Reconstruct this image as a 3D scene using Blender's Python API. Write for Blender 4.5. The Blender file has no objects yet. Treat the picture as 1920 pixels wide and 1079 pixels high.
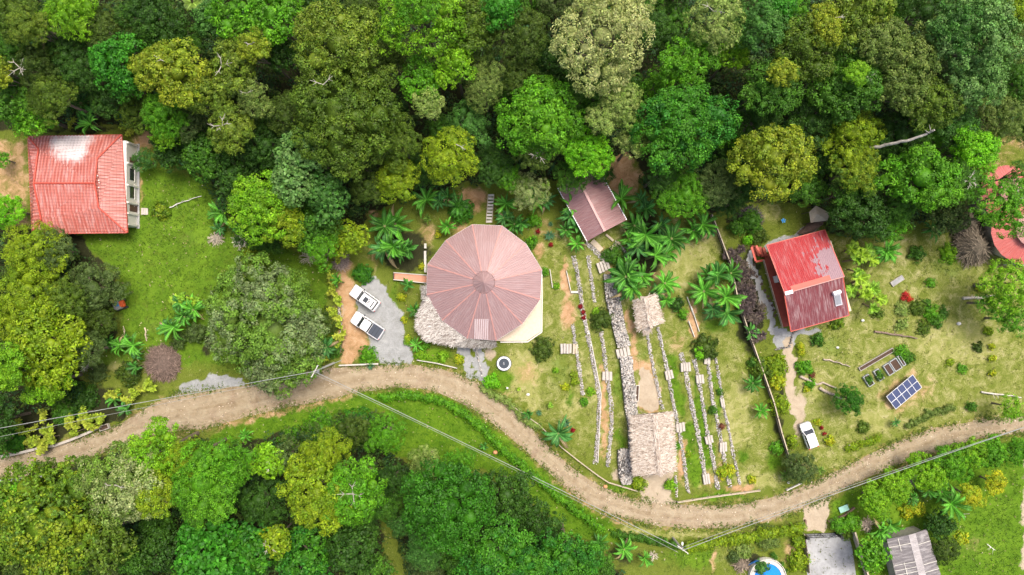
import bpy, math, random
import numpy as np
from mathutils import Vector

C = bpy.context.scene
# ---------------------------------------------------------------- camera, sky, sun, exposure
F, CX, CY, CAMZ = 1300.0, 960.0, 539.5, 100.0
cam = bpy.data.cameras.new('camera'); co = bpy.data.objects.new('camera', cam)
C.collection.objects.link(co); co.location = (0, 0, CAMZ); C.camera = co
cam.sensor_width = 36; cam.lens = 36*F/1920; cam.clip_start = 0.5; cam.clip_end = 2000
SUN = Vector((0.24, 0.34, 1.0)).normalized()
w = bpy.data.worlds.new('World'); C.world = w; w.use_nodes = True
nt = w.node_tree; sk = nt.nodes.new('ShaderNodeTexSky'); sk.sky_type = 'NISHITA'; sk.sun_disc = False
sk.sun_elevation = math.asin(SUN.z); sk.sun_rotation = math.atan2(SUN.x, SUN.y); sk.dust_density = 6.0; sk.air_density = .8; sk.ozone_density = .3
bgn = nt.nodes['Background']; bgn.inputs[1].default_value = 0.15
nt.links.new(sk.outputs[0], bgn.inputs[0])
sl = bpy.data.lights.new('sun', 'SUN'); sl.energy = 1.7; sl.angle = math.radians(20); sl.color = (1, .965, .90)
so = bpy.data.objects.new('sun', sl); C.collection.objects.link(so); so.location = (20, 30, 90)
so.rotation_euler = SUN.to_track_quat('Z', 'Y').to_euler()
C.view_settings.view_transform = 'Standard'; C.view_settings.look = 'None'; C.view_settings.gamma = 1
C.view_settings.exposure = 0.70
C.render.engine = 'CYCLES'
C.cycles.max_bounces = 5; C.cycles.diffuse_bounces = 3; C.cycles.transmission_bounces = 4; C.cycles.transparent_max_bounces = 4

# ---------------------------------------------------------------- helpers
def W(px, py, z=0.0):
    s = (CAMZ-z)/F
    return ((px-CX)*s, (CY-py)*s, z)
def M(px, z=0.0): return px*(CAMZ-z)/F        # a length seen as px at height z, in metres
ORG = {}
def origin(o):
    return ORG.get(o.name, Vector((0, 0, 0)))
def tag(o, label=None, cat=None, group=None, kind=None):
    if label: o['label'] = label
    if cat: o['category'] = cat
    if group: o['group'] = group
    if kind: o['kind'] = kind
    return o
def empty(name, loc, label, cat, group=None, rz=0):
    o = bpy.data.objects.new(name, None); C.collection.objects.link(o); o.location = loc
    o.rotation_euler = (0, 0, rz); o.empty_display_size = .3
    ORG[o.name] = Vector(loc); return tag(o, label, cat, group)
def link(name, me, parent=None, org=None):
    o = bpy.data.objects.new(name, me); C.collection.objects.link(o)
    if parent is not None: o.parent = parent
    return o
def leafmesh(name, V4, COL, mats=None, extra=None):
    """V4: n,4,3 quads; COL: n,3. extra: (verts, faces, col) appended"""
    n = len(V4); v = V4.reshape(-1, 3); nv = n*4
    ev = np.zeros((0, 3)); el = np.zeros(0, int); ecs = np.zeros((0, 3)); et = np.zeros(0, int)
    if extra is not None:
        ev = np.asarray(extra[0], float); fa = np.asarray(extra[1], int); el = fa.reshape(-1)+nv
        et = np.full(len(fa), fa.shape[1]); ecs = np.asarray(extra[2], float)
    v = np.concatenate([v, ev]); c = np.concatenate([np.repeat(COL, 4, axis=0), ecs])
    loops = np.concatenate([np.arange(nv), el]); tot = np.concatenate([np.full(n, 4), et])
    st = np.concatenate([[0], np.cumsum(tot)[:-1]])
    me = bpy.data.meshes.new(name)
    me.vertices.add(len(v)); me.vertices.foreach_set('co', v.astype(np.float32).ravel())
    me.loops.add(len(loops)); me.loops.foreach_set('vertex_index', loops.astype(np.int32))
    me.polygons.add(len(tot)); me.polygons.foreach_set('loop_start', st.astype(np.int32))
    try: me.polygons.foreach_set('loop_total', tot.astype(np.int32))
    except Exception: pass
    at = me.color_attributes.new('Col', 'FLOAT_COLOR', 'POINT')
    at.data.foreach_set('color', np.concatenate([c, np.ones((len(c), 1))], 1).astype(np.float32).ravel())
    me.update(calc_edges=True)
    for m in (mats or [MAT['leaf']]): me.materials.append(m)
    return me

class MB:
    def __init__(s): s.v = []; s.f = []; s.uv = []; s.c = []; s.col = (1, 1, 1); s.hasuv = False; s.m = []; s.mi = 0
    def add(s, vs, fs, uvs=None):
        b = len(s.v); s.v += [tuple(p) for p in vs]; s.c += [s.col]*len(vs)
        for i, f in enumerate(fs):
            s.f.append([b+k for k in f]); s.m.append(s.mi)
            if uvs: s.uv += [uvs[k] for k in f]; s.hasuv = True
            else: s.uv += [(0, 0)]*len(f)
        return s
    def box(s, c, d, rz=0.0, top=1.0, tilt=None):
        x, y, z = [k/2 for k in d]; ca, sa = math.cos(rz), math.sin(rz); P = []
        for k in (-1, 1):
            t = top if k > 0 else 1
            for a, b in ((-1, -1), (1, -1), (1, 1), (-1, 1)):
                u, v = a*x*t, b*y*t; P.append((c[0]+u*ca-v*sa, c[1]+u*sa+v*ca, c[2]+k*z))
        return s.add(P, [(3, 2, 1, 0), (4, 5, 6, 7), (0, 1, 5, 4), (1, 2, 6, 5), (2, 3, 7, 6), (3, 0, 4, 7)])
    def bar(s, p, q, wd, h=None, up=(0, 0, 1)):
        p, q = Vector(p), Vector(q); d = (q-p).normalized(); u = Vector(up)
        if abs(d.dot(u)) > .95: u = Vector((1, 0, 0))
        r = d.cross(u).normalized()*wd/2; t = r.cross(d).normalized()*(h or wd)/2
        P = [o+a*r+b*t for o in (p, q) for a, b in ((-1, -1), (1, -1), (1, 1), (-1, 1))]
        return s.add(P, [(0, 1, 2, 3), (7, 6, 5, 4), (4, 5, 1, 0), (5, 6, 2, 1), (6, 7, 3, 2), (7, 4, 0, 3)])
    def tube(s, pts, rad, n=8, cap=True):
        pts = [Vector(p) for p in pts]; R = rad if isinstance(rad, (list, tuple)) else [rad]*len(pts); P = []; Fc = []
        for i, p in enumerate(pts):
            d = (pts[min(i+1, len(pts)-1)]-pts[max(i-1, 0)]).normalized()
            u = Vector((0, 0, 1)) if abs(d.z) < .9 else Vector((1, 0, 0))
            a = d.cross(u).normalized(); b = a.cross(d)
            P += [p+(a*math.cos(2*math.pi*k/n)+b*math.sin(2*math.pi*k/n))*R[i] for k in range(n)]
        for i in range(len(pts)-1):
            for k in range(n): Fc.append((i*n+k, i*n+(k+1) % n, (i+1)*n+(k+1) % n, (i+1)*n+k))
        if cap: Fc.append(tuple(range(n))[::-1]); Fc.append(tuple((len(pts)-1)*n+k for k in range(n)))
        return s.add(P, Fc)
    def prism(s, poly, z0, z1):
        n = len(poly); P = [(p[0], p[1], z0) for p in poly]+[(p[0], p[1], z1) for p in poly]
        return s.add(P, [tuple(range(n))[::-1], tuple(range(n, 2*n))]+[(k, (k+1) % n, n+(k+1) % n, n+k) for k in range(n)])
    def loft(s, rings, cap=True):
        n = len(rings[0]); P = [p for r in rings for p in r]
        Fc = [(i*n+k, i*n+(k+1) % n, (i+1)*n+(k+1) % n, (i+1)*n+k) for i in range(len(rings)-1) for k in range(n)]
        if cap: Fc += [tuple(range(n))[::-1], tuple((len(rings)-1)*n+k for k in range(n))]
        return s.add(P, Fc)
    def build(s, name, mat, parent=None, local=False, smooth=False, bevel=0):
        vs = s.v
        if local: off = Vector((0, 0, 0))
        elif parent is not None: off = origin(parent)
        else:
            xs = [p[0] for p in vs]; ys = [p[1] for p in vs]; off = Vector(((min(xs)+max(xs))/2, (min(ys)+max(ys))/2, min(p[2] for p in vs)))
        me = bpy.data.meshes.new(name); me.from_pydata([(p[0]-off.x, p[1]-off.y, p[2]-off.z) for p in vs], [], s.f)
        for m in (mat if isinstance(mat, (list, tuple)) else [mat]): me.materials.append(MAT[m] if isinstance(m, str) else m)
        me.polygons.foreach_set('material_index', s.m)
        at = me.color_attributes.new('Col', 'FLOAT_COLOR', 'POINT')
        at.data.foreach_set('color', [k for c in s.c for k in (*c, 1)])
        if s.hasuv:
            u = me.uv_layers.new(name='UVMap'); u.data.foreach_set('uv', [k for p in s.uv for k in p])
        if smooth: me.polygons.foreach_set('use_smooth', [True]*len(me.polygons))
        me.update(); o = link(name, me, parent)
        if parent is None:
            o.location = off; ORG[o.name] = off
        else: ORG[o.name] = Vector(off)
        if bevel:
            b = o.modifiers.new('bevel', 'BEVEL'); b.width = bevel; b.segments = 2; b.limit_method = 'ANGLE'
        return o

# ---------------------------------------------------------------- materials
MAT = {}
def nodes(name):
    m = bpy.data.materials.new(name); m.use_nodes = True; t = m.node_tree
    return m, t, t.nodes['Principled BSDF']
def N(t, typ, **k):
    n = t.nodes.new(typ)
    for a, b in k.items(): setattr(n, a, b)
    return n
def noise(t, scale, detail=4, vec=None, rough=.6, dist=0):
    n = N(t, 'ShaderNodeTexNoise'); n.inputs['Scale'].default_value = scale; n.inputs['Detail'].default_value = detail
    n.inputs['Roughness'].default_value = rough; n.inputs['Distortion'].default_value = dist
    if vec is not None: t.links.new(vec, n.inputs['Vector'])
    return n.outputs['Fac']
def ramp(t, fac, stops):
    r = N(t, 'ShaderNodeValToRGB'); e = r.color_ramp.elements
    while len(e) < len(stops): e.new(.5)
    for k, (p, c) in enumerate(stops): e[k].position = p; e[k].color = (*c, 1) if len(c) == 3 else c
    t.links.new(fac, r.inputs[0]); return r.outputs[0]
def mix(t, fac, a, b, mode='MIX'):
    m = N(t, 'ShaderNodeMix', data_type='RGBA', blend_type=mode)
    for s, v in ((0, fac), (6, a), (7, b)):
        if isinstance(v, (int, float)): m.inputs[s].default_value = v
        elif isinstance(v, tuple): m.inputs[s].default_value = (*v, 1)
        else: t.links.new(v, m.inputs[s])
    return m.outputs[2]
def mth(t, op, a, b=None, c=None, clamp=False):
    m = N(t, 'ShaderNodeMath', operation=op, use_clamp=clamp)
    for i, v in enumerate((a, b, c)):
        if v is None: continue
        if isinstance(v, (int, float)): m.inputs[i].default_value = v
        else: t.links.new(v, m.inputs[i])
    return m.outputs[0]
def sstep(t, x, a, b):
    m = N(t, 'ShaderNodeMapRange', interpolation_type='SMOOTHSTEP'); t.links.new(x, m.inputs[0])
    m.inputs[1].default_value = a; m.inputs[2].default_value = b; return m.outputs[0]
def bump(t, p, h, dist, strength=1):
    b = N(t, 'ShaderNodeBump'); b.inputs['Distance'].default_value = dist; b.inputs['Strength'].default_value = strength
    t.links.new(h, b.inputs['Height']); t.links.new(b.outputs[0], p.inputs['Normal'])
def coords(t): return N(t, 'ShaderNodeTexCoord').outputs['Object']
def pm(name, col, rough=.7, var=.25, scale=1.5, metal=0, spec=.4, bmp=0, bscale=8, fine=6):
    m, t, p = nodes(name); v = coords(t)
    a = noise(t, scale, 5, v); b = noise(t, scale*fine, 3, v)
    f = mth(t, 'ADD', mth(t, 'MULTIPLY', a, .6), mth(t, 'MULTIPLY', b, .4))
    lo = tuple(c*(1-var) for c in col); hi = tuple(min(1, c*(1+var)) for c in col)
    t.links.new(ramp(t, f, [(.3, lo), (.7, hi)]), p.inputs['Base Color'])
    p.inputs['Roughness'].default_value = rough; p.inputs['Metallic'].default_value = metal
    p.inputs['Specular IOR Level'].default_value = spec
    if bmp: bump(t, p, noise(t, bscale, 4, v), bmp)
    MAT[name] = m; return m
def attr(t, name='Col'): return N(t, 'ShaderNodeAttribute', attribute_name=name).outputs['Color']
def colmat(name, rough=.7, spec=.3, trans=0, var=.15, scale=3):
    m, t, p = nodes(name); v = coords(t)
    c = mix(t, 1.0, attr(t), ramp(t, noise(t, scale, 3, v), [(.3, (1-var,)*3), (.7, (1+var,)*3)]), 'MULTIPLY')
    t.links.new(c, p.inputs['Base Color']); p.inputs['Roughness'].default_value = rough; p.inputs['Specular IOR Level'].default_value = spec
    if trans:
        tr = N(t, 'ShaderNodeBsdfTranslucent'); t.links.new(mix(t, 1.0, c, (1.25, 1.35, .7), 'MULTIPLY'), tr.inputs[0])
        ms = N(t, 'ShaderNodeMixShader'); ms.inputs[0].default_value = trans
        t.links.new(p.outputs[0], ms.inputs[1]); t.links.new(tr.outputs[0], ms.inputs[2])
        t.links.new(ms.outputs[0], t.nodes['Material Output'].inputs[0])
    MAT[name] = m; return m
colmat('leaf', .55, .28, .28); colmat('straw', .85, .15, 0, .12); colmat('stone', .85, .25, 0, .2, 6)
colmat('bark', .85, .2, 0, .3, 3)
pm('whitewall', (.72, .69, .62), .7, .08); pm('cream', (.62, .53, .38), .7, .1); pm('darkglass', (.03, .035, .04), .12, .2, spec=.8)
pm('browndoor', (.10, .05, .035), .5, .2); pm('wood_white', (.55, .52, .46), .7, .25, 2, bmp=.01)
pm('wood_grey', (.36, .33, .29), .8, .3, 2, bmp=.01); pm('wood_dark', (.09, .06, .045), .8, .3, 2)
pm('wood_tan', (.48, .40, .29), .8, .25, 2, bmp=.01); pm('red_wood', (.33, .06, .035), .6, .3, 2); pm('red_paint', (.62, .07, .035), .5, .2, 2)
pm('brick_path', (.58, .27, .17), .8, .2, 3); pm('white_metal', (.78, .78, .77), .35, .06, metal=.1, spec=.5)
pm('car_white', (.82, .82, .81), .22, .03, spec=.6); pm('car_dark', (.045, .055, .075), .4, .1); pm('black_rubber', (.025, .025, .027), .7, .2)
pm('grey_metal', (.38, .39, .40), .4, .15, metal=.6); pm('grey_plastic', (.32, .32, .31), .5, .1); pm('pool_deck', (.55, .50, .44), .7, .15); pm('orange_paint', (.75, .13, .04), .4, .15)
pm('concrete', (.33, .33, .325), .85, .4, .3, bmp=.006); pm('terrace_tile', (.66, .54, .40), .7, .18, 3, fine=5)
pm('slab', (.46, .415, .36), .85, .2, 2, bmp=.01, bscale=12); pm('floor_red', (.33, .12, .08), .6, .2, 2)
pm('galv', (.62, .61, .62), .4, .1, metal=.3); pm('black_metal', (.02, .02, .022), .5, .1); pm('light_red', (.7, .02, .01), .3, .05)
pm('blue_plastic', (.03, .16, .50), .35, .15); pm('pale_green_panel', (.30, .55, .45), .5, .08); pm('planter_grey', (.40, .42, .42), .7, .15, 3)
pm('soil', (.075, .045, .03), .95, .35, 4, bmp=.03); pm('canvas', (.045, .055, .07), .7, .1); pm('pipe_white', (.7, .68, .62), .5, .1)
pm('pole_grey', (.45, .43, .40), .8, .15, 2); pm('wire', (.30, .31, .29), .5, .1); pm('heater_white', (.85, .86, .86), .3, .04)
pm('blue_paint', (.03, .32, .75), .4, .1); pm('rock_brown', (.22, .14, .10), .9, .3, 2, bmp=.05)
m, t, p = nodes('pool_water'); p.inputs['Base Color'].default_value = (.01, .22, .75, 1); p.inputs['Roughness'].default_value = .06; bump(t, p, noise(t, 6, 2, coords(t)), .03); MAT['pool_water'] = m
def uvxy(t):
    s = N(t, 'ShaderNodeSeparateXYZ'); t.links.new(N(t, 'ShaderNodeUVMap').outputs[0], s.inputs[0]); return s.outputs[0], s.outputs[1]
def roofmat(name, base, alt, worn, wl, wh, rough=.45, tile=0, metal=0, wscale=.35, streak=1, fade=.18, rib=0, rib_lit=None, pan_shade=0, zone=None, rs=1):
    """painted sheet or tile roof: colour drift, wear showing in streaks down the slope, courses"""
    m, t, p = nodes(name); v = coords(t); u, vv = uvxy(t)
    c = mix(t, noise(t, .5, 4, v), base, alt)
    cb = N(t, 'ShaderNodeCombineXYZ'); t.links.new(mth(t, 'MULTIPLY', u, 3.2), cb.inputs[0]); t.links.new(mth(t, 'MULTIPLY', vv, .45), cb.inputs[1])
    st = noise(t, 1.0, 4, cb.outputs[0]); c = mix(t, mth(t, 'MULTIPLY', sstep(t, st, .42, .75), fade), c, (.75, .70, .68))
    big = noise(t, wscale, 4, v); wr = mth(t, 'ADD', mth(t, 'MULTIPLY', big, .75), mth(t, 'MULTIPLY', st, .25*streak))
    if zone:
        vs_ = N(t, 'ShaderNodeVectorMath', operation='DISTANCE'); fl_ = N(t, 'ShaderNodeVectorMath', operation='MULTIPLY'); t.links.new(v, fl_.inputs[0]); fl_.inputs[1].default_value = (1, 1, 0); t.links.new(fl_.outputs[0], vs_.inputs[0]); vs_.inputs[1].default_value = (zone[0], zone[1], 0)
        wr = mth(t, 'ADD', wr, mth(t, 'MULTIPLY', mth(t, 'SUBTRACT', 1, mth(t, 'DIVIDE', vs_.outputs['Value'], zone[2])), zone[3]))
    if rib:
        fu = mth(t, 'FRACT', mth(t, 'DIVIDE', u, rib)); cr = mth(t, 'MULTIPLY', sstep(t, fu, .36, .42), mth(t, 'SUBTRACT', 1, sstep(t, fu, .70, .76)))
        c = mix(t, mth(t, 'MULTIPLY', cr, mth(t, 'ADD', .25*rs, mth(t, 'MULTIPLY', noise(t, 1.2, 3, v), .55*rs))), c, rib_lit)  # paler rib crests: light catching the ribs, put into the colour
        if pan_shade: c = mix(t, mth(t, 'MULTIPLY', mth(t, 'SUBTRACT', 1, sstep(t, fu, .24, .34)), mth(t, 'MULTIPLY', noise(t, 1.7, 4, v), pan_shade)), c, tuple(k*.4 for k in base))  # darker tile pans: shade between ribs painted in, broken up like grime
    c = mix(t, sstep(t, wr, wl, wh), c, worn)
    if tile:
        fr = mth(t, 'FRACT', mth(t, 'MULTIPLY', vv, 1/tile)); ln = sstep(t, fr, .80, .97)
        n2 = noise(t, 2.2, 3, v); c = mix(t, mth(t, 'MULTIPLY', ln, mth(t, 'MULTIPLY', n2, 1.1)), c, tuple(k*.35 for k in base)); bump(t, p, fr, .05)
    sp = sstep(t, noise(t, 9, 3, v), .60, .72); c = mix(t, mth(t, 'MULTIPLY', sp, .35), c, tuple(k*.5 for k in base))
    t.links.new(c, p.inputs['Base Color']); p.inputs['Roughness'].default_value = rough; p.inputs['Metallic'].default_value = metal
    p.inputs['Specular IOR Level'].default_value = .5; MAT[name] = m
roofmat('mauve_roof', (.30, .185, .18), (.345, .22, .21), (.50, .38, .37), .62, .78, .36, metal=.15, rib=.31, rib_lit=(.46, .31, .30), rs=.6, fade=.12)
roofmat('mauve_shed', (.25, .125, .12), (.31, .165, .16), (.52, .40, .38), .60, .75, .33, metal=.2, rib=.34, rib_lit=(.36, .23, .22), rs=.5, fade=.1)
roofmat('tile_roof', (.40, .085, .06), (.46, .14, .11), (.70, .62, .60), .58, .78, .5, tile=.42, wscale=.16, fade=.35, rib=.46, rib_lit=(.60, .25, .19), pan_shade=.75, rs=.7, zone=(1.2, 4.6, 4.4, .30))
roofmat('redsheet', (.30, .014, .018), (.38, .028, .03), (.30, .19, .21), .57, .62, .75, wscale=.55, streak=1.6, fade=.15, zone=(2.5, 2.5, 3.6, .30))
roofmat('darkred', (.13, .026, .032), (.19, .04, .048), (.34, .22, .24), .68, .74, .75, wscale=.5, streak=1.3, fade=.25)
roofmat('greyroof', (.11, .10, .10), (.20, .18, .18), (.30, .28, .27), .55, .65, .7, wscale=.4, fade=.3)
roofmat('pinkroof', (.50, .10, .085), (.55, .14, .12), (.45, .10, .08), .6, .7, .5, fade=.1)
pm('ridge_pink', (.46, .235, .205), .5, .12); pm('ridge_red', (.48, .09, .06), .5, .15); pm('ridge_orange', (.52, .075, .045), .5, .2)
roofmat('pale_sheet', (.34, .23, .22), (.40, .28, .27), (.5, .4, .4), .6, .75, .35, rib=.29, rib_lit=(.70, .62, .63), rs=1.2)
roofmat('grey_ridge', (.30, .27, .26), (.36, .33, .32), (.44, .41, .40), .5, .65, .6, fade=.3)
# ---------------------------------------------------------------- the ground as one sheet, with what grows or lies where
def seg_d(X, Y, pts):
    d = np.full(X.shape, 1e9)
    for (x0, y0), (x1, y1) in zip(pts[:-1], pts[1:]):
        dx, dy = x1-x0, y1-y0; t = np.clip(((X-x0)*dx+(Y-y0)*dy)/(dx*dx+dy*dy+1e-9), 0, 1)
        d = np.minimum(d, np.hypot(X-x0-t*dx, Y-y0-t*dy))
    return d
def inside(X, Y, pts):
    r = np.zeros(X.shape, bool); n = len(pts)
    for i in range(n):
        x0, y0 = pts[i]; x1, y1 = pts[(i+1) % n]
        if y0 == y1: continue
        r ^= ((y0 > Y) != (y1 > Y)) & (X < (x1-x0)*(Y-y0)/(y1-y0)+x0)
    return r
def polym(X, Y, pts, f):
    d = seg_d(X, Y, list(pts)+[pts[0]]); sd = np.where(inside(X, Y, pts), d, -d)
    return np.clip(sd/f*.5+.5, 0, 1)
def linem(X, Y, pts, wd, f): return np.clip((wd-seg_d(X, Y, pts))/f*.5+.5, 0, 1)
def ell(X, Y, cx, cy, rx, ry):
    return np.clip(1.5-np.hypot((X-cx)/rx, (Y-cy)/ry), 0, 1)

ROAD_UP = [(-400, 900), (-150, 872), (0, 853), (67, 843), (133, 826), (200, 806), (235, 790), (275, 765), (330, 738), (400, 730), (480, 718), (547, 704), (590, 694), (640, 689), (720, 684), (777, 684), (813, 690), (857, 700), (905, 722), (960, 766), (1027, 836), (1093, 893), (1160, 927), (1205, 941), (1290, 947), (1360, 948), (1440, 937), (1500, 915), (1550, 893), (1640, 848), (1690, 826), (1740, 806), (1840, 786), (1920, 780), (2100, 778), (2300, 780)]
ROAD_DN = [(-400, 950), (-150, 915), (0, 897), (60, 893), (105, 878), (155, 865), (210, 842), (300, 812), (380, 806), (425, 793), (480, 776), (547, 763), (626, 746), (680, 733), (763, 726), (813, 733), (856, 751), (900, 777), (958, 821), (1010, 868), (1060, 917), (1110, 951), (1160, 972), (1226, 986), (1290, 992), (1360, 990), (1440, 977), (1500, 957), (1550, 934), (1640, 890), (1700, 865), (1760, 845), (1840, 821), (1920, 812), (2100, 806), (2300, 806)]
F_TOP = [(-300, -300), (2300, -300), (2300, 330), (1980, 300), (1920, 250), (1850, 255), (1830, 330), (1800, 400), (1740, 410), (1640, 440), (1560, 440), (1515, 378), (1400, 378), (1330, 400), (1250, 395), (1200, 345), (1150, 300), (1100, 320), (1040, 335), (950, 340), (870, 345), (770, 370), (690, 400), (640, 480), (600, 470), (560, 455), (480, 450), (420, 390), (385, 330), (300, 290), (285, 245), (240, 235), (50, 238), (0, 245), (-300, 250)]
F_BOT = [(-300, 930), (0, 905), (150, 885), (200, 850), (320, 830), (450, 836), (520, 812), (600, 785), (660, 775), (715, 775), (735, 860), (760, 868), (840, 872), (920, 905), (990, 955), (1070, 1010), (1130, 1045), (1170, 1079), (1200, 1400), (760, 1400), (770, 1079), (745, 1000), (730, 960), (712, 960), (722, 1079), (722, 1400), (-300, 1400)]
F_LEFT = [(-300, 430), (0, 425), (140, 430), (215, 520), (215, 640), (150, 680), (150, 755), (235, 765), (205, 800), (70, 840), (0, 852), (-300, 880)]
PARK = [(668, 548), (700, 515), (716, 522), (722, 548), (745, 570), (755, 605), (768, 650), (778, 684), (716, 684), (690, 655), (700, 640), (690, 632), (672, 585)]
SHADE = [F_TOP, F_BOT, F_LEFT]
def masks(X, Y):
    Z = np.zeros(X.shape); mx = np.maximum
    X, Y = (X+3.2*np.sin(.11*X+.07*Y)+2.4*np.sin(.23*Y+1+.05*X)+1.6*np.sin(.47*X-.3*Y)+1.1*np.sin(.9*Y+.5*X),
            Y+3.0*np.sin(.09*Y-.08*X+2)+2.2*np.sin(.21*X+.4)+1.6*np.sin(.5*Y+.33*X)+1.1*np.sin(.85*X-.6*Y))
    dry = .35*np.ones(X.shape)
    dry = mx(dry, .58*polym(X, Y, [(1480, 420), (1600, 440), (1700, 440), (1800, 430), (2300, 430), (2300, 800), (1900, 790), (1700, 820), (1560, 890), (1500, 900), (1485, 760), (1490, 640)], 14))
    dry = mx(dry, .55*polym(X, Y, [(930, 640), (1040, 400), (1330, 400), (1380, 580), (1480, 880), (1300, 930), (1150, 900), (1000, 790)], 20))
    for b in [(1285, 490, 55, 40, 1), (1260, 530, 50, 30, .8), (1330, 450, 30, 40, .8), (1375, 790, 40, 55, 1), (1390, 740, 30, 30, .9), (975, 700, 42, 48, 1.1), (1000, 750, 20, 30, .9), (1120, 720, 30, 60, .7), (1420, 900, 50, 20, .9), (230, 680, 36, 26, .9), (360, 450, 36, 20, .7),
              (270, 490, 30, 12, .6), (350, 480, 28, 14, .6), (285, 610, 26, 16, .75), (830, 820, 60, 24, .5), (1800, 640, 120, 60, .85), (1640, 790, 60, 30, .85), (1830, 1030, 70, 36, 1), (1870, 900, 50, 24, .7), (1700, 985, 60, 12, .7), (1600, 960, 24, 20, .6), (1800, 1010, 25, 25, 1), (1880, 960, 20, 80, .8), (1530, 720, 40, 40, .8), (1700, 470, 40, 40, .7), (1350, 1040, 25, 30, .6), (735, 870, 22, 22, .6), (1440, 400, 40, 20, .7), (1070, 760, 30, 30, .8)]:
        dry = mx(dry, b[4]*ell(X, Y, *b[:4]))
    for p, wd in [([(1240, 972), (1120, 940), (1020, 850)], 0)]: pass
    dry = mx(dry, .9*polym(X, Y, [(1130, 985), (1300, 998), (1500, 985), (1500, 995), (1300, 1012), (1160, 1003)], 8))
    lush = Z.copy()
    lush = mx(lush, polym(X, Y, [(400, 815), (430, 796), (626, 748), (680, 736), (763, 729), (813, 736), (856, 755), (900, 782), (958, 826), (1010, 873), (1060, 925), (1110, 958), (1160, 985), (1180, 1030), (1060, 1000), (960, 910), (850, 860), (735, 860), (728, 775), (650, 775), (600, 790), (520, 815), (440, 842), (390, 835)], 6))
    lush = mx(lush, .7*polym(X, Y, [(130, 440), (270, 300), (390, 330), (440, 430), (620, 490), (620, 680), (560, 690), (380, 690), (150, 690), (220, 640), (215, 520)], 12))
    lush = mx(lush, .78*polym(X, Y, [(1555, 935), (1700, 870), (1850, 830), (2300, 815), (2300, 1400), (1620, 1400), (1600, 1000), (1555, 980)], 8))
    for q in [[(1245, 655), (1268, 665), (1288, 760), (1290, 800), (1262, 770)], [(1300, 730), (1318, 740), (1345, 860), (1318, 900), (1300, 790)], [(1270, 800), (1300, 790), (1320, 880), (1318, 915), (1290, 915)], [(1330, 690), (1344, 700), (1362, 790), (1346, 790)], [(1292, 700), (1306, 700), (1318, 780), (1308, 780)], [(1430, 850), (1470, 850), (1480, 875), (1440, 890)],
              [(1380, 840), (1410, 838), (1400, 875), (1378, 870)], [(1000, 935), (1030, 940), (1050, 880), (1020, 870)], [(1285, 560), (1302, 560), (1310, 600), (1296, 600)], [(1062, 722), (1080, 740), (1078, 765), (1060, 755)], [(1150, 800), (1168, 800), (1176, 850), (1158, 850)]]:
        lush = mx(lush, .85*polym(X, Y, q, 9))
    for b in [(1050, 690, 30, 50, .5), (1160, 720, 12, 60, .6), (1340, 610, 30, 20, .7), (1350, 930, 60, 8, .8), (1150, 915, 40, 8, .9), (940, 710, 22, 26, .9), (820, 668, 40, 14, .9), (690, 665, 20, 22, .9), (740, 560, 14, 60, .6), (1340, 770, 12, 60, .5), (1440, 700, 20, 60, .4), (1560, 650, 30, 30, .5), (1780, 500, 50, 30, .5), (1830, 400, 40, 40, .3), (1300, 1045, 70, 30, .7), (1520, 990, 8, 6, .8), (1330, 960, 0.1, 0.1, 0), (60, 900, 60, 8, 1), (15, 898, 20, 6, 1), (430, 690, 120, 14, .5), (1210, 680, 12, 40, .5)]:
        lush = mx(lush, b[4]*ell(X, Y, *b[:4]))
    dirt = Z.copy()
    dirt = mx(dirt, .95*polym(X, Y, [(632, 510), (655, 500), (668, 548), (672, 585), (692, 632), (702, 645), (680, 672), (660, 688), (634, 680)], 7))
    dirt = mx(dirt, .75*polym(X, Y, [(0, 262), (52, 262), (54, 420), (20, 440), (-60, 430), (-60, 262)], 10))
    for b in [(648, 500, 16, 20, .8), (270, 262, 20, 16, .9), (28, 340, 30, 60, .75), (20, 400, 24, 20, .5), (262, 340, 6, 80, .7), (890, 375, 28, 24, 1), (860, 440, 20, 40, .7), (800, 440, 24, 24, .6), (1165, 330, 40, 36, 1), (1170, 300, 26, 24, .9), (1060, 520, 8, 44, 1), (1066, 585, 16, 30, 1), (1010, 470, 14, 20, .8), (1020, 430, 30, 20, .5), (985, 700, 30, 26, .6), (1130, 760, 5, 110, .9), (1150, 560, 6, 30, .5), (1215, 710, 16, 40, .85), (1278, 860, 9, 46, 1), (1300, 600, 9, 44, .95), (1270, 640, 16, 26, .5), (1330, 900, 20, 20, .6), (1385, 915, 30, 10, .9), (1230, 515, 16, 12, .7), (1210, 880, 14, 20, .7),
              (1710, 735, 52, 42, .45), (905, 805, 6, 4, .9), (1100, 940, 18, 6, .7), (700, 405, 14, 22, .7), (700, 480, 10, 26, .6), (1850, 300, 70, 40, .45), (1900, 265, 40, 20, .6), (340, 300, 10, 8, .4), (560, 770, 90, 6, .6), (1440, 250, .1, .1, 0), (215, 815, 16, 8, .5), (1340, 1045, 8, 26, .7), (1480, 1040, 12, 30, .6), (1820, 1020, 28, 20, .4), (945, 735, 12, 6, .5), (1350, 860, 10, 60, .5)]:
        dirt = mx(dirt, b[4]*ell(X, Y, *b[:4]))
    dirt = mx(dirt, .9*linem(X, Y, [(1176, 585), (1188, 640), (1192, 690)], 8, 5)); dirt = mx(dirt, .9*linem(X, Y, [(1135, 700), (1137, 860)], 4, 4))
    dirt = mx(dirt, .8*linem(X, Y, [(1130, 470), (1145, 520)], 10, 6))
    dirt = mx(dirt, .85*polym(X, Y, [(1195, 672), (1222, 676), (1238, 740), (1242, 780), (1196, 772)], 5))
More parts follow.
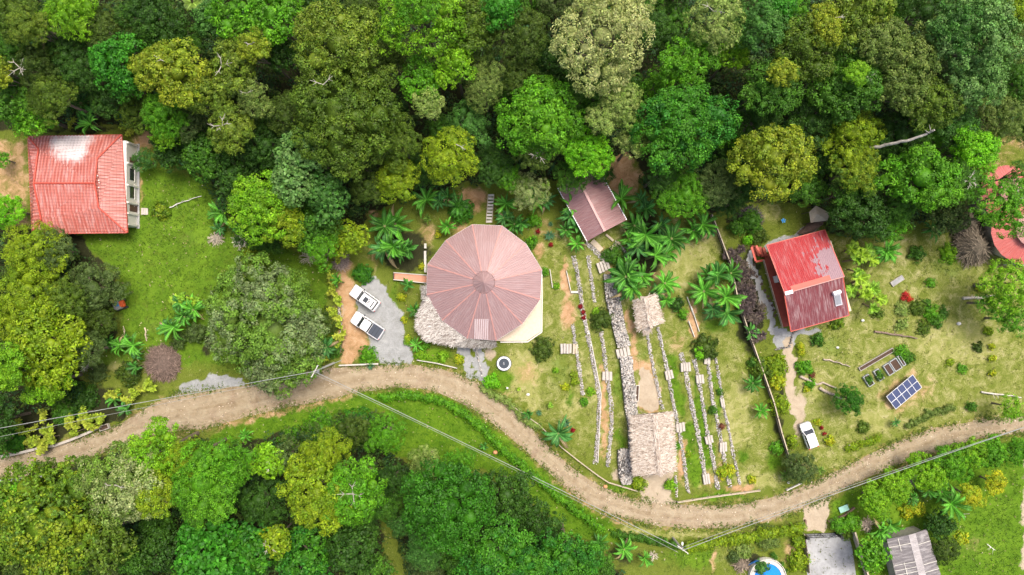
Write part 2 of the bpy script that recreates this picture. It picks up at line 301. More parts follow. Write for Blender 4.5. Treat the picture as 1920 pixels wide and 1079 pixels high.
    dirt = mx(dirt, .62*polym(X, Y, [(1640, 742), (1712, 688), (1745, 730), (1678, 788)], 8))
    for L in (ROAD_UP, ROAD_DN): dirt = mx(dirt, .62*linem(X, Y, L, 7, 9))
    dirt = mx(dirt, .8*linem(X, Y, [(420, 800), (547, 768), (640, 748)], 6, 6)); dirt = mx(dirt, .75*linem(X, Y, [(1040, 900), (1110, 955), (1190, 985)], 6, 6)); dirt = mx(dirt, .7*linem(X, Y, [(1660, 890), (1760, 850), (1850, 828)], 5, 5))
    pale = Z.copy()
    pale = mx(pale, polym(X, Y, [(1197, 690), (1220, 690), (1236, 740), (1236, 768), (1198, 766)], 6))
    pale = mx(pale, .9*polym(X, Y, [(1205, 885), (1262, 885), (1262, 950), (1200, 948)], 7))
    pale = mx(pale, .95*polym(X, Y, [(1508, 930), (1552, 930), (1552, 975), (1550, 998), (1508, 998)], 6))
    pale = mx(pale, .9*linem(X, Y, [(1478, 640), (1480, 730), (1492, 770)], 11, 6)); pale = mx(pale, .4*linem(X, Y, [(1530, 800), (1560, 880)], 12, 12))
    pale = mx(pale, .75*ell(X, Y, 1930, 1000, 16, 200)); pale = mx(pale, .6*ell(X, Y, 1500, 780, 16, 60))
    for b in [(1160, 890, 22, 14, .6), (1126, 830, 6, 40, .4), (920, 665, 12, 20, .6), (1000, 800, .1, .1, 0), (640, 590, 6, 40, .5)]: pale = mx(pale, b[4]*ell(X, Y, *b[:4]))
    grav = mx(Z, polym(X, Y, PARK, 8))
    grav = mx(grav, .95*polym(X, Y, [(325, 745), (345, 720), (390, 705), (440, 705), (470, 722), (400, 735)], 8))
    grav = mx(grav, linem(X, Y, [(869, 648), (876, 680), (882, 708)], 9, 5)); grav = mx(grav, linem(X, Y, [(897, 648), (903, 700), (910, 722)], 10, 5))
    grav = mx(grav, linem(X, Y, [(1405, 480), (1416, 520), (1440, 580), (1456, 625)], 7, 3)); grav = mx(grav, polym(X, Y, [(1448, 600), (1475, 625), (1525, 615), (1545, 620), (1500, 632), (1488, 645), (1478, 660), (1452, 655), (1450, 630)], 4))
    grav = mx(grav, .7*linem(X, Y, [(1430, 470), (1480, 445), (1530, 430)], 8, 5)); grav = mx(grav, .6*ell(X, Y, 1900, 480, 16, 30))
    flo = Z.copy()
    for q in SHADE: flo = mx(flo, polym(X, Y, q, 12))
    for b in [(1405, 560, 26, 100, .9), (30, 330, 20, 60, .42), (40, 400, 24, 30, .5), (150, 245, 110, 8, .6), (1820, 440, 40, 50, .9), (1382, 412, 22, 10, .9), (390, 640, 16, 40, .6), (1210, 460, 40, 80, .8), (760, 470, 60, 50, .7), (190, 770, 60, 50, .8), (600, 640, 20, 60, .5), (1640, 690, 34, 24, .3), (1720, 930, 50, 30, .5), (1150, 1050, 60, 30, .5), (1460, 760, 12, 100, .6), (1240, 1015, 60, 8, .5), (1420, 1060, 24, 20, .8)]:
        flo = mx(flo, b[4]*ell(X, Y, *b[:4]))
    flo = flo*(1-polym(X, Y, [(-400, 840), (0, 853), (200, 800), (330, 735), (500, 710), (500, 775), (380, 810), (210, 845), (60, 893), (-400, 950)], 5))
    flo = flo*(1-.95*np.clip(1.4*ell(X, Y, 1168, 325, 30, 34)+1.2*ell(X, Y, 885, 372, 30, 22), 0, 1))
    return dry, lush, dirt, flo, grav, pale

def mesh_grid(x0, x1, y0, y1, st):
    nx = int((x1-x0)/st)+1; ny = int((y1-y0)/st)+1
    X, Y = np.meshgrid(np.linspace(x0, x1, nx), np.linspace(y0, y1, ny)); return X, Y, nx, ny
X, Y, nx, ny = mesh_grid(-150, 150, -110, 110, .42)
PX, PY = X/M(1)+CX, CY-Y/M(1)
dr, lu, di, fl, gr, pa = masks(PX, PY)
v = np.stack([X, Y, np.zeros_like(X)], -1).reshape(-1, 3)
i = np.arange(nx*ny).reshape(ny, nx); q = np.stack([i[:-1, :-1], i[:-1, 1:], i[1:, 1:], i[1:, :-1]], -1).reshape(-1, 4)
me = bpy.data.meshes.new('ground'); me.vertices.add(len(v)); me.vertices.foreach_set('co', v.astype(np.float32).ravel())
me.loops.add(q.size); me.loops.foreach_set('vertex_index', q.astype(np.int32).ravel()); me.polygons.add(len(q))
me.polygons.foreach_set('loop_start', (np.arange(len(q))*4).astype(np.int32))
try: me.polygons.foreach_set('loop_total', np.full(len(q), 4, np.int32))
except Exception: pass
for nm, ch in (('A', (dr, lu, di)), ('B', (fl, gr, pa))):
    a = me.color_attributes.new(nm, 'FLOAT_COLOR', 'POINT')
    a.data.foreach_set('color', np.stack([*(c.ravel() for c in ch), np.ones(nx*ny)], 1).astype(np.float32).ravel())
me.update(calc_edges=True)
m, t, p = nodes('ground_cover'); v = coords(t)
sa = N(t, 'ShaderNodeSeparateColor'); t.links.new(attr(t, 'A'), sa.inputs[0]); sb = N(t, 'ShaderNodeSeparateColor'); t.links.new(attr(t, 'B'), sb.inputs[0])
n1 = noise(t, .28, 5, v, .62, .4); n2 = noise(t, 1.3, 5, v, .65); n3 = noise(t, 7, 4, v, .7); n4 = noise(t, .75, 5, v, .7, .8)
nn = mth(t, 'ADD', mth(t, 'MULTIPLY', n1, .45), mth(t, 'ADD', mth(t, 'MULTIPLY', n2, .35), mth(t, 'MULTIPLY', n3, .2)))
n5 = mth(t, 'ADD', mth(t, 'MULTIPLY', n4, .6), mth(t, 'MULTIPLY', n3, .4))
def edge(x, k, nz=None, a=.40, b=.60): return sstep(t, mth(t, 'ADD', x, mth(t, 'MULTIPLY', mth(t, 'SUBTRACT', nz or nn, .5), k)), a, b)
c = ramp(t, n3, [(.25, (.075, .105, .012)), (.5, (.12, .155, .02)), (.75, (.17, .20, .035))])
tan = ramp(t, n5, [(.3, (.165, .20, .035)), (.5, (.265, .27, .08)), (.68, (.43, .385, .20))])
c = mix(t, edge(sa.outputs[0], 1.5, n5, .36, .84), c, tan)
lc = ramp(t, mth(t, 'ADD', mth(t, 'MULTIPLY', n3, .55), mth(t, 'MULTIPLY', n4, .45)), [(.3, (.05, .105, .006)), (.48, (.095, .19, .01)), (.6, (.14, .24, .02)), (.74, (.27, .29, .07))])
lc = mix(t, 1.0, lc, ramp(t, n1, [(.35, (.66, .74, .7)), (.65, (1.12, 1.08, 1.1))]), 'MULTIPLY')
c = mix(t, edge(sa.outputs[1], 1.2, n5, .35, .8), c, lc)
dc = ramp(t, n5, [(.3, (.24, .14, .07)), (.5, (.42, .25, .13)), (.7, (.54, .40, .25))])
n6 = mth(t, 'ADD', mth(t, 'MULTIPLY', n4, .5), mth(t, 'MULTIPLY', noise(t, 11, 5, v, .75), .5))
c = mix(t, edge(sa.outputs[2], 2.6, n6, .30, .95), c, dc)
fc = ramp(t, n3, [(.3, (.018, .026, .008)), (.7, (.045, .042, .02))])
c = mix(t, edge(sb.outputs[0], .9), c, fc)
gv = ramp(t, n5, [(.3, (.20, .20, .18)), (.5, (.30, .305, .30)), (.7, (.42, .42, .41))])
c = mix(t, edge(sb.outputs[1], .9, n5, .38, .62), c, gv)
pc = ramp(t, n5, [(.3, (.32, .25, .17)), (.6, (.45, .37, .27)), (.75, (.54, .47, .37))])
c = mix(t, edge(sb.outputs[2], .9), c, pc)
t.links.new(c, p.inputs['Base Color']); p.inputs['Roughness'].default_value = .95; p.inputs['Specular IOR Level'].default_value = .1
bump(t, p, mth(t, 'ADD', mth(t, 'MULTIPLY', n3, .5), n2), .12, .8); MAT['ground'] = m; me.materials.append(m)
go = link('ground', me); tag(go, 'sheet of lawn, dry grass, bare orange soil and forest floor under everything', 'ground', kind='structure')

# road sheet
def resample(L, n):
    L = np.array(L, float); d = np.r_[0, np.cumsum(np.hypot(*np.diff(L, axis=0).T))]
    # smooth Catmull-like by interpolating then box filtering
    s = np.linspace(0, d[-1], n); P = np.stack([np.interp(s, d, L[:, k]) for k in (0, 1)], 1)
    for _ in range(6): P[1:-1] = (P[:-2]+2*P[1:-1]+P[2:])/4
    return P
U_ = resample(ROAD_UP, 560); D_ = resample(ROAD_DN, 560); rg = np.random.RandomState(4)
def wob(n, a):
    x = rg.randn(n); y = np.convolve(x, np.ones(5)/5, 'same'); z = np.convolve(rg.randn(n), np.ones(25)/25, 'same'); return (x*.25+y*.7+z*1.5)*a
U_[:, 1] += wob(560, 1.6); D_[:, 1] += wob(560, 1.6)
mb = MB(); K = 12; vs = []; uv = []
for a in range(560):
    for k in range(K+1):
        f = k/K; q0 = U_[a]*(1-f)+D_[a]*f; x, y, _ = W(*q0)
        zz = .012+.05*math.sin(math.pi*f)**.5 - .018*(math.exp(-((f-.3)/.07)**2)+math.exp(-((f-.7)/.07)**2))
        vs.append((x, y, zz)); uv.append((f, a*.35))
fs = [(a*(K+1)+k, (a+1)*(K+1)+k, (a+1)*(K+1)+k+1, a*(K+1)+k+1) for a in range(559) for k in range(K)]
mb.add(vs, fs, uv)
m, t, p = nodes('dirt_road'); v = coords(t); u, vv = uvxy(t)
c = ramp(t, noise(t, .9, 6, v, .65, .5), [(.3, (.225, .165, .10)), (.5, (.315, .245, .155)), (.72, (.40, .33, .225))])
cb = N(t, 'ShaderNodeCombineXYZ'); t.links.new(mth(t, 'MULTIPLY', u, 14), cb.inputs[0]); t.links.new(mth(t, 'MULTIPLY', vv, .12), cb.inputs[1])
sn = noise(t, 1, 4, cb.outputs[0]); c = mix(t, mth(t, 'MULTIPLY', sstep(t, sn, .45, .7), .45), c, (.40, .33, .225))
for cc in (.3, .7):
    g = mth(t, 'SUBTRACT', 1, mth(t, 'MULTIPLY', mth(t, 'ABSOLUTE', mth(t, 'SUBTRACT', u, cc)), 7), clamp=True)
    c = mix(t, mth(t, 'MULTIPLY', g, .32), c, (.43, .36, .255))
e = mth(t, 'SUBTRACT', 1, mth(t, 'MULTIPLY', mth(t, 'SUBTRACT', .5, mth(t, 'ABSOLUTE', mth(t, 'SUBTRACT', u, .5))), 9), clamp=True)
c = mix(t, mth(t, 'MULTIPLY', e, mth(t, 'MULTIPLY', sstep(t, noise(t, 1.6, 5, v, .7), .42, .66), .6)), c, (.22, .18, .08))
c = mix(t, mth(t, 'MULTIPLY', sstep(t, noise(t, .35, 3, v), .55, .72), .45), c, (.27, .19, .13))
t.links.new(c, p.inputs['Base Color']); p.inputs['Roughness'].default_value = .95; p.inputs['Specular IOR Level'].default_value = .1
bump(t, p, mth(t, 'ADD', noise(t, 5, 5, v), mth(t, 'MULTIPLY', noise(t, .9, 4, v), 1.5)), .10); MAT['road'] = m
tag(mb.build('dirt_road', 'road', smooth=True), 'beige unpaved road winding across the whole picture', 'road', kind='structure')

# ---------------------------------------------------------------- leaf clouds
GAIN = np.array([1.12, 1.20, .78])
def unit(a): return a/(np.linalg.norm(a, axis=-1, keepdims=True)+1e-9)
def quads(P, Nn, L, Wd, rng):
    """rhombic leaves at P with normals Nn"""
    r = rng.randn(*P.shape); T = unit(np.cross(Nn, r)); B = np.cross(Nn, T)
    L = np.asarray(L).reshape(-1, 1)/2; Wd = np.asarray(Wd).reshape(-1, 1)/2
    return np.stack([P-T*L, P+B*Wd-T*L*.1, P+T*L, P-B*Wd-T*L*.1], 1)
def shrink_ico():
    t_ = (1+5**.5)/2
    v = np.array([(-1, t_, 0), (1, t_, 0), (-1, -t_, 0), (1, -t_, 0), (0, -1, t_), (0, 1, t_), (0, -1, -t_), (0, 1, -t_), (t_, 0, -1), (t_, 0, 1), (-t_, 0, -1), (-t_, 0, 1)], float)
    f = [(0, 11, 5), (0, 5, 1), (0, 1, 7), (0, 7, 10), (0, 10, 11), (1, 5, 9), (5, 11, 4), (11, 10, 2), (10, 7, 6), (7, 1, 8), (3, 9, 4), (3, 4, 2), (3, 2, 6), (3, 6, 8), (3, 8, 9), (4, 9, 5), (2, 4, 11), (6, 2, 10), (8, 6, 7), (9, 8, 1)]
    v = [tuple(x) for x in unit(v)]
    for _ in range(2):
        nf = []; cache = {}
        def mid(a, b):
            k = (min(a, b), max(a, b))
            if k not in cache:
                mm = unit((np.array(v[a])+np.array(v[b]))/2); v.append(tuple(mm)); cache[k] = len(v)-1
            return cache[k]
        for a, b, c_ in f:
            x, y, z = mid(a, b), mid(b, c_), mid(c_, a); nf += [(a, x, z), (b, y, x), (c_, z, y), (x, y, z)]
        f = nf
    return np.array(v), np.array(f)
ICOV, ICOF = shrink_ico()
def crown(lobes, pal, clump, leaf, dens, rng, squash=.8, patch=None, asp=.55, low=-.3, core=.5):
    """lobes: list of (x,y,z,r). pal: list of albedos per lobe mix. returns mesh data"""
    Ls = np.array(lobes, float); Q = []; CC = []; ev = []; ef = []; ec = []; pal = np.array(pal, float)*GAIN
    for li, (x, y, z, r) in enumerate(Ls):
        n = max(5, int(2.4*math.pi*r*r/(math.pi*clump*clump)*2.2))
        d = unit(rng.randn(n*2, 3)); d = d[d[:, 2] > low][:n]
        cc = np.array([x, y, z])+d*r*np.array([1, 1, squash])*(1+rng.uniform(-.26, .17, (len(d), 1)))
        keep = np.ones(len(d), bool)
        for lj, (a, b, c_, s) in enumerate(Ls):
            if lj != li: keep &= np.linalg.norm((cc-[a, b, c_])/[1, 1, squash], axis=1) > s*.84
        cc, d = cc[keep], d[keep]
        if len(cc):
            nl = max(6, int(dens*(clump/leaf)**2)); k = len(cc)
            cr = clump*rng.uniform(.7, 1.25, (k, 1, 1))
            ld = unit(d[:, None]*.75+unit(rng.randn(k, nl, 3))); rr = rng.uniform(.5, 1.1, (k, nl, 1))
            P = cc[:, None]+ld*cr*rr*[1, 1, .8]; Nn = unit(ld+[0, 0, .35]+rng.randn(k, nl, 3)*.42)
            base = pal[(li*7+rng.randint(0, 100)) % len(pal)] if rng.rand() < .65 else pal[rng.randint(len(pal))]
            cb_ = np.where(rng.rand(k, 1) < (.55 if len(pal) > 1 else 1), base[None], pal[rng.randint(0, len(pal), k)])
            if patch is not None: cb_ = patch(cc, cb_, rng)
            col = cb_[:, None]*rng.uniform(.74, 1.26, (k, 1, 1))*rng.uniform(.62, 1.42, (k, nl, 1))
            col = col*(1+rng.uniform(-.08, .08, (k, nl, 3)))
            P = P.reshape(-1, 3); Nn = Nn.reshape(-1, 3); s = rng.uniform(.7, 1.3, len(P))*leaf
            Q.append(quads(P, Nn, s, s*asp, rng)); CC.append(col.reshape(-1, 3))
        if core:
            vv_ = ICOV*(1+.06*np.sin(ICOV[:, [0]]*9+li)*np.cos(ICOV[:, [1]]*8))*r*core*[1, 1, squash]+[x, y, z]
            ef.append(ICOF+sum(len(q_) for q_ in ev)); ev.append(vv_); ec.append(np.tile(pal[li % len(pal)], (len(ICOV), 1)))
    ex = (np.concatenate(ev), np.concatenate(ef), np.concatenate(ec)) if ev else None
    return np.concatenate(Q), np.clip(np.concatenate(CC), 0, .8), ex
def layout(x, y, ztop, R, rng, depth=.55, small=.36, big=.55, nl=None):
    """lobes of a crown of radius R whose top is at ztop"""
    rb = R*big; L = [(x+rng.uniform(-.08, .08)*R, y+rng.uniform(-.08, .08)*R, ztop-rb*.8, rb)]
    n = nl or max(5, int(5+R*.8)); a0 = rng.uniform(0, 6.28); sx = rng.uniform(.88, 1.14); sa = rng.uniform(0, 3.14)
    for k in range(n):
        a = a0+k*6.283/n+rng.uniform(-.25, .25); r = R*small*rng.uniform(.75, 1.2); d = R*rng.uniform(.86, 1.12)*(sx if abs(math.sin(a-sa)) > .7 else 1/sx)-r
        L.append((x+d*math.cos(a), y+d*math.sin(a), ztop-r*.8-R*depth*rng.uniform(.25, .9), r))
    for k in range(n//2):
        a = rng.uniform(0, 6.28); r = R*small*.8*rng.uniform(.7, 1.1); d = R*.45*rng.uniform(.6, 1.2)
        L.append((x+d*math.cos(a), y+d*math.sin(a), ztop-r*.8-R*.1*rng.uniform(0, 1.2), r))
    return L
BARK = (.20, .16, .12); PALE = (.40, .37, .31)
def trunk_mesh(mb, x, y, h, lobes, r, col, rng):
    mb.col = col; top = h*.5; lean = [rng.uniform(-.3, .3), rng.uniform(-.3, .3)]
    mb.tube([(x, y, -.1), (x+lean[0]*.3, y+lean[1]*.3, top*.5), (x+lean[0], y+lean[1], top)], [r*1.3, r, r*.8], 8)
    for lx, ly, lz, lr in lobes[:8]:
        m_ = ((x+lx)/2+rng.uniform(-.4, .4), (y+ly)/2+rng.uniform(-.4, .4), top+(lz-top)*.5+.3)
        mb.tube([(x+lean[0], y+lean[1], top-.2), m_, (lx, ly, lz)], [r*.6, r*.38, r*.12], 6)
def bare(mb, x, y, z, R, n, rng, col=PALE, up=.35):
    mb.col = col
    for k in range(n):
        a = k*6.283/n+rng.uniform(-.4, .4); L = R*rng.uniform(.6, 1.1); p0 = Vector((x, y, z))
        d = Vector((math.cos(a), math.sin(a), up)); p1 = p0+d*L*.5+Vector((rng.uniform(-.2, .2), rng.uniform(-.2, .2), .2)); p2 = p1+Vector((math.cos(a+rng.uniform(-.6, .6)), math.sin(a+rng.uniform(-.6, .6)), up*.6))*L*.5
        mb.tube([p0, p1, p2], [.065, .045, .02], 5)
        for s in (-1, 1):
            q = p1+Vector((math.cos(a+s*.8), math.sin(a+s*.8), .3))*L*.35; mb.tube([p1, q], [.035, .012], 5)
# ---------------------------------------------------------------- trees
PAL = {
 'olive': [(.082, .135, .016), (.105, .16, .020), (.067, .115, .014)],
 'oliveb': [(.125, .18, .022), (.15, .20, .026), (.10, .155, .02)],
 'yolive': [(.19, .235, .02), (.235, .265, .024), (.15, .205, .018)],
 'dolive': [(.06, .10, .016), (.075, .115, .02), (.05, .085, .014)],
 'lime': [(.15, .30, .012), (.19, .34, .02), (.12, .26, .012)],
 'vlime': [(.12, .33, .012), (.16, .38, .015)],
 'bright': [(.08, .23, .012), (.11, .27, .015), (.07, .19, .012)],
 'mid': [(.055, .145, .015), (.07, .17, .018), (.045, .12, .015)],
 'vivid': [(.045, .16, .012), (.06, .19, .015), (.03, .14, .018)],
 'dark': [(.032, .085, .012), (.045, .11, .015), (.026, .07, .011)],
 'rich': [(.034, .135, .008), (.045, .16, .010), (.028, .11, .008)],
 'teal': [(.055, .15, .032), (.075, .18, .042), (.045, .12, .026)],
 'tealp': [(.115, .22, .075), (.155, .26, .105), (.09, .18, .055)],
 'emer': [(.04, .18, .014), (.055, .21, .018), (.03, .14, .012)],
 'silver': [(.22, .26, .13), (.27, .30, .17), (.15, .21, .06), (.12, .20, .03)],
 'silver2': [(.125, .19, .045), (.15, .215, .06), (.12, .19, .04), (.11, .20, .02)],
 'cream': [(.31, .32, .17), (.36, .36, .21), (.25, .28, .12)],
 'pale': [(.20, .26, .09), (.24, .29, .11), (.16, .23, .06)],
 'ygreen': [(.18, .25, .012), (.22, .29, .015), (.14, .22, .012)],
 'greyg': [(.075, .115, .04), (.095, .135, .05), (.06, .095, .03)],
 'gold': [(.38, .36, .018), (.32, .35, .02), (.22, .30, .02)],
 'greyo': [(.12, .17, .045), (.15, .195, .06), (.095, .145, .035)],
 'mixy': [(.11, .19, .015), (.18, .235, .018), (.075, .14, .016)],
}
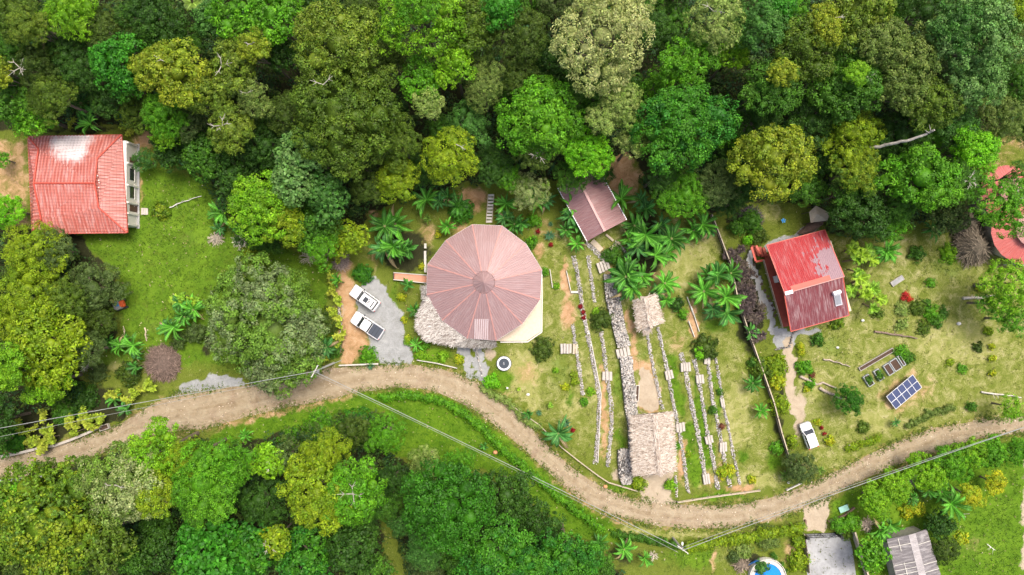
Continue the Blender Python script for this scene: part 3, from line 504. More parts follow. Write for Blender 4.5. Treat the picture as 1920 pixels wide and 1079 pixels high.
# style: clump radius, leaf size, density, aspect
STY = {'fine': (.54, .20, 6.4, .55), 'cauli': (.68, .24, 6.4, .8), 'broad': (.62, .38, 8, .6), 'soft': (.8, .24, 4.6, .55), 'silv': (.72, .26, 8, .8), 'big': (.5, .60, 9, .6), 'spray': (.62, .34, 9, .36)}
T = [
 # px, py, radius px, height m, palette, style, bare branches, label
 (640, 85, 78, 20, 'oliveb', 'cauli', 0, 'pale olive tree with a lobed crown north of the brown-olive giant'),
 (640, 210, 98, 19, 'olive', 'cauli', 2, 'very wide brown-olive tree in the forest above the banana clump'),
 (655, 290, 52, 16, 'olive', 'cauli', 0, 'smaller brown-olive tree hanging below the brown-olive giant'),
 (1125, 75, 92, 21, 'cream', 'spray', 0, 'huge cream-green tree at the top edge of the forest'),
 (1150, 20, 60, 19, 'cream', 'spray', 0, 'cream-green tree cut off by the top edge behind the huge cream one'),
 (1140, 140, 34, 16, 'pale', 'spray', 3, 'small pale tree with bare limbs below the huge cream-green one'),
 (1280, 238, 88, 18, 'vivid', 'cauli', 0, 'large round vivid green tree right of the small metal shed'),
 (1008, 225, 78, 17, 'bright', 'cauli', 0, 'bright green tree above the round house, with lobes to the east'),
 (1000, 285, 42, 14, 'dolive', 'fine', 7, 'dark olive tree with a star of bare grey limbs above the round house'),
 (1100, 290, 44, 13, 'vlime', 'cauli', 0, 'brilliant lime tree just above the small mauve metal shed'),
 (1070, 325, 36, 9, 'mid', 'fine', 0, 'leafy green tree overhanging the west corner of the mauve shed'),
 (1128, 325, 22, 6, 'dark', 'fine', 0, 'low dark tree touching the ridge of the mauve shed'),
 (1165, 205, 44, 16, 'pale', 'cauli', 0, 'pale green tree left of the large vivid green one'),
 (1185, 270, 34, 14, 'pale', 'cauli', 0, 'pale yellow-green tree above the bare orange patch by the shed'),
 (1122, 235, 26, 16, 'pale', 'cauli', 0, 'pale tree with a frayed west side next to the white star of branches'),
 (1133, 190, 14, 15, 'pale', 'fine', 6, 'white leafless tree top forming a star in the forest'),
 (1288, 118, 50, 16, 'bright', 'cauli', 0, 'rounded bright green tree north of the large vivid green one'),
 (1335, 45, 55, 19, 'pale', 'spray', 2, 'pale drooping tree at the top edge right of a black gap'),
 (1370, 110, 28, 13, 'lime', 'big', 0, 'spotty lime tree with big separate leaf tufts'),
 (1420, 55, 48, 18, 'teal', 'cauli', 0, 'blue-green tree at the top edge left of the olive-yellow crowns'),
 (1442, 170, 52, 17, 'mid', 'cauli', 0, 'mid green tree with yellow patches near the middle of the east forest'),
 (1450, 150, 26, 19, 'yolive', 'cauli', 0, 'small yellow crown rising out of the mid green tree'),
 (1449, 305, 72, 17, 'yolive', 'cauli', 0, 'big mustard-olive round tree above the lawn with the blue toy'),
 (1280, 365, 46, 11, 'bright', 'fine', 0, 'yellow-green tree above the banana plants by the slatted fence'),
 (1235, 330, 34, 12, 'dark', 'fine', 0, 'dark tree right of the bare orange patch'),
 (1345, 345, 40, 11, 'greyg', 'fine', 0, 'grey-green tree left of the mustard-olive one'),
 (1370, 380, 28, 7, 'dark', 'fine', 0, 'low dark green tree at the top of the slatted fence'),
 (1420, 225, 48, 12, 'dark', 'soft', 0, 'dark green tree between the vivid green and mustard-olive ones'),
 (1385, 60, 30, 12, 'dark', 'soft', 0, 'dark crown sunk between two pale trees at the top edge'),
 (1225, 60, 40, 11, 'dark', 'soft', 0, 'dark low tree in the black gap right of the huge cream one'),
 (985, 75, 48, 17, 'dolive', 'fine', 0, 'dark olive tree left of the huge cream-green one'),
 (1040, 110, 46, 13, 'dark', 'cauli', 0, 'dark green tree in the gap beside the huge cream crown'),
 (975, 150, 40, 14, 'dolive', 'fine', 0, 'dull olive tree north-west of the bright lobed tree'),
 (1060, 190, 30, 13, 'dark', 'fine', 0, 'dark tree wedged above the bright lobed tree'),
 (785, 45, 76, 20, 'lime', 'spray', 0, 'large deep lime tree at the top edge with feathery edges'),
 (790, 20, 46, 22, 'bright', 'spray', 0, 'top lobe of feathery green foliage cut by the top edge'),
 (888, 50, 56, 17, 'olive', 'cauli', 0, 'olive tree right of the large deep lime one'),
 (940, 25, 36, 18, 'emer', 'cauli', 0, 'emerald tree at the top edge near the middle'),
 (855, 130, 40, 16, 'lime', 'broad', 0, 'bright lime-topped tree west of the middle of the forest'),
 (790, 155, 42, 15, 'bright', 'broad', 0, 'green tree beside the lime-topped one, right of the olive giants'),
 (805, 205, 28, 15, 'pale', 'cauli', 0, 'small pale olive crown below the lime-topped tree'),
 (910, 170, 40, 15, 'greyo', 'fine', 0, 'greyish olive tree with twiggy texture above the round house'),
 (895, 105, 36, 14, 'dolive', 'fine', 2, 'dark olive tree with pale twigs between the lime and olive ones'),
 (880, 240, 42, 12, 'teal', 'soft', 0, 'dull blue-green tree in shade below the twiggy olive one'),
 (845, 295, 54, 14, 'ygreen', 'fine', 1, 'dense yellow-green tree above the top-left bananas of the round house'),
 (748, 270, 48, 14, 'olive', 'fine', 0, 'dark yellow-olive tree left of the dense yellow-green one'),
 (745, 335, 44, 11, 'ygreen', 'fine', 0, 'speckled green tree above the great banana clump'),
 (690, 350, 34, 10, 'dolive', 'fine', 0, 'dark olive tree between the teal one and the banana clump'),
 (720, 160, 28, 16, 'olive', 'cauli', 0, 'narrow olive tree on the east shoulder of the brown-olive giant'),
 (735, 110, 34, 13, 'dolive', 'fine', 0, 'dull tree under the edge of the large deep lime one'),
 (925, 315, 36, 10, 'dark', 'fine', 0, 'dark tree right of the dense yellow-green one'),
 (990, 360, 36, 9, 'silver', 'fine', 0, 'silvery grey tree above the banana row by the mauve shed'),
 (950, 330, 26, 9, 'bright', 'cauli', 0, 'small bright tree left of the silvery grey one'),
 (572, 290, 46, 15, 'tealp', 'big', 0, 'pale blue-green big-leaved tree, upper of the three'),
 (555, 345, 44, 14, 'tealp', 'big', 0, 'pale blue-green big-leaved tree, lower left of the three'),
 (615, 365, 46, 13, 'teal', 'big', 0, 'blue-green big-leaved tree, lower right of the three'),
 (492, 385, 60, 13, 'lime', 'cauli', 0, 'bright lime tree at the edge of the western lawn'),
 (535, 415, 46, 11, 'ygreen', 'cauli', 0, 'yellow-green tree joined to the east side of the lime one'),
 (590, 425, 44, 10, 'mid', 'broad', 0, 'green tree above the leafless bush of the western lawn'),
 (655, 450, 35, 7, 'ygreen', 'broad', 0, 'rounded speckled yellow-green tree left of the great banana clump'),
 (540, 220, 40, 13, 'dolive', 'fine', 0, 'dark olive tree above the pale blue-green ones'),
 (500, 270, 50, 11, 'dark', 'fine', 0, 'dark forest tree west of the pale blue-green ones'),
 (485, 190, 34, 15, 'greyo', 'cauli', 2, 'dull olive tree with pale limbs beside a black gap'),
 (520, 35, 52, 17, 'bright', 'broad', 0, 'green tree at the top edge left of the pale olive one'),
 (525, 100, 38, 13, 'dark', 'broad', 0, 'dark green tree above the black gap'),
 (605, 10, 44, 14, 'dark', 'fine', 0, 'dark tree cut off by the top edge above the pale olive one'),
 (682, 20, 40, 15, 'dolive', 'fine', 0, 'dull olive tree at the top edge between lime and pale olive ones'),
 (490, 100, 32, 18, 'yolive', 'cauli', 2, 'yellow tree with thin white limbs, right of the wide yellow one'),
 (445, 125, 50, 16, 'oliveb', 'cauli', 3, 'olive tree with white limbs east of the wide yellow one'),
 (345, 145, 58, 17, 'yolive', 'cauli', 2, 'wide mustard-yellow tree in the north-west forest'),
 (305, 130, 42, 16, 'yolive', 'cauli', 0, 'yellow tree forming the west part of the wide mustard crown'),
 (390, 175, 44, 15, 'oliveb', 'cauli', 0, 'yellow-olive tree south-east of the wide mustard crown'),
 (225, 118, 50, 15, 'emer', 'broad', 0, 'emerald green tree left of the wide mustard one'),
 (245, 165, 34, 12, 'vivid', 'broad', 0, 'green tree below the emerald one'),
 (310, 215, 44, 12, 'bright', 'fine', 0, 'feathery green tree below the wide mustard crown'),
 (315, 250, 32, 9, 'lime', 'broad', 0, 'small bright green tree at the corner of the western lawn'),
 (360, 235, 34, 10, 'greyg', 'fine', 0, 'dusky grey-green tree beside white twisted limbs'),
 (440, 245, 44, 14, 'oliveb', 'cauli', 4, 'yellow-olive tree with white twisted limbs above the lime one'),
 (425, 180, 40, 12, 'dolive', 'fine', 0, 'dull dark tree between the yellow-olive ones'),
 (385, 290, 46, 9, 'mid', 'broad', 0, 'leafy mid green tree at the north edge of the western lawn'),
 (440, 325, 44, 9, 'dark', 'broad', 0, 'dark green tree above the lime tree of the western lawn'),
 (320, 285, 34, 6, 'dark', 'broad', 0, 'low dark tree between the tiled house and the lawn'),
 (268, 300, 21, 4, 'teal', 'fine', 0, 'small grey-green tree against the white wall of the tiled house'),
 (455, 30, 50, 17, 'bright', 'broad', 0, 'bright green tree at the top edge, right of the giant-leaved plant'),
 (405, 45, 36, 13, 'teal', 'broad', 0, 'soft blue-green tree below the giant-leaved plant'),
 (290, 35, 60, 14, 'dark', 'fine', 0, 'wide dark tree at the top edge of the north-west forest'),
 (290, 80, 34, 12, 'mid', 'broad', 0, 'leafy dark tree south of the wide dark one'),
 (205, 60, 44, 14, 'dolive', 'fine', 0, 'dull tree above the emerald one'),
 (140, 22, 54, 16, 'lime', 'fine', 1, 'bright green tree with a white limb at the top left'),
 (45, 30, 54, 16, 'olive', 'fine', 0, 'olive tree in the top left corner'),
 (72, 62, 36, 17, 'oliveb', 'fine', 0, 'small yellow-olive crown near the top left corner'),
 (20, 85, 44, 14, 'mid', 'fine', 0, 'mid green tree at the left edge near the top'),
 (75, 125, 46, 13, 'dolive', 'fine', 5, 'dark tree with grey bare limbs in the north-west forest'),
 (130, 110, 46, 12, 'dark', 'fine', 0, 'dark tree between the bare-limbed and the emerald ones'),
 (100, 185, 44, 12, 'olive', 'fine', 0, 'dusty olive tree above the tiled house'),
 (14, 145, 30, 14, 'yolive', 'cauli', 0, 'yellow tree cut off by the left edge'),
 (20, 190, 40, 11, 'mid', 'broad', 0, 'green tree at the left edge above the bare yard'),
 (60, 215, 44, 9, 'bright', 'broad', 0, 'bright leafy tree above the north-west corner of the tiled roof'),
 (170, 140, 34, 11, 'dark', 'fine', 0, 'dark tree above the tall banana plant'),
 (205, 190, 36, 9, 'dark', 'fine', 0, 'shaded tree between the tall banana plant and the emerald tree'),
 (255, 210, 34, 8, 'olive', 'fine', 0, 'yellowish low tree above the east corner of the tiled roof'),
 (1590, 28, 64, 19, 'oliveb', 'cauli', 0, 'olive green tree at the top edge in the east'),
 (1500, 95, 58, 18, 'olive', 'cauli', 0, 'olive tree with yellow tips west of the olive green one'),
 (1535, 60, 40, 19, 'yolive', 'cauli', 1, 'yellowish tree between two olive ones at the top'),
 (1448, 25, 34, 17, 'emer', 'broad', 0, 'bright emerald sliver of a tree at the top edge'),
 (1640, 85, 48, 18, 'greyo', 'cauli', 0, 'grey-olive tree west of the mint giant'),
 (1700, 125, 56, 17, 'greyo', 'cauli', 0, 'large grey-olive tree touching the mint giant'),
 (1685, 170, 46, 16, 'greyo', 'cauli', 0, 'grey-olive tree in the middle of three by the mint giant'),
 (1738, 200, 46, 16, 'olive', 'cauli', 0, 'drooping olive tree with a dark hole, below the mint giant'),
 (1588, 160, 68, 16, 'mid', 'cauli', 2, 'broad green tree with a yellow heart in the east forest'),
 (1585, 150, 24, 18, 'lime', 'fine', 0, 'yellow-green heart standing out of the broad green tree'),
 (1825, 65, 84, 20, 'tealp', 'cauli', 0, 'giant mint-green tree near the top right'),
 (1790, 60, 50, 20, 'teal', 'cauli', 0, 'western lobe tree of the mint-green pair'),
 (1820, 150, 56, 17, 'tealp', 'cauli', 0, 'mint-green tree hanging below the giant mint one'),
 (1885, 25, 40, 18, 'ygreen', 'cauli', 0, 'yellow-green tree in the top right corner'),
 (1882, 95, 34, 15, 'greyo', 'fine', 0, 'muted olive tree right of the giant mint one'),
 (1725, 25, 46, 13, 'dark', 'soft', 0, 'shaded tree at the top edge left of the giant mint one'),
 (1595, 255, 52, 12, 'ygreen', 'fine', 0, 'yellow-green tree in half shade above the fallen white trunk'),
 (1600, 320, 46, 12, 'mixy', 'fine', 0, 'speckled yellow and dark green tree below the fallen white trunk'),
 (1520, 230, 50, 12, 'dark', 'soft', 0, 'dark blue-green tree right of the mustard-olive round one'),
 (1555, 300, 30, 9, 'dark', 'soft', 0, 'shaded tree right of the mustard-olive round one'),
 (1725, 335, 68, 14, 'bright', 'cauli', 0, 'broad bright green tree above the eastern garden'),
 (1790, 345, 36, 12, 'mid', 'fine', 8, 'tree with many white bare limbs right of the broad bright one'),
 (1825, 282, 44, 12, 'vlime', 'cauli', 0, 'bright lime tree above the red crescent roof'),
 (1795, 245, 46, 11, 'teal', 'soft', 0, 'misty blue-green tree above the bright lime one'),
 (1880, 215, 50, 12, 'greyo', 'fine', 0, 'misty olive tree at the right edge of the forest'),
 (1905, 160, 36, 13, 'mid', 'fine', 0, 'green tree cut off by the right edge'),
 (1690, 255, 50, 11, 'dark', 'soft', 0, 'dark tree below the drooping olive one'),
 (1660, 290, 34, 9, 'dark', 'soft', 0, 'dark tree left of the broad bright green one'),
 (1585, 405, 36, 8, 'dark', 'soft', 0, 'dark blue-green tree beside the brown canvas shelter'),
 (1620, 395, 52, 10, 'dark', 'cauli', 0, 'dark green tree above the big-leaved lime plants'),
 (1670, 425, 32, 7, 'bright', 'cauli', 0, 'small green tree at the north edge of the eastern garden'),
 (1860, 375, 52, 13, 'bright', 'spray', 0, 'feathery bright green tree between the two red round roofs'),
 (1895, 400, 44, 13, 'bright', 'spray', 0, 'feathery green tree over the southern red round roof'),
 (1905, 330, 26, 11, 'mid', 'spray', 0, 'small feathery tree on the northern red round roof'),
 (1895, 535, 50, 9, 'lime', 'spray', 0, 'sprawling feathery tree at the right edge below the red roofs'),
 (1865, 570, 30, 7, 'bright', 'spray', 0, 'feathery tree standing at the end of the fallen pale trunk'),
 (1900, 600, 30, 7, 'bright', 'spray', 0, 'lowest feathery green tree at the right edge'),
 (1898, 765, 22, 5, 'lime', 'spray', 0, 'small feathery tree by the road at the right edge'),
 (1597, 751, 27, 4, 'rich', 'fine', 0, 'perfectly round dark green tree right of two dead logs'),
 # west side
 (60, 480, 62, 8, 'ygreen', 'fine', 0, 'yellow-green tree below the south-west corner of the tiled house'),
 (98, 470, 42, 7, 'greyg', 'fine', 0, 'grey-green tree overlapping the corner of the tiled roof'),
 (165, 540, 54, 6.5, 'greyg', 'fine', 0, 'dark grey-green tree beside the orange digger'),
 (168, 603, 42, 5.5, 'dolive', 'fine', 0, 'dark tree just below the orange digger'),
 (120, 560, 44, 8.5, 'olive', 'fine', 0, 'brownish olive crown between the grey-green and yellow trees'),
 (40, 570, 62, 10, 'ygreen', 'fine', 0, 'yellow-green tree at the left edge, middle of the picture'),
 (85, 650, 72, 11, 'ygreen', 'broad', 0, 'big bright yellow-green tree above the croton bushes by the road'),
 (15, 690, 46, 14, 'lime', 'cauli', 0, 'lime tree cut off by the left edge above the road'),
 (90, 715, 42, 9, 'lime', 'cauli', 0, 'lime lower part tree hanging toward the overhead wires'),
 (8, 395, 34, 6, 'vlime', 'cauli', 0, 'bright green tree at the left edge beside the bare yard'),
 (5, 300, 16, 3, 'bright', 'fine', 0, 'little green tree at the left edge beside the tiled house'),
 # bottom
 (80, 985, 108, 17, 'mixy', 'broad', 0, 'huge yellow-tipped tree in the bottom left corner'),
 (95, 900, 40, 11, 'olive', 'broad', 0, 'olive tree between the road and the huge yellow-tipped one'),
 (190, 1010, 60, 14, 'olive', 'broad', 0, 'olive tree on the east flank of the huge yellow-tipped one'),
 (232, 905, 70, 17, 'silver', 'cauli', 2, 'silver-leaved tree just below the road on the left'),
 (290, 850, 56, 15, 'lime', 'cauli', 0, 'lime tree touching the road beside the silver-leaved one'),
 (300, 925, 40, 16, 'ygreen', 'cauli', 0, 'yellow-green tree on the east side of the silver-leaved one'),
 (390, 905, 72, 16, 'bright', 'fine', 0, 'large finely textured green tree below the road on the left'),
 (355, 860, 46, 14, 'ygreen', 'fine', 0, 'yellowish green tree above the large finely textured one'),
 (440, 870, 42, 13, 'bright', 'fine', 0, 'green tree east of the large finely textured one'),
 (18, 935, 36, 6, 'vlime', 'broad', 0, 'low vivid green tree at the left edge under the road'),
 (395, 1045, 76, 12, 'emer', 'big', 0, 'emerald broad-leaved tree at the bottom edge'),
 (470, 1030, 52, 10, 'vivid', 'big', 0, 'deep green broad-leaved tree right of the emerald one'),
 (290, 1030, 46, 8, 'dark', 'broad', 0, 'dark tree in shade left of the emerald broad-leaved one'),
 (490, 940, 48, 9, 'dark', 'fine', 0, 'dark tree between the finely textured and yellow-lobed ones'),
 (505, 865, 34, 10, 'lime', 'big', 3, 'sparse lime tree with pale limbs above the dark hollow'),
 (520, 1010, 30, 10, 'ygreen', 'big', 4, 'sparse yellow-leaved sapling with white limbs in the dark hollow'),
 (600, 925, 66, 16, 'ygreen', 'cauli', 0, 'yellow-green lobed tree below the fern bank'),
 (665, 920, 60, 16, 'bright', 'cauli', 4, 'green lobed tree with white bare limbs below the fern bank'),
 (610, 850, 46, 11, 'ygreen', 'fine', 0, 'light green tree joining the fern bank and the lobed pair'),
 (570, 1050, 56, 9, 'vivid', 'broad', 0, 'shaded green tree at the bottom edge with soft leaves'),
 (660, 1030, 54, 10, 'dark', 'broad', 0, 'dark tree left of the narrow dark lawn'),
 (735, 905, 34, 9, 'dark', 'fine', 0, 'dark tree between the lobed pair and the rich green giant'),
 (800, 868, 34, 8, 'pale', 'fine', 0, 'pale green tree at the top of the rich green group'),
 (860, 872, 34, 7, 'bright', 'fine', 0, 'light green tree below the lower lawn'),
 (750, 980, 22, 8, 'teal', 'soft', 0, 'small blue-green tree on the edge of the narrow dark lawn'),
 (842, 945, 86, 20, 'rich', 'cauli', 0, 'giant rich green tree with curly lobes at the bottom middle'),
 (800, 1030, 36, 11, 'teal', 'fine', 0, 'dull blue-green tree at the bottom edge beside the dark lawn'),
 (945, 930, 54, 11, 'dark', 'cauli', 0, 'rich green tree right of the giant curly one'),
 (935, 1042, 68, 18, 'vivid', 'cauli', 0, 'rich green tree at the bottom edge right of the giant curly one'),
 (1010, 998, 54, 9, 'dark', 'cauli', 0, 'dark green tree sloping toward the road bend'),
 (1065, 1045, 58, 15, 'vivid', 'cauli', 0, 'bright-edged green tree at the bottom edge near the utility pole'),
 (1000, 1065, 46, 18, 'vivid', 'cauli', 0, 'bright-edged tree at the bottom edge in the middle of the rich group'),
 (1115, 1060, 38, 9, 'mid', 'cauli', 0, 'last tree of the rich green group, nearest the utility pole'),
 (868, 1065, 42, 10, 'mid', 'cauli', 0, 'rich green tree cut by the bottom edge below the giant curly one'),
 (1645, 940, 33, 5, 'lime', 'cauli', 0, 'lime round tree nearest the green roadside panel'),
 (1682, 912, 32, 5, 'lime', 'cauli', 0, 'lime round tree second in the row along the road'),
 (1745, 890, 38, 5, 'lime', 'cauli', 0, 'lime tree in the middle of the row along the road'),
 (1790, 872, 34, 5, 'bright', 'cauli', 0, 'green tree fourth in the row along the road'),
 (1825, 852, 32, 5, 'lime', 'cauli', 0, 'green tree fifth in the row along the road'),
 (1862, 850, 30, 5, 'bright', 'cauli', 0, 'bright green round tree sixth in the row along the road'),
 (1908, 846, 28, 5, 'bright', 'cauli', 0, 'bright green tree at the right end of the row along the road'),
 (1636, 1040, 32, 6, 'bright', 'big', 0, 'glossy green tree between the slatted fence and the grey shed'),
 (1866, 905, 20, 4, 'gold', 'cauli', 0, 'small tree with orange-yellow tips in the bottom right lawn'),
 (1820, 930, 26, 5, 'gold', 'fine', 0, 'golden bushy tree in the bottom right lawn'),
 (1765, 985, 28, 4, 'dark', 'broad', 0, 'dark leafy tree right of the grey shed roof corner'),
 (1775, 1035, 28, 4, 'dolive', 'fine', 0, 'dull soft tree beside the sandy patch in the bottom right'),
 (1503, 880, 30, 4, 'greyg', 'fine', 0, 'grey-green feathery tree at the end of the slatted fence'),
]
EXC = set()
def rng_of(i): return np.random.RandomState(1000+i)
def bumpy_silver(cc, col, rng):
    g = np.sin(cc[:, 0]*.55+1)*np.cos(cc[:, 1]*.5)+rng.randn(len(cc))*.55
    return np.where((g > .12)[:, None], np.array([(.19, .265, .095)])*rng.uniform(.8, 1.1, (len(cc), 1)), np.array([(.14, .26, .03)]))
def plant_tree(i, px, py, R, h, pal, sty, br, label, patch=None, name='tree', group=None, **kw):
    rng = rng_of(i); zc = h*.8; x, y, _ = W(px, py, zc); R = M(R, zc)
    lob = layout(x, y, h, R, rng, depth=min(.6, .5*h/R), **kw)
    lob = [(a, b, max(c_, r*.55), r) for a, b, c_, r in lob]
    cl, lf, dn, asp = STY[sty]; k = min(1, max(.6, R/4.5))
    Q, CL, ex = crown(lob, PAL[pal], cl*k, lf*min(1, k*1.1), dn, rng, patch=patch, asp=asp, core=.3 if sty == 'spray' else .5)
    root = empty(name, (x, y, 0), label, 'tree', group)
    off = np.array([x, y, 0]); me = leafmesh('crown', Q-off, CL, extra=(ex[0]-off, ex[1], ex[2])); link('crown', me, root)
    mb = MB(); trunk_mesh(mb, x, y, h, lob, max(.12, R*.07), BARK, rng)
    if br: bare(mb, x+rng.uniform(-.4, .4)*R, y+rng.uniform(-.4, .4)*R, h-.45, min(1.9, R*.5), br, rng)
    mb.build('trunk', 'bark', root)
    return root
for i, a in enumerate(T): plant_tree(i, *a)
# smaller dark trees in the gaps of the canopy
rg = np.random.RandomState(31); got = [(a[0], a[1], a[2]*.80) for a in T]+[(492, 610, 110)]
def in_forest(x, y): return any(inside(np.array([float(x)]), np.array([float(y)]), q)[0] for q in SHADE)
REG = [('north-west', 'dark young tree filling a gap in the north-west forest', lambda x, y: y < 480 and x < 640), ('north', 'dark young tree filling a gap in the middle of the northern forest', lambda x, y: y < 480 and x < 1280), ('north-east', 'dark young tree filling a gap in the north-east forest', lambda x, y: y < 480), ('west', 'dark young tree filling a gap in the woods at the left edge', lambda x, y: y < 840 and x < 300), ('south', 'dark young tree filling a gap in the woods below the road', lambda x, y: True)]
for k in range(9000):
    a, b = rg.uniform(-20, 1940), rg.uniform(-25, 1100)
    if not in_forest(a, b) or (30 < a < 300 and 225 < b < 470) or (0 < a < 300 and 745 < b < 860) or (1375 < a < 1570 and 360 < b < 470) or (190 < a < 320 and 500 < b < 700) or math.hypot(a-1168, b-325) < 60 or math.hypot(a-885, b-372) < 45 or (1040 < a < 1190 and b > 290 and b < 470): continue
    gap = min(math.hypot(a-c_[0], b-c_[1])-c_[2] for c_ in got)
    if gap < 6: continue
    R = min(38, 22+gap*.8); nm, lb, _ = next(r_ for r_ in REG if r_[2](a, b)); pal = ['dark', 'mid', 'dolive', 'greyg', 'mid', 'bright'][rg.randint(6)]
    plant_tree(700+len(got), a, b, R, rg.uniform(6, 10), pal, ['fine', 'soft', 'broad'][rg.randint(3)], 0, lb, group='young trees in gaps of the %s forest' % nm); got.append((a, b, R*.8))
    if len(got) > 270: break
# the broad round silver-green tree by the road
plant_tree(500, 492, 610, 113, 12, 'silver2', 'silv', 0, 'very broad round tree with silver and green tufts above the road', patch=bumpy_silver, nl=16, small=.3, big=.62)

# ---------------------------------------------------------------- shrubs: one mesh each
def shrub(i, px, py, R, h, pal, sty, label, cat='shrub', group=None, name='shrub', flat=1, clump=None):
    rng = rng_of(2000+i); x, y, _ = W(px, py, h*.6); R = M(R, h*.6)
    lob = [(x, y, h-R*.45, R*.55)]+[(x+.52*R*math.cos(a), y+.52*R*math.sin(a), max(.15, h-R*.6-rng.uniform(0, .2)*h), R*.42*rng.uniform(.8, 1.2)) for a in np.arange(5)*1.257+rng.uniform(0, 6)]
    lob = [(a, b, min(max(c_, .12), max(.12, h-r*.5)), r) for a, b, c_, r in lob]
    cl, lf, dn, asp = STY[sty]; cl = clump or min(cl*.6, R*.4)
    Q, CL, ex = crown(lob, PAL[pal], cl, min(lf*.8, cl*.7), dn, rng, asp=asp, core=.7)
    z = Q[..., 2]; Q[..., 2] = np.maximum(z, .02)
    off = np.array([x, y, 0]); o = link(name, leafmesh(name, Q-off, CL, extra=(ex[0]-off, ex[1], ex[2]))); o.location = (x, y, 0)
    return tag(o, label, cat, group)
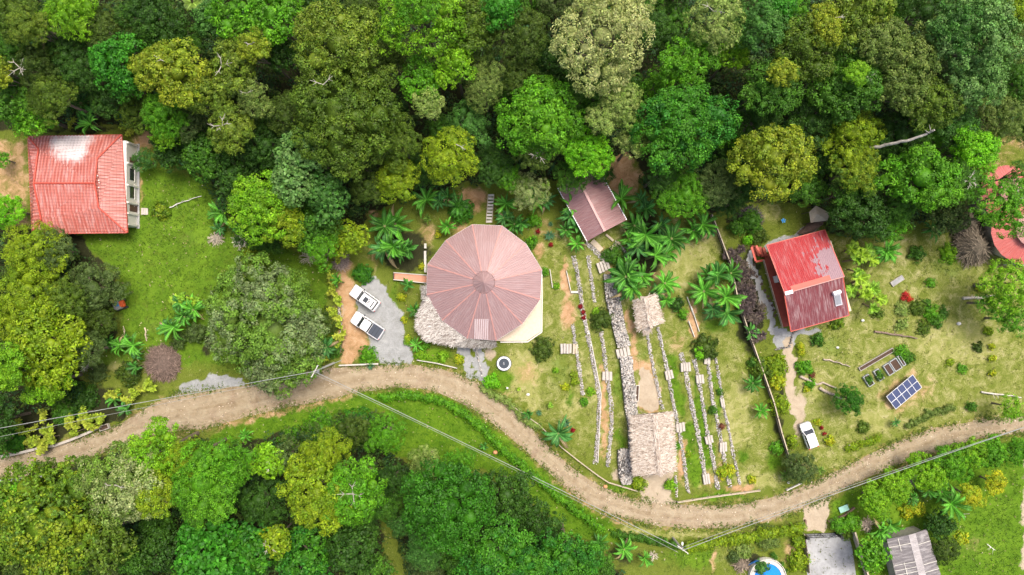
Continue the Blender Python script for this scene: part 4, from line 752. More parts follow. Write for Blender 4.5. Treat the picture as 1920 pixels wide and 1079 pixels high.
SH = [
 (1325, 652, 25, 1.8, 'dolive', 'broad', 'round dark speckled shrub at the head of the stone rows'),
 (1312, 662, 11, 1.4, 'vlime', 'cauli', 'bright green shrub tucked against the round dark speckled one'),
 (1018, 655, 24, 1.2, 'dolive', 'spray', 'dark twiggy shrub on dry lawn right of the round house'),
 (680, 514, 20, 1.4, 'vivid', 'big', 'glossy green shrub just behind the parked white wagon'),
 (922, 716, 15, 1.2, 'vlime', 'cauli', 'brilliant green shrub at the gap where the concrete path meets the road'),
 (1128, 600, 24, 1.3, 'dolive', 'spray', 'dark feathery shrub left of the rock bank'),
 (1430, 690, 26, 1.6, 'olive', 'broad', 'big leafy olive shrub right of the garden, by the slatted fence'),
 (1458, 685, 22, 1.8, 'ygreen', 'broad', 'yellow-green shrub between the slatted fence and the sandy track'),
 (1466, 760, 20, 1.8, 'ygreen', 'spray', 'yellow-green shrub left of the sandy track'),
 (1460, 715, 16, 1.6, 'gold', 'broad', 'golden-green shrub over the slatted fence'),
 (1485, 828, 12, 1.2, 'ygreen', 'broad', 'small yellow-green shrub left of the white hatchback'),
 (1458, 842, 12, 1, 'bright', 'cauli', 'bright green shrub left of the lower end of the slatted fence'),
 (1534, 636, 13, 1, 'mid', 'broad', 'dark green shrub below the red-roofed house'),
 (1501, 650, 7, .8, 'gold', 'broad', 'yellow shrub at the edge of the grey yard below the red-roofed house'),
 (1503, 661, 7, .8, 'gold', 'broad', 'second yellow shrub just below the first at the grey yard'),
 (1511, 690, 15, 1.1, 'bright', 'cauli', 'bright green shrub above the forked dead logs'),
 (1520, 720, 11, .8, 'bright', 'cauli', 'green shrub between the forked dead logs'),
 (1512, 730, 7, .6, 'gold', 'broad', 'yellow shrub left of the forked dead logs'),
 (1556, 827, 10, .8, 'gold', 'cauli', 'round yellow shrub below and right of the white hatchback'),
 (1533, 792, 8, .6, 'gold', 'cauli', 'yellow shrub above and right of the white hatchback'),
 (1620, 802, 13, .9, 'olive', 'spray', 'low olive shrub between the solar panels and the roadside hedge'),
 (1721, 475, 15, 1.3, 'mid', 'cauli', 'round green shrub in the eastern lawn near its top'),
 (1780, 476, 18, 1, 'lime', 'spray', 'bright low shrub left of the dead brown tree'),
 (1746, 531, 10, .7, 'bright', 'spray', 'small green shrub in the middle of the eastern lawn'),
 (1692, 580, 14, .7, 'pale', 'spray', 'pale leafy shrub left of the garden bed'),
 (1694, 608, 14, .7, 'pale', 'spray', 'pale leafy shrub below the other pale one'),
 (1724, 578, 16, .9, 'olive', 'spray', 'upper shrub of the small garden bed in the eastern lawn'),
 (1748, 588, 17, .9, 'bright', 'spray', 'middle shrub of the small garden bed'),
 (1758, 602, 14, 1, 'mid', 'broad', 'dark shrub on the right of the small garden bed'),
 (1734, 615, 15, .8, 'olive', 'spray', 'lowest shrub of the small garden bed'),
 (1739, 570, 9, .6, 'mid', 'cauli', 'small round shrub on top of the garden bed'),
 (1771, 586, 11, .6, 'mid', 'soft', 'faint green shrub right of the garden bed'),
 (1835, 653, 10, .7, 'dolive', 'cauli', 'small dark shrub alone in the right of the eastern lawn'),
 (1805, 692, 10, .5, 'bright', 'spray', 'pale weedy shrub in the lower right of the eastern lawn'),
 (1782, 680, 9, .5, 'ygreen', 'spray', 'yellowish weedy shrub in the lower eastern lawn'),
 (1647, 586, 13, .9, 'olive', 'spray', 'shrub under the big-leaved plants near the red-roofed house corner'),
 (1570, 604, 14, .8, 'mixy', 'broad', 'flowering shrub under the lower eave of the red-roofed house'),
 (1823, 762, 9, .9, 'mid', 'cauli', 'round green shrub above the road at the right'),
 (1860, 650, 7, .7, 'gold', 'cauli', 'pale yellow shrub, top of the column of four at right'),
 (1862, 672, 7, .7, 'gold', 'cauli', 'pale yellow shrub, second of the column of four at right'),
 (1862, 700, 7, .7, 'gold', 'cauli', 'pale yellow shrub, third of the column of four at right'),
 (1841, 540, 9, .8, 'gold', 'broad', 'yellow shrub at the foot of the sprawling feathery tree'),
 (1854, 622, 9, .7, 'ygreen', 'broad', 'yellow-green shrub below the feathery trees at the right'),
 (1700, 960, 14, .9, 'gold', 'broad', 'low yellow shrub above the grey shed'),
 (1722, 958, 14, .9, 'gold', 'broad', 'yellow shrub right of the lime row, above the grey shed'),
 (1806, 1010, 12, .6, 'gold', 'broad', 'yellow shrub at the edge of the sandy patch in the bottom right'),
 (1413, 680, 11, 1.1, 'mid', 'spray', 'dark leafy shrub just left of the slatted fence'),
 (1402, 450, 9, 1.2, 'vlime', 'cauli', 'vivid green shrub below the dark trees, right of the slatted fence'),
 (1423, 440, 18, 1.6, 'dolive', 'broad', 'dark leafy shrub left of the small northern lawn'),
 (1410, 415, 22, 2.2, 'mid', 'spray', 'drooping green shrub at the top of the slatted fence'),
 (1381, 427, 16, 2, 'mid', 'broad', 'shaded green shrub against the top of the slatted fence'),
 (300, 395, 17, 1, 'mixy', 'broad', 'flowering shrub alone on the western lawn by the tiled house'),
 (468, 500, 27, 2, 'oliveb', 'broad', 'rounded olive shrub above the broad silver-tufted tree'),
 (470, 470, 14, 1.4, 'gold', 'broad', 'small yellowish shrub in the western lawn'),
 (1042, 695, 6, .4, 'lime', 'cauli', 'tiny lime shrub in the lawn left of the stone rows'),
 (1075, 703, 7, .5, 'ygreen', 'broad', 'tiny yellow-green shrub beside the short stone row'),
 (1078, 716, 8, .5, 'ygreen', 'broad', 'small yellow-green shrub beside the end of the short stone row'),
 (1060, 727, 8, .5, 'gold', 'cauli', 'pale yellow shrub left of the short stone row'),
 (1095, 755, 9, .5, 'bright', 'broad', 'small green shrub just below the short stone row'),
 (1107, 735, 8, .5, 'lime', 'broad', 'small lime shrub touching the longest stone row'),
 (1362, 885, 15, 1.2, 'gold', 'cauli', 'yellow and green shrub at the foot of the easternmost stone rows'),
 (1410, 900, 9, .7, 'gold', 'broad', 'yellow-orange shrub above the pale rail by the road'),
 (1256, 868, 16, 1.2, 'gold', 'spray', 'yellow-green spiky shrub below the big thatched roof, right side'),
 (1199, 908, 15, 1.2, 'ygreen', 'spray', 'olive spiky shrub below the big thatched roof, left side'),
 (1258, 910, 12, 1, 'lime', 'spray', 'leafy shrub right of the entrance under the big thatched roof'),
 (1270, 838, 7, .5, 'bright', 'spray', 'small green shrub right of the big thatched roof'),
 (1290, 853, 6, .4, 'ygreen', 'broad', 'tiny yellow-green shrub against a stone row'),
 (1337, 770, 8, .6, 'mid', 'broad', 'dark shrub growing in the third stone row from the east'),
 (1350, 735, 7, .5, 'mid', 'spray', 'small shrub between the easternmost stone rows'),
 (690, 668, 19, 1.1, 'bright', 'spray', 'grassy green shrub below the parked pickup'),
 (766, 636, 7, .8, 'gold', 'broad', 'small yellow shrub at the right edge of the gravel yard'),
 (757, 600, 6, .7, 'gold', 'broad', 'tiny yellow shrub at the right edge of the gravel yard'),
 (765, 640, 9, .7, 'lime', 'spray', 'lime shrub at the right edge of the gravel yard'),
 (754, 557, 8, .8, 'gold', 'broad', 'yellow shrub below the orange ramp'),
 (791, 500, 6, .7, 'gold', 'cauli', 'round yellow shrub above the orange ramp'),
 (822, 440, 6, .7, 'gold', 'cauli', 'round yellow shrub above the west side of the round roof'),
 (790, 668, 12, .8, 'lime', 'spray', 'spreading lime shrub below the shaggy thatch'),
 (830, 670, 10, .6, 'lime', 'broad', 'lime shrub in the bed between thatch and road'),
 (860, 675, 9, .6, 'gold', 'broad', 'orange-flecked shrub left of the concrete path'),
 (795, 650, 10, .8, 'bright', 'broad', 'green shrub touching the shaggy thatch at its lower left'),
 (865, 395, 26, 2, 'vivid', 'spray', 'dark feathery shrub above the round roof, left of the plank stairs'),
 (996, 455, 12, 1.2, 'bright', 'cauli', 'green shrub at the upper right of the round roof'),
 (1000, 415, 14, 1.3, 'bright', 'spray', 'green shrub above right of the round roof among bananas'),
 (1022, 510, 8, .8, 'bright', 'spray', 'small green shrub touching the east edge of the round roof'),
 (1043, 537, 7, .5, 'lime', 'cauli', 'lime shrub in the orange soil right of the round roof'),
 (945, 395, 12, 1.3, 'lime', 'cauli', 'lime shrub right of the plank stairs'),
 (1118, 585, 7, .7, 'lime', 'broad', 'lime shrub among the dark feathery one beside the rock bank'),
 (1150, 480, 22, 1.4, 'mid', 'spray', 'leafy shrub below the stone stairs of the mauve shed'),
 (1270, 570, 14, 1.2, 'dark', 'broad', 'dark shrub between the small thatched hut and the big bananas'),
 (1280, 590, 10, 1, 'bright', 'spray', 'leafy shrub above the planks of the vegetable beds'),
 (1590, 1005, 9, .9, 'olive', 'spray', 'dull grass tuft shrub at the end of the driveway fence'),
 (1500, 1055, 24, 1.5, 'ygreen', 'broad', 'leafy yellow-green shrub along the left side of the driveway'),
 (1498, 1015, 14, 1.3, 'ygreen', 'broad', 'leafy shrub below the gate post, left of the driveway'),
 (1395, 1035, 18, 1, 'pale', 'spray', 'dry grassy shrub above the blue pool'),
 (1440, 1010, 28, 1.3, 'greyo', 'spray', 'wide grey grassy shrub left of the driveway gate'),
 (1375, 1045, 12, 1, 'greyg', 'fine', 'round grey shrub left of the blue pool'),
 (545, 822, 26, 1.6, 'bright', 'spray', 'green ferny shrub below the road at the start of the fern bank'),
 (598, 806, 38, 2.2, 'bright', 'spray', 'ferny shrub mass in the upper left of the fern bank'),
 (662, 802, 38, 2.4, 'vivid', 'spray', 'vivid ferny shrub mass at the top of the fern bank'),
 (636, 822, 32, 2.4, 'vlime', 'spray', 'bright ferny shrub in the middle of the fern bank'),
 (700, 820, 30, 2, 'bright', 'broad', 'leafy shrub with pale leaves at the right of the fern bank'),
 (580, 828, 30, 2, 'mixy', 'big', 'yellow-leaved shrub at the left of the fern bank'),
 (716, 795, 18, 1.2, 'dolive', 'spray', 'dark shrub edging the lower lawn'),
 (150, 745, 30, 1.5, 'dark', 'broad', 'dark glossy shrub behind the croton bushes'),
 (120, 775, 30, 1.6, 'mid', 'broad', 'green shrub between the croton bushes and the tree'),
 (15, 820, 32, 2.2, 'vivid', 'broad', 'vivid green shrub at the left edge above the retaining wall'),
 (180, 700, 22, 1.2, 'greyg', 'spray', 'grey shrub beside a heap of white stones'),
 (240, 700, 24, 1.2, 'dolive', 'broad', 'dull shrub below the bananas of the western lawn'),
 (335, 640, 16, 1.5, 'greyg', 'spray', 'grey leafy shrub between the bananas and the dead brush'),
 (365, 625, 22, 2.2, 'greyg', 'fine', 'dusky shrub on the west side of the broad silver-tufted tree'),
 (610, 600, 24, 2, 'dolive', 'fine', 'dark shrub in the shade right of the broad silver-tufted tree'),
 (620, 650, 22, 1.6, 'mid', 'spray', 'leafy shrub above the utility pole'),
 (1560, 835, 0.1, .1, 'mid', 'fine', ''),
]
for i, a in enumerate(SH):
    if a[2] > 1: shrub(i, *a)
# hedges: strips of leaf, each a thing
def hedge(pts, wd, h, pal, sty, label, seed, group=None):
    rng = rng_of(seed); P = resample_open(pts, M(wd)*.45, h*.6); R = M(wd)/2
    lob = [(x+rng.uniform(-.15, .15), y+rng.uniform(-.15, .15), h-R*.6+rng.uniform(-.1, .1), R*rng.uniform(.85, 1.1)) for x, y in P]
    lob = [(a, b, max(.15, c_), r) for a, b, c_, r in lob]; cl, lf, dn, asp = STY[sty]
    Q, CL, ex = crown(lob, PAL[pal], .3, .2, dn, rng, asp=asp, core=.75); Q[..., 2] = np.maximum(Q[..., 2], .02)
    off = np.array([P[0][0], P[0][1], 0]); o = link('hedge', leafmesh('hedge', Q-off, CL, extra=(ex[0]-off, ex[1], ex[2]))); o.location = tuple(off)
    return tag(o, label, 'hedge', group)
def resample_open(pts, step, z=0):
    A = np.array([W(*q, z)[:2] for q in pts]); d = np.r_[0, np.cumsum(np.hypot(*np.diff(A, axis=0).T))]
    s = np.arange(0, d[-1], step); return [(float(np.interp(k, d, A[:, 0])), float(np.interp(k, d, A[:, 1]))) for k in s]
hedge([(715, 745), (780, 742), (830, 752), (870, 775), (905, 805), (940, 840), (985, 880), (1040, 925), (1090, 965), (1130, 995)], 13, .9, 'bright', 'fine', 'long clipped hedge curving along the lower side of the road', 3000)
hedge([(1290, 1026), (1370, 1012), (1440, 1000), (1505, 990)], 17, 1.3, 'ygreen', 'fine', 'yellow-green hedge between the utility pole and the black gate', 3001)
hedge([(1572, 985), (1605, 978)], 26, 1.4, 'bright', 'fine', 'thick short hedge right of the black gate', 3002)
hedge([(1590, 842), (1620, 832), (1650, 820)], 12, .6, 'ygreen', 'spray', 'ragged low hedge above the road near the white hatchback', 3003)
hedge([(1705, 798), (1740, 778), (1790, 765)], 12, .5, 'greyo', 'spray', 'scruffy hedge above the road below the solar panels', 3004)
hedge([(905, 730), (945, 750), (985, 785), (1015, 805)], 12, .7, 'pale', 'spray', 'silvery dry hedge along the white rail by the road', 3005)
hedge([(1150, 1000), (1220, 1014), (1270, 1022)], 12, .5, 'mid', 'fine', 'low rough hedge left of the utility pole', 3006)

# ---------------------------------------------------------------- rosette plants
def leafstrip(rng, L, Wd, arch, az, base, droop, col, seg=7, fold=.25, rib=True, tear=.2):
    """a long leaf as folded strip; returns quads and colours"""
    d = np.array([math.cos(az), math.sin(az), 0]); sd = np.array([-d[1], d[0], 0]); ce = []; Q = []; CL = []
    ts = np.linspace(0, 1, seg+1); tw = rng.uniform(-.3, .3)
    for t_ in ts:
        r = L*(t_*(1-.18*t_)); z = L*(arch*math.sin(min(t_, 1)*math.pi*.62) - droop*t_*t_)
        ce.append(np.array(base)+d*r+np.array([0, 0, z])+sd*tw*L*t_*t_*.4)
    wf = lambda t_: Wd/2*min(1, (t_*6)**.7 if t_ > 0 else .12)*(1 if t_ < .55 else max(.04, 1-((t_-.55)/.45)**1.6))
    for k in range(seg):
        w0, w1 = wf(ts[k]), wf(ts[k+1]); c0, c1 = ce[k], ce[k+1]
        for s in (-1, 1):
            j = 1-tear*rng.rand()
            a = c0+sd*s*w0*j+[0, 0, fold*w0]; b = c1+sd*s*w1*j+[0, 0, fold*w1]
            Q.append([c0, a, b, c1] if s > 0 else [c0, c1, b, a]); CL.append(np.array(col)*rng.uniform(.85, 1.15))
        if rib:
            ww = max(.015, .055*Wd/.5*(1-ts[k])); e = np.array([0, 0, .015])
            Q.append([c0-sd*ww+e, c0+sd*ww+e, c1+sd*ww*.8+e, c1-sd*ww*.8+e]); CL.append(np.array(col)*1.7+[.07, .09, .03])
    return Q, CL
def rosette_mesh(name, seed, n, L, Wd, col, z0=1.2, arch=.35, droop=.35, seg=7, var=.25, inner=.5, heads=1, spread=0, dead=0, **kw):
    rng = np.random.RandomState(seed); Q = []; CL = []
    for hd in range(heads):
        bx, by = (rng.uniform(-spread, spread), rng.uniform(-spread, spread)) if heads > 1 else (0, 0); zz = z0*rng.uniform(.75, 1.1)
        for k in range(n):
            az = k*2.4+rng.uniform(-.25, .25); f = k/n; l = L*rng.uniform(1-var, 1.05)*(1-.3*f); up = arch+inner*f*rng.uniform(.6, 1.2)
            cl_ = np.array(col) if k >= dead else np.array([.30, .23, .12])
            q, c_ = leafstrip(rng, l, Wd*rng.uniform(.85, 1.1), up, az, (bx, by, zz), droop*rng.uniform(.6, 1.3), cl_*rng.uniform(.5, 1.45), seg, **kw); Q += q; CL += c_
    Q = np.array(Q, float); Q[..., 2] = np.maximum(Q[..., 2], .03)
    return leafmesh(name, Q, np.clip(np.array(CL), 0, .8))
def stem_mesh(name, h, r, col, heads=1, spread=0, seed=0):
    mb = MB(); mb.col = col; rng = np.random.RandomState(seed)
    for k in range(heads):
        bx, by = (rng.uniform(-spread, spread), rng.uniform(-spread, spread)) if heads > 1 else (0, 0); zz = h*rng.uniform(.75, 1.1) if heads > 1 else h
        mb.tube([(bx*.4, by*.4, 0), (bx, by, zz)], [r*1.3, r], 8)
    o = mb.build(name, 'bark', local=True); C.collection.objects.unlink(o); return o.data
GB = (.055, .20, .02); GB2 = (.09, .29, .025); GB3 = (.05, .17, .035)
def kind_variants(nm, specs): return [(rosette_mesh('foliage', s, **k), stem_mesh('stem', k.get('z0', 1.2), st, sc, seed=s)) for s, k, st, sc in specs]
BAN = kind_variants('banana', [(11, dict(n=13, L=3.0, Wd=.50, col=GB, z0=2.0), .13, (.2, .22, .08)), (12, dict(dead=1, n=13, L=2.8, Wd=.48, col=GB2, z0=1.7), .12, (.2, .22, .08)),
                               (13, dict(n=14, L=2.9, Wd=.44, col=GB2, z0=2.4, arch=.5), .13, (.2, .22, .08)), (14, dict(dead=1, n=12, L=2.8, Wd=.5, col=GB3, z0=1.9, droop=.5), .12, (.2, .22, .08)), (15, dict(n=9, L=2.4, Wd=.55, col=(.06, .22, .03), z0=1.6, arch=.45, droop=.2), .1, (.2, .22, .08))])
n_banana = [0]; SCALE = {'banana_plant': 1.12, 'croton': 1.22}
def place(name, var, px, py, s, label, cat, group, z=0, rz=None):
    k = n_banana[0]; n_banana[0] += 1; s *= SCALE.get(name, 1); fm, sm = var[k % len(var)]; x, y, _ = W(px, py, 1.5*s)
    r = empty(name, (x, y, z), label, cat, group, rz if rz is not None else (k*1.7) % 6.28); r.scale = (s, s, s)
    link('foliage', fm, r); link('stem', sm, r); r.rotation_euler.x = .22*math.sin(k*5.1); r.rotation_euler.y = .22*math.cos(k*3.7); v_ = 1+.2*math.sin(k*2.3); r.scale = (s*v_, s*v_, s*(1+.15*math.sin(k*4.1))); return r
def bananas(pts, label, group, name='banana_plant', var=None, cat='banana plant'):
    for q in pts: place(name, var or BAN, q[0], q[1], (q[2] if len(q) > 2 else 27)/27, label, cat, group)
bananas([(715, 425, 32), (745, 415, 30), (745, 455, 33), (725, 465, 30), (765, 460, 26), (755, 480, 26)], 'banana plant in the great dark clump left of the round house', 'bananas of the great clump')
bananas([(1080, 375, 24), (1060, 390, 24), (1068, 405, 24), (1078, 425, 22), (1065, 430, 20), (1085, 460, 18)], 'banana plant against the west side of the mauve metal shed', 'bananas west of the shed')
bananas([(1170, 380, 26), (1195, 375, 26), (1215, 392, 24), (1185, 420, 28), (1178, 445, 24), (1210, 430, 28), (1240, 430, 26), (1225, 460, 28), (1255, 455, 28), (1250, 478, 28), (1215, 485, 26), (1200, 460, 24)], 'banana plant in the dense grove right of the mauve metal shed', 'bananas of the shed grove')
bananas([(1160, 510, 26), (1180, 520, 30), (1205, 515, 26), (1190, 545, 28), (1165, 540, 22), (1205, 565, 22), (1175, 495, 24)], 'banana plant in the clump above the small thatched hut', 'bananas above the small hut')
bananas([(1243, 535, 24), (1248, 560, 20), (1235, 555, 18)], 'banana plant just right of the small thatched hut', 'bananas right of the small hut')
bananas([(1345, 525, 30), (1365, 515, 28), (1325, 545, 28), (1350, 555, 32), (1340, 575, 26), (1365, 580, 28), (1330, 520, 24)], 'banana plant in the large round clump left of the purple-leaved row', 'bananas of the large garden clump')
bananas([(1297, 430, 26), (1310, 425, 22), (1322, 435, 20)], 'banana plant at the dry grass under the trees by the slatted fence', 'bananas at the fence top')
bananas([(1402, 625, 20)], 'single banana plant between the round clump and the slatted fence', None)
bananas([(1412, 714, 18)], 'blue-green banana plant beside the slatted fence', None); bananas([(1428, 774, 20)], 'star-shaped banana plant left of the lower slatted fence', None)
bananas([(805, 380, 24), (825, 380, 22), (845, 372, 24), (855, 385, 20)], 'banana plant above the round roof, left of the plank stairs', 'bananas above the round roof')
bananas([(840, 420, 22)], 'pale banana plant touching the upper left of the round roof', None)
bananas([(950, 375, 22), (945, 410, 18), (975, 415, 24), (965, 425, 20), (1000, 380, 24), (985, 372, 22), (1025, 375, 18)], 'banana plant between the plank stairs and the mauve shed', 'bananas right of the stairs')
bananas([(765, 538, 20)], 'banana plant overhanging the orange ramp', None); bananas([(782, 580, 16)], 'small banana plant left of the thatch', None)
bananas([(782, 646, 13)], 'low leafy banana plant at the lower left of the shaggy thatch', None)
bananas([(642, 530, 16)], 'banana plant at the front of the white wagon', None)
bananas([(608, 648, 22), (600, 660, 20)], 'banana plant in the shade right of the silver-tufted tree', 'bananas by the silver-tufted tree')
bananas([(345, 590, 24), (360, 580, 22), (330, 605, 26), (318, 620, 22), (340, 570, 20)], 'banana plant in the bright clump on the western lawn', 'bananas of the western lawn clump')
bananas([(205, 645, 18), (230, 650, 20), (250, 650, 20), (262, 660, 20), (262, 685, 18), (240, 640, 14)], 'banana plant in the loose row left of the dead brush', 'bananas of the loose western row')
bananas([(402, 400, 20), (430, 405, 22), (408, 428, 16), (438, 425, 18)], 'banana plant left of the lime tree on the western lawn', 'bananas beside the lime tree')
bananas([(158, 190, 28)], 'tall ragged banana plant rising from the forest above the tiled house', None)
bananas([(165, 228, 20), (180, 235, 22), (175, 215, 20)], 'banana plant right behind the tiled house', 'bananas behind the tiled house')
bananas([(1515, 370, 18)], 'banana plant in shade beside the brown canvas shelter', None)
bananas([(1740, 430, 20)], 'banana plant at the end of the white fallen trunk in the east', None)
bananas([(1665, 465, 26), (1655, 475, 20)], 'narrow-leaved banana plant right of the big lime-leaved plants', 'bananas beside the lime-leaved plants')
bananas([(1048, 808, 26)], 'tall spiky banana plant at the roadside rail below the lawn', None)
bananas([(990, 770, 16)], 'small banana plant at the roadside rail near the trampoline', None)
bananas([(1125, 1022, 20), (1165, 1030, 20), (1200, 1045, 20), (1170, 1025, 14)], 'banana plant in the row left of the utility pole', 'bananas by the utility pole')
bananas([(905, 838, 10)], 'tiny banana plant beside the road wire on the lower lawn', None)
bananas([(1742, 915, 22), (1770, 925, 20), (1780, 945, 28), (1730, 905, 18), (1765, 905, 16)], 'banana plant in the group below the lime row', 'bananas below the lime row')
bananas([(1700, 930, 18)], 'banana plant between lime trees and the lower right lawn', None)
bananas([(1650, 990, 26), (1665, 975, 18)], 'banana plant above the grey shed', 'bananas above the grey shed')
bananas([(1676, 795, 12)], 'small pale banana plant above the road below the solar panels', None)
bananas([(1090, 890, .1)][:0], '', None)
bananas([(235, 765, 18), (215, 752, 16)], 'banana plant above the box culvert', 'bananas above the culvert')
bananas([(462, 820, 18)], 'banana plant at the road edge above the dark hollow', None)
# agaves, palms, crotons and others
AGV = kind_variants('agave', [(21, dict(n=22, L=1.3, Wd=.16, col=(.05, .15, .07), z0=.4, arch=.4, droop=.15, seg=4, tear=0), .1, BARK)])
DRK = kind_variants('cordyline', [(31, dict(n=26, L=.95, Wd=.13, col=(.085, .062, .058), z0=1.1, arch=.35, droop=.45, seg=4, rib=False, tear=0), .06, BARK), (32, dict(n=22, L=.9, Wd=.14, col=(.11, .085, .065), z0=.9, arch=.3, droop=.4, seg=4, rib=False, tear=0), .06, BARK)])
CRO = kind_variants('croton', [(41, dict(n=15, L=.6, Wd=.2, col=(.36, .42, .04), z0=1.1, arch=.45, droop=.3, seg=4, rib=False, tear=0, heads=4, spread=.5), .05, BARK), (42, dict(n=15, L=.55, Wd=.18, col=(.28, .38, .03), z0=1.0, arch=.5, droop=.25, seg=4, rib=False, tear=0, heads=4, spread=.45), .05, BARK)])
LIM = kind_variants('bigleaf', [(51, dict(n=15, L=1.6, Wd=.62, col=(.22, .36, .02), z0=2.2, arch=.35, droop=.35, seg=6, tear=.1, fold=.15), .1, BARK), (52, dict(n=13, L=1.45, Wd=.6, col=(.17, .33, .02), z0=2.4, arch=.35, droop=.3, seg=6, tear=.1, fold=.15), .1, BARK)])
FER = kind_variants('palm', [(61, dict(n=14, L=1.5, Wd=.34, col=(.10, .20, .02), z0=1.2, arch=.4, droop=.5, seg=8, tear=.75, fold=.1), .1, BARK)])
GNT = kind_variants('giant', [(71, dict(n=7, L=2.0, Wd=1.1, col=(.13, .22, .025), z0=9, arch=.25, droop=.3, seg=6, fold=.12, tear=.05), .15, BARK)])
bananas([(368, 40, 27)], 'giant-leaved plant with lobed yellow-green leaves in the north-west forest', None, 'giant_leaf_plant', GNT, 'plant')
rg = random.Random(3)
path = [(1384, 470), (1390, 500), (1398, 525), (1400, 550), (1408, 575), (1415, 600), (1424, 630), (1390, 515), (1404, 565), (1412, 590)]; pts = []
for (a, b) in path:
    for k in range(6): pts.append((a+rg.uniform(-17, 17), b+rg.uniform(-13, 13), 27*rg.uniform(.95, 1.35)))
bananas(pts, 'purple-brown strappy plant in the dark row left of the red-roofed house', 'purple-leaved row', 'cordyline', DRK, 'plant')
bananas([(622, 470), (629, 490), (617, 505), (622, 520), (626, 535), (620, 552), (628, 562), (619, 575), (627, 588), (624, 602), (630, 615), (632, 628), (626, 645)][1:], 'yellow-green croton in the column beside the parking yard', 'crotons along the parking yard', 'croton', CRO, 'shrub')
bananas([(612, 674, 30)], 'yellow croton at the corner beside the utility pole', None, 'croton', CRO, 'shrub')
pts = [(40, 815), (45, 828), (58, 822), (35, 800), (50, 838), (64, 835), (82, 818), (90, 824), (86, 808), (70, 790), (118, 790), (130, 795), (140, 810), (150, 800), (165, 785), (172, 795), (157, 775), (200, 745), (212, 738), (232, 745), (245, 738), (262, 733), (275, 735), (60, 805), (178, 785)]
bananas([(a, b, 27*rg.uniform(.95, 1.35)) for a, b in pts], 'yellow croton in the row behind the road retaining wall', 'crotons behind the retaining wall', 'croton', CRO, 'shrub')
bananas([(137, 231, 26)], 'yellow rosette croton right behind the tiled roof', None, 'croton', CRO, 'shrub')
bananas([(215, 222, 30), (235, 238, 26), (228, 228, 26)], 'yellow striped croton at the north-east corner of the tiled roof', 'crotons behind the tiled roof', 'croton', CRO, 'shrub')
bananas([(1595, 470, 34), (1615, 465, 30), (1610, 485, 32), (1590, 490, 30), (1625, 490, 26), (1600, 505, 28)], 'big lime-leaved plant in the upper clump behind the red-roofed house', 'upper lime-leaved clump', 'broadleaf_plant', LIM, 'plant')
bananas([(1610, 530, 34), (1635, 540, 30), (1620, 555, 34), (1600, 550, 26), (1640, 560, 28), (1628, 570, 28)], 'big lime-leaved plant in the lower clump behind the red-roofed house', 'lower lime-leaved clump', 'broadleaf_plant', LIM, 'plant')
bananas([(332, 560, 22), (345, 555, 22), (362, 558, 20), (370, 570, 20), (350, 565, 18)], 'yellow lily-like broad-leaved plant above the western bananas', 'yellow broadleaf clump', 'broadleaf_plant', LIM, 'plant')
bananas([(1000, 742+0, 14)][:0], '', None)
bananas([(1029, 762, 12)], 'yellow-leaved plant alone on the lawn below the trampoline', None, 'broadleaf_plant', LIM, 'plant')
bananas([(973, 730, 8)], 'little yellow-leaved plant on the bank below the trampoline', None, 'broadleaf_plant', LIM, 'plant')
bananas([(1535, 885, 26)], 'small palm at the road below the white hatchback', None, 'palm', FER, 'palm')
bananas([(1477, 888, 22)], 'yellow-green palm at the lower end of the slatted fence', None, 'palm', FER, 'palm')
bananas([(1890, 133, 26)], 'palm crown poking out of the forest near the right edge', None, 'palm', FER, 'palm')
bananas([(805, 412, 22)], 'small palm between the bananas above the round roof', None, 'palm', FER, 'palm')
bananas([(1030, 440, 22), (1033, 420, 16)], 'spiky agave right of the round roof beside dark red flowers', 'agaves near the round roof', 'agave', AGV, 'plant')
bananas([(1060, 795, 22)], 'spiky agave beside the tall banana plant at the roadside rail', None, 'agave', AGV, 'plant')
bananas([(1010, 775, 14)], 'grey agave on the bank at the roadside rail', None, 'agave', AGV, 'plant')
bananas([(1525, 1060, .1)][:0], '', None)
bananas([(692, 686, 24)], 'bare starry agave lying across the pale beam by the road', None, 'agave', AGV, 'plant')
# ---------------------------------------------------------------- undergrowth and grass (what nobody could count)
def scatter_px(poly_fn, n, rng, box=(-170, 2090, -170, 1250)):
    x = rng.uniform(box[0], box[1], n); y = rng.uniform(box[2], box[3], n); k = poly_fn(x, y) > rng.rand(n)
    return x[k], y[k]
rng = np.random.RandomState(77)
def forest(x, y):
    m_ = np.zeros(x.shape)
    for q in SHADE: m_ = np.maximum(m_, polym(x, y, q, 6))
    m_ = m_*(1-polym(x, y, [(30, 235), (290, 235), (290, 460), (30, 460)], 4))
    m_ = m_*(1-np.clip(1.6*ell(x, y, 1168, 325, 34, 34), 0, 1))*(1-np.clip(1.6*ell(x, y, 885, 372, 26, 18), 0, 1))
    m_ = m_*(1-polym(x, y, [(1040, 300), (1140, 300), (1185, 415), (1100, 460), (1040, 360)], 4))
    road = polym(x, y, [(-400, 830), (0, 846), (200, 796), (330, 730), (500, 700), (640, 680), (650, 755), (500, 785), (380, 815), (210, 852), (60, 902), (-400, 960)], 4)
    return m_*(1-road)*(1-polym(x, y, [(10, 800), (120, 760), (290, 715), (300, 760), (200, 805), (0, 860)], 4))*(1-polym(x, y, [(140, 430), (300, 430), (300, 680), (220, 690)], 8))
x, y = scatter_px(forest, 26000, rng); f = forest(x, y); n = len(x)
hgt = (.6+5.0*(np.sin(x*.037)*np.cos(y*.041)*.5+.5)*rng.uniform(.5, 1, n))*np.clip(f*1.2-.2, .1, 1)
P0 = np.stack([(x-CX)/13, (CY-y)/13, hgt], 1); nl = 30
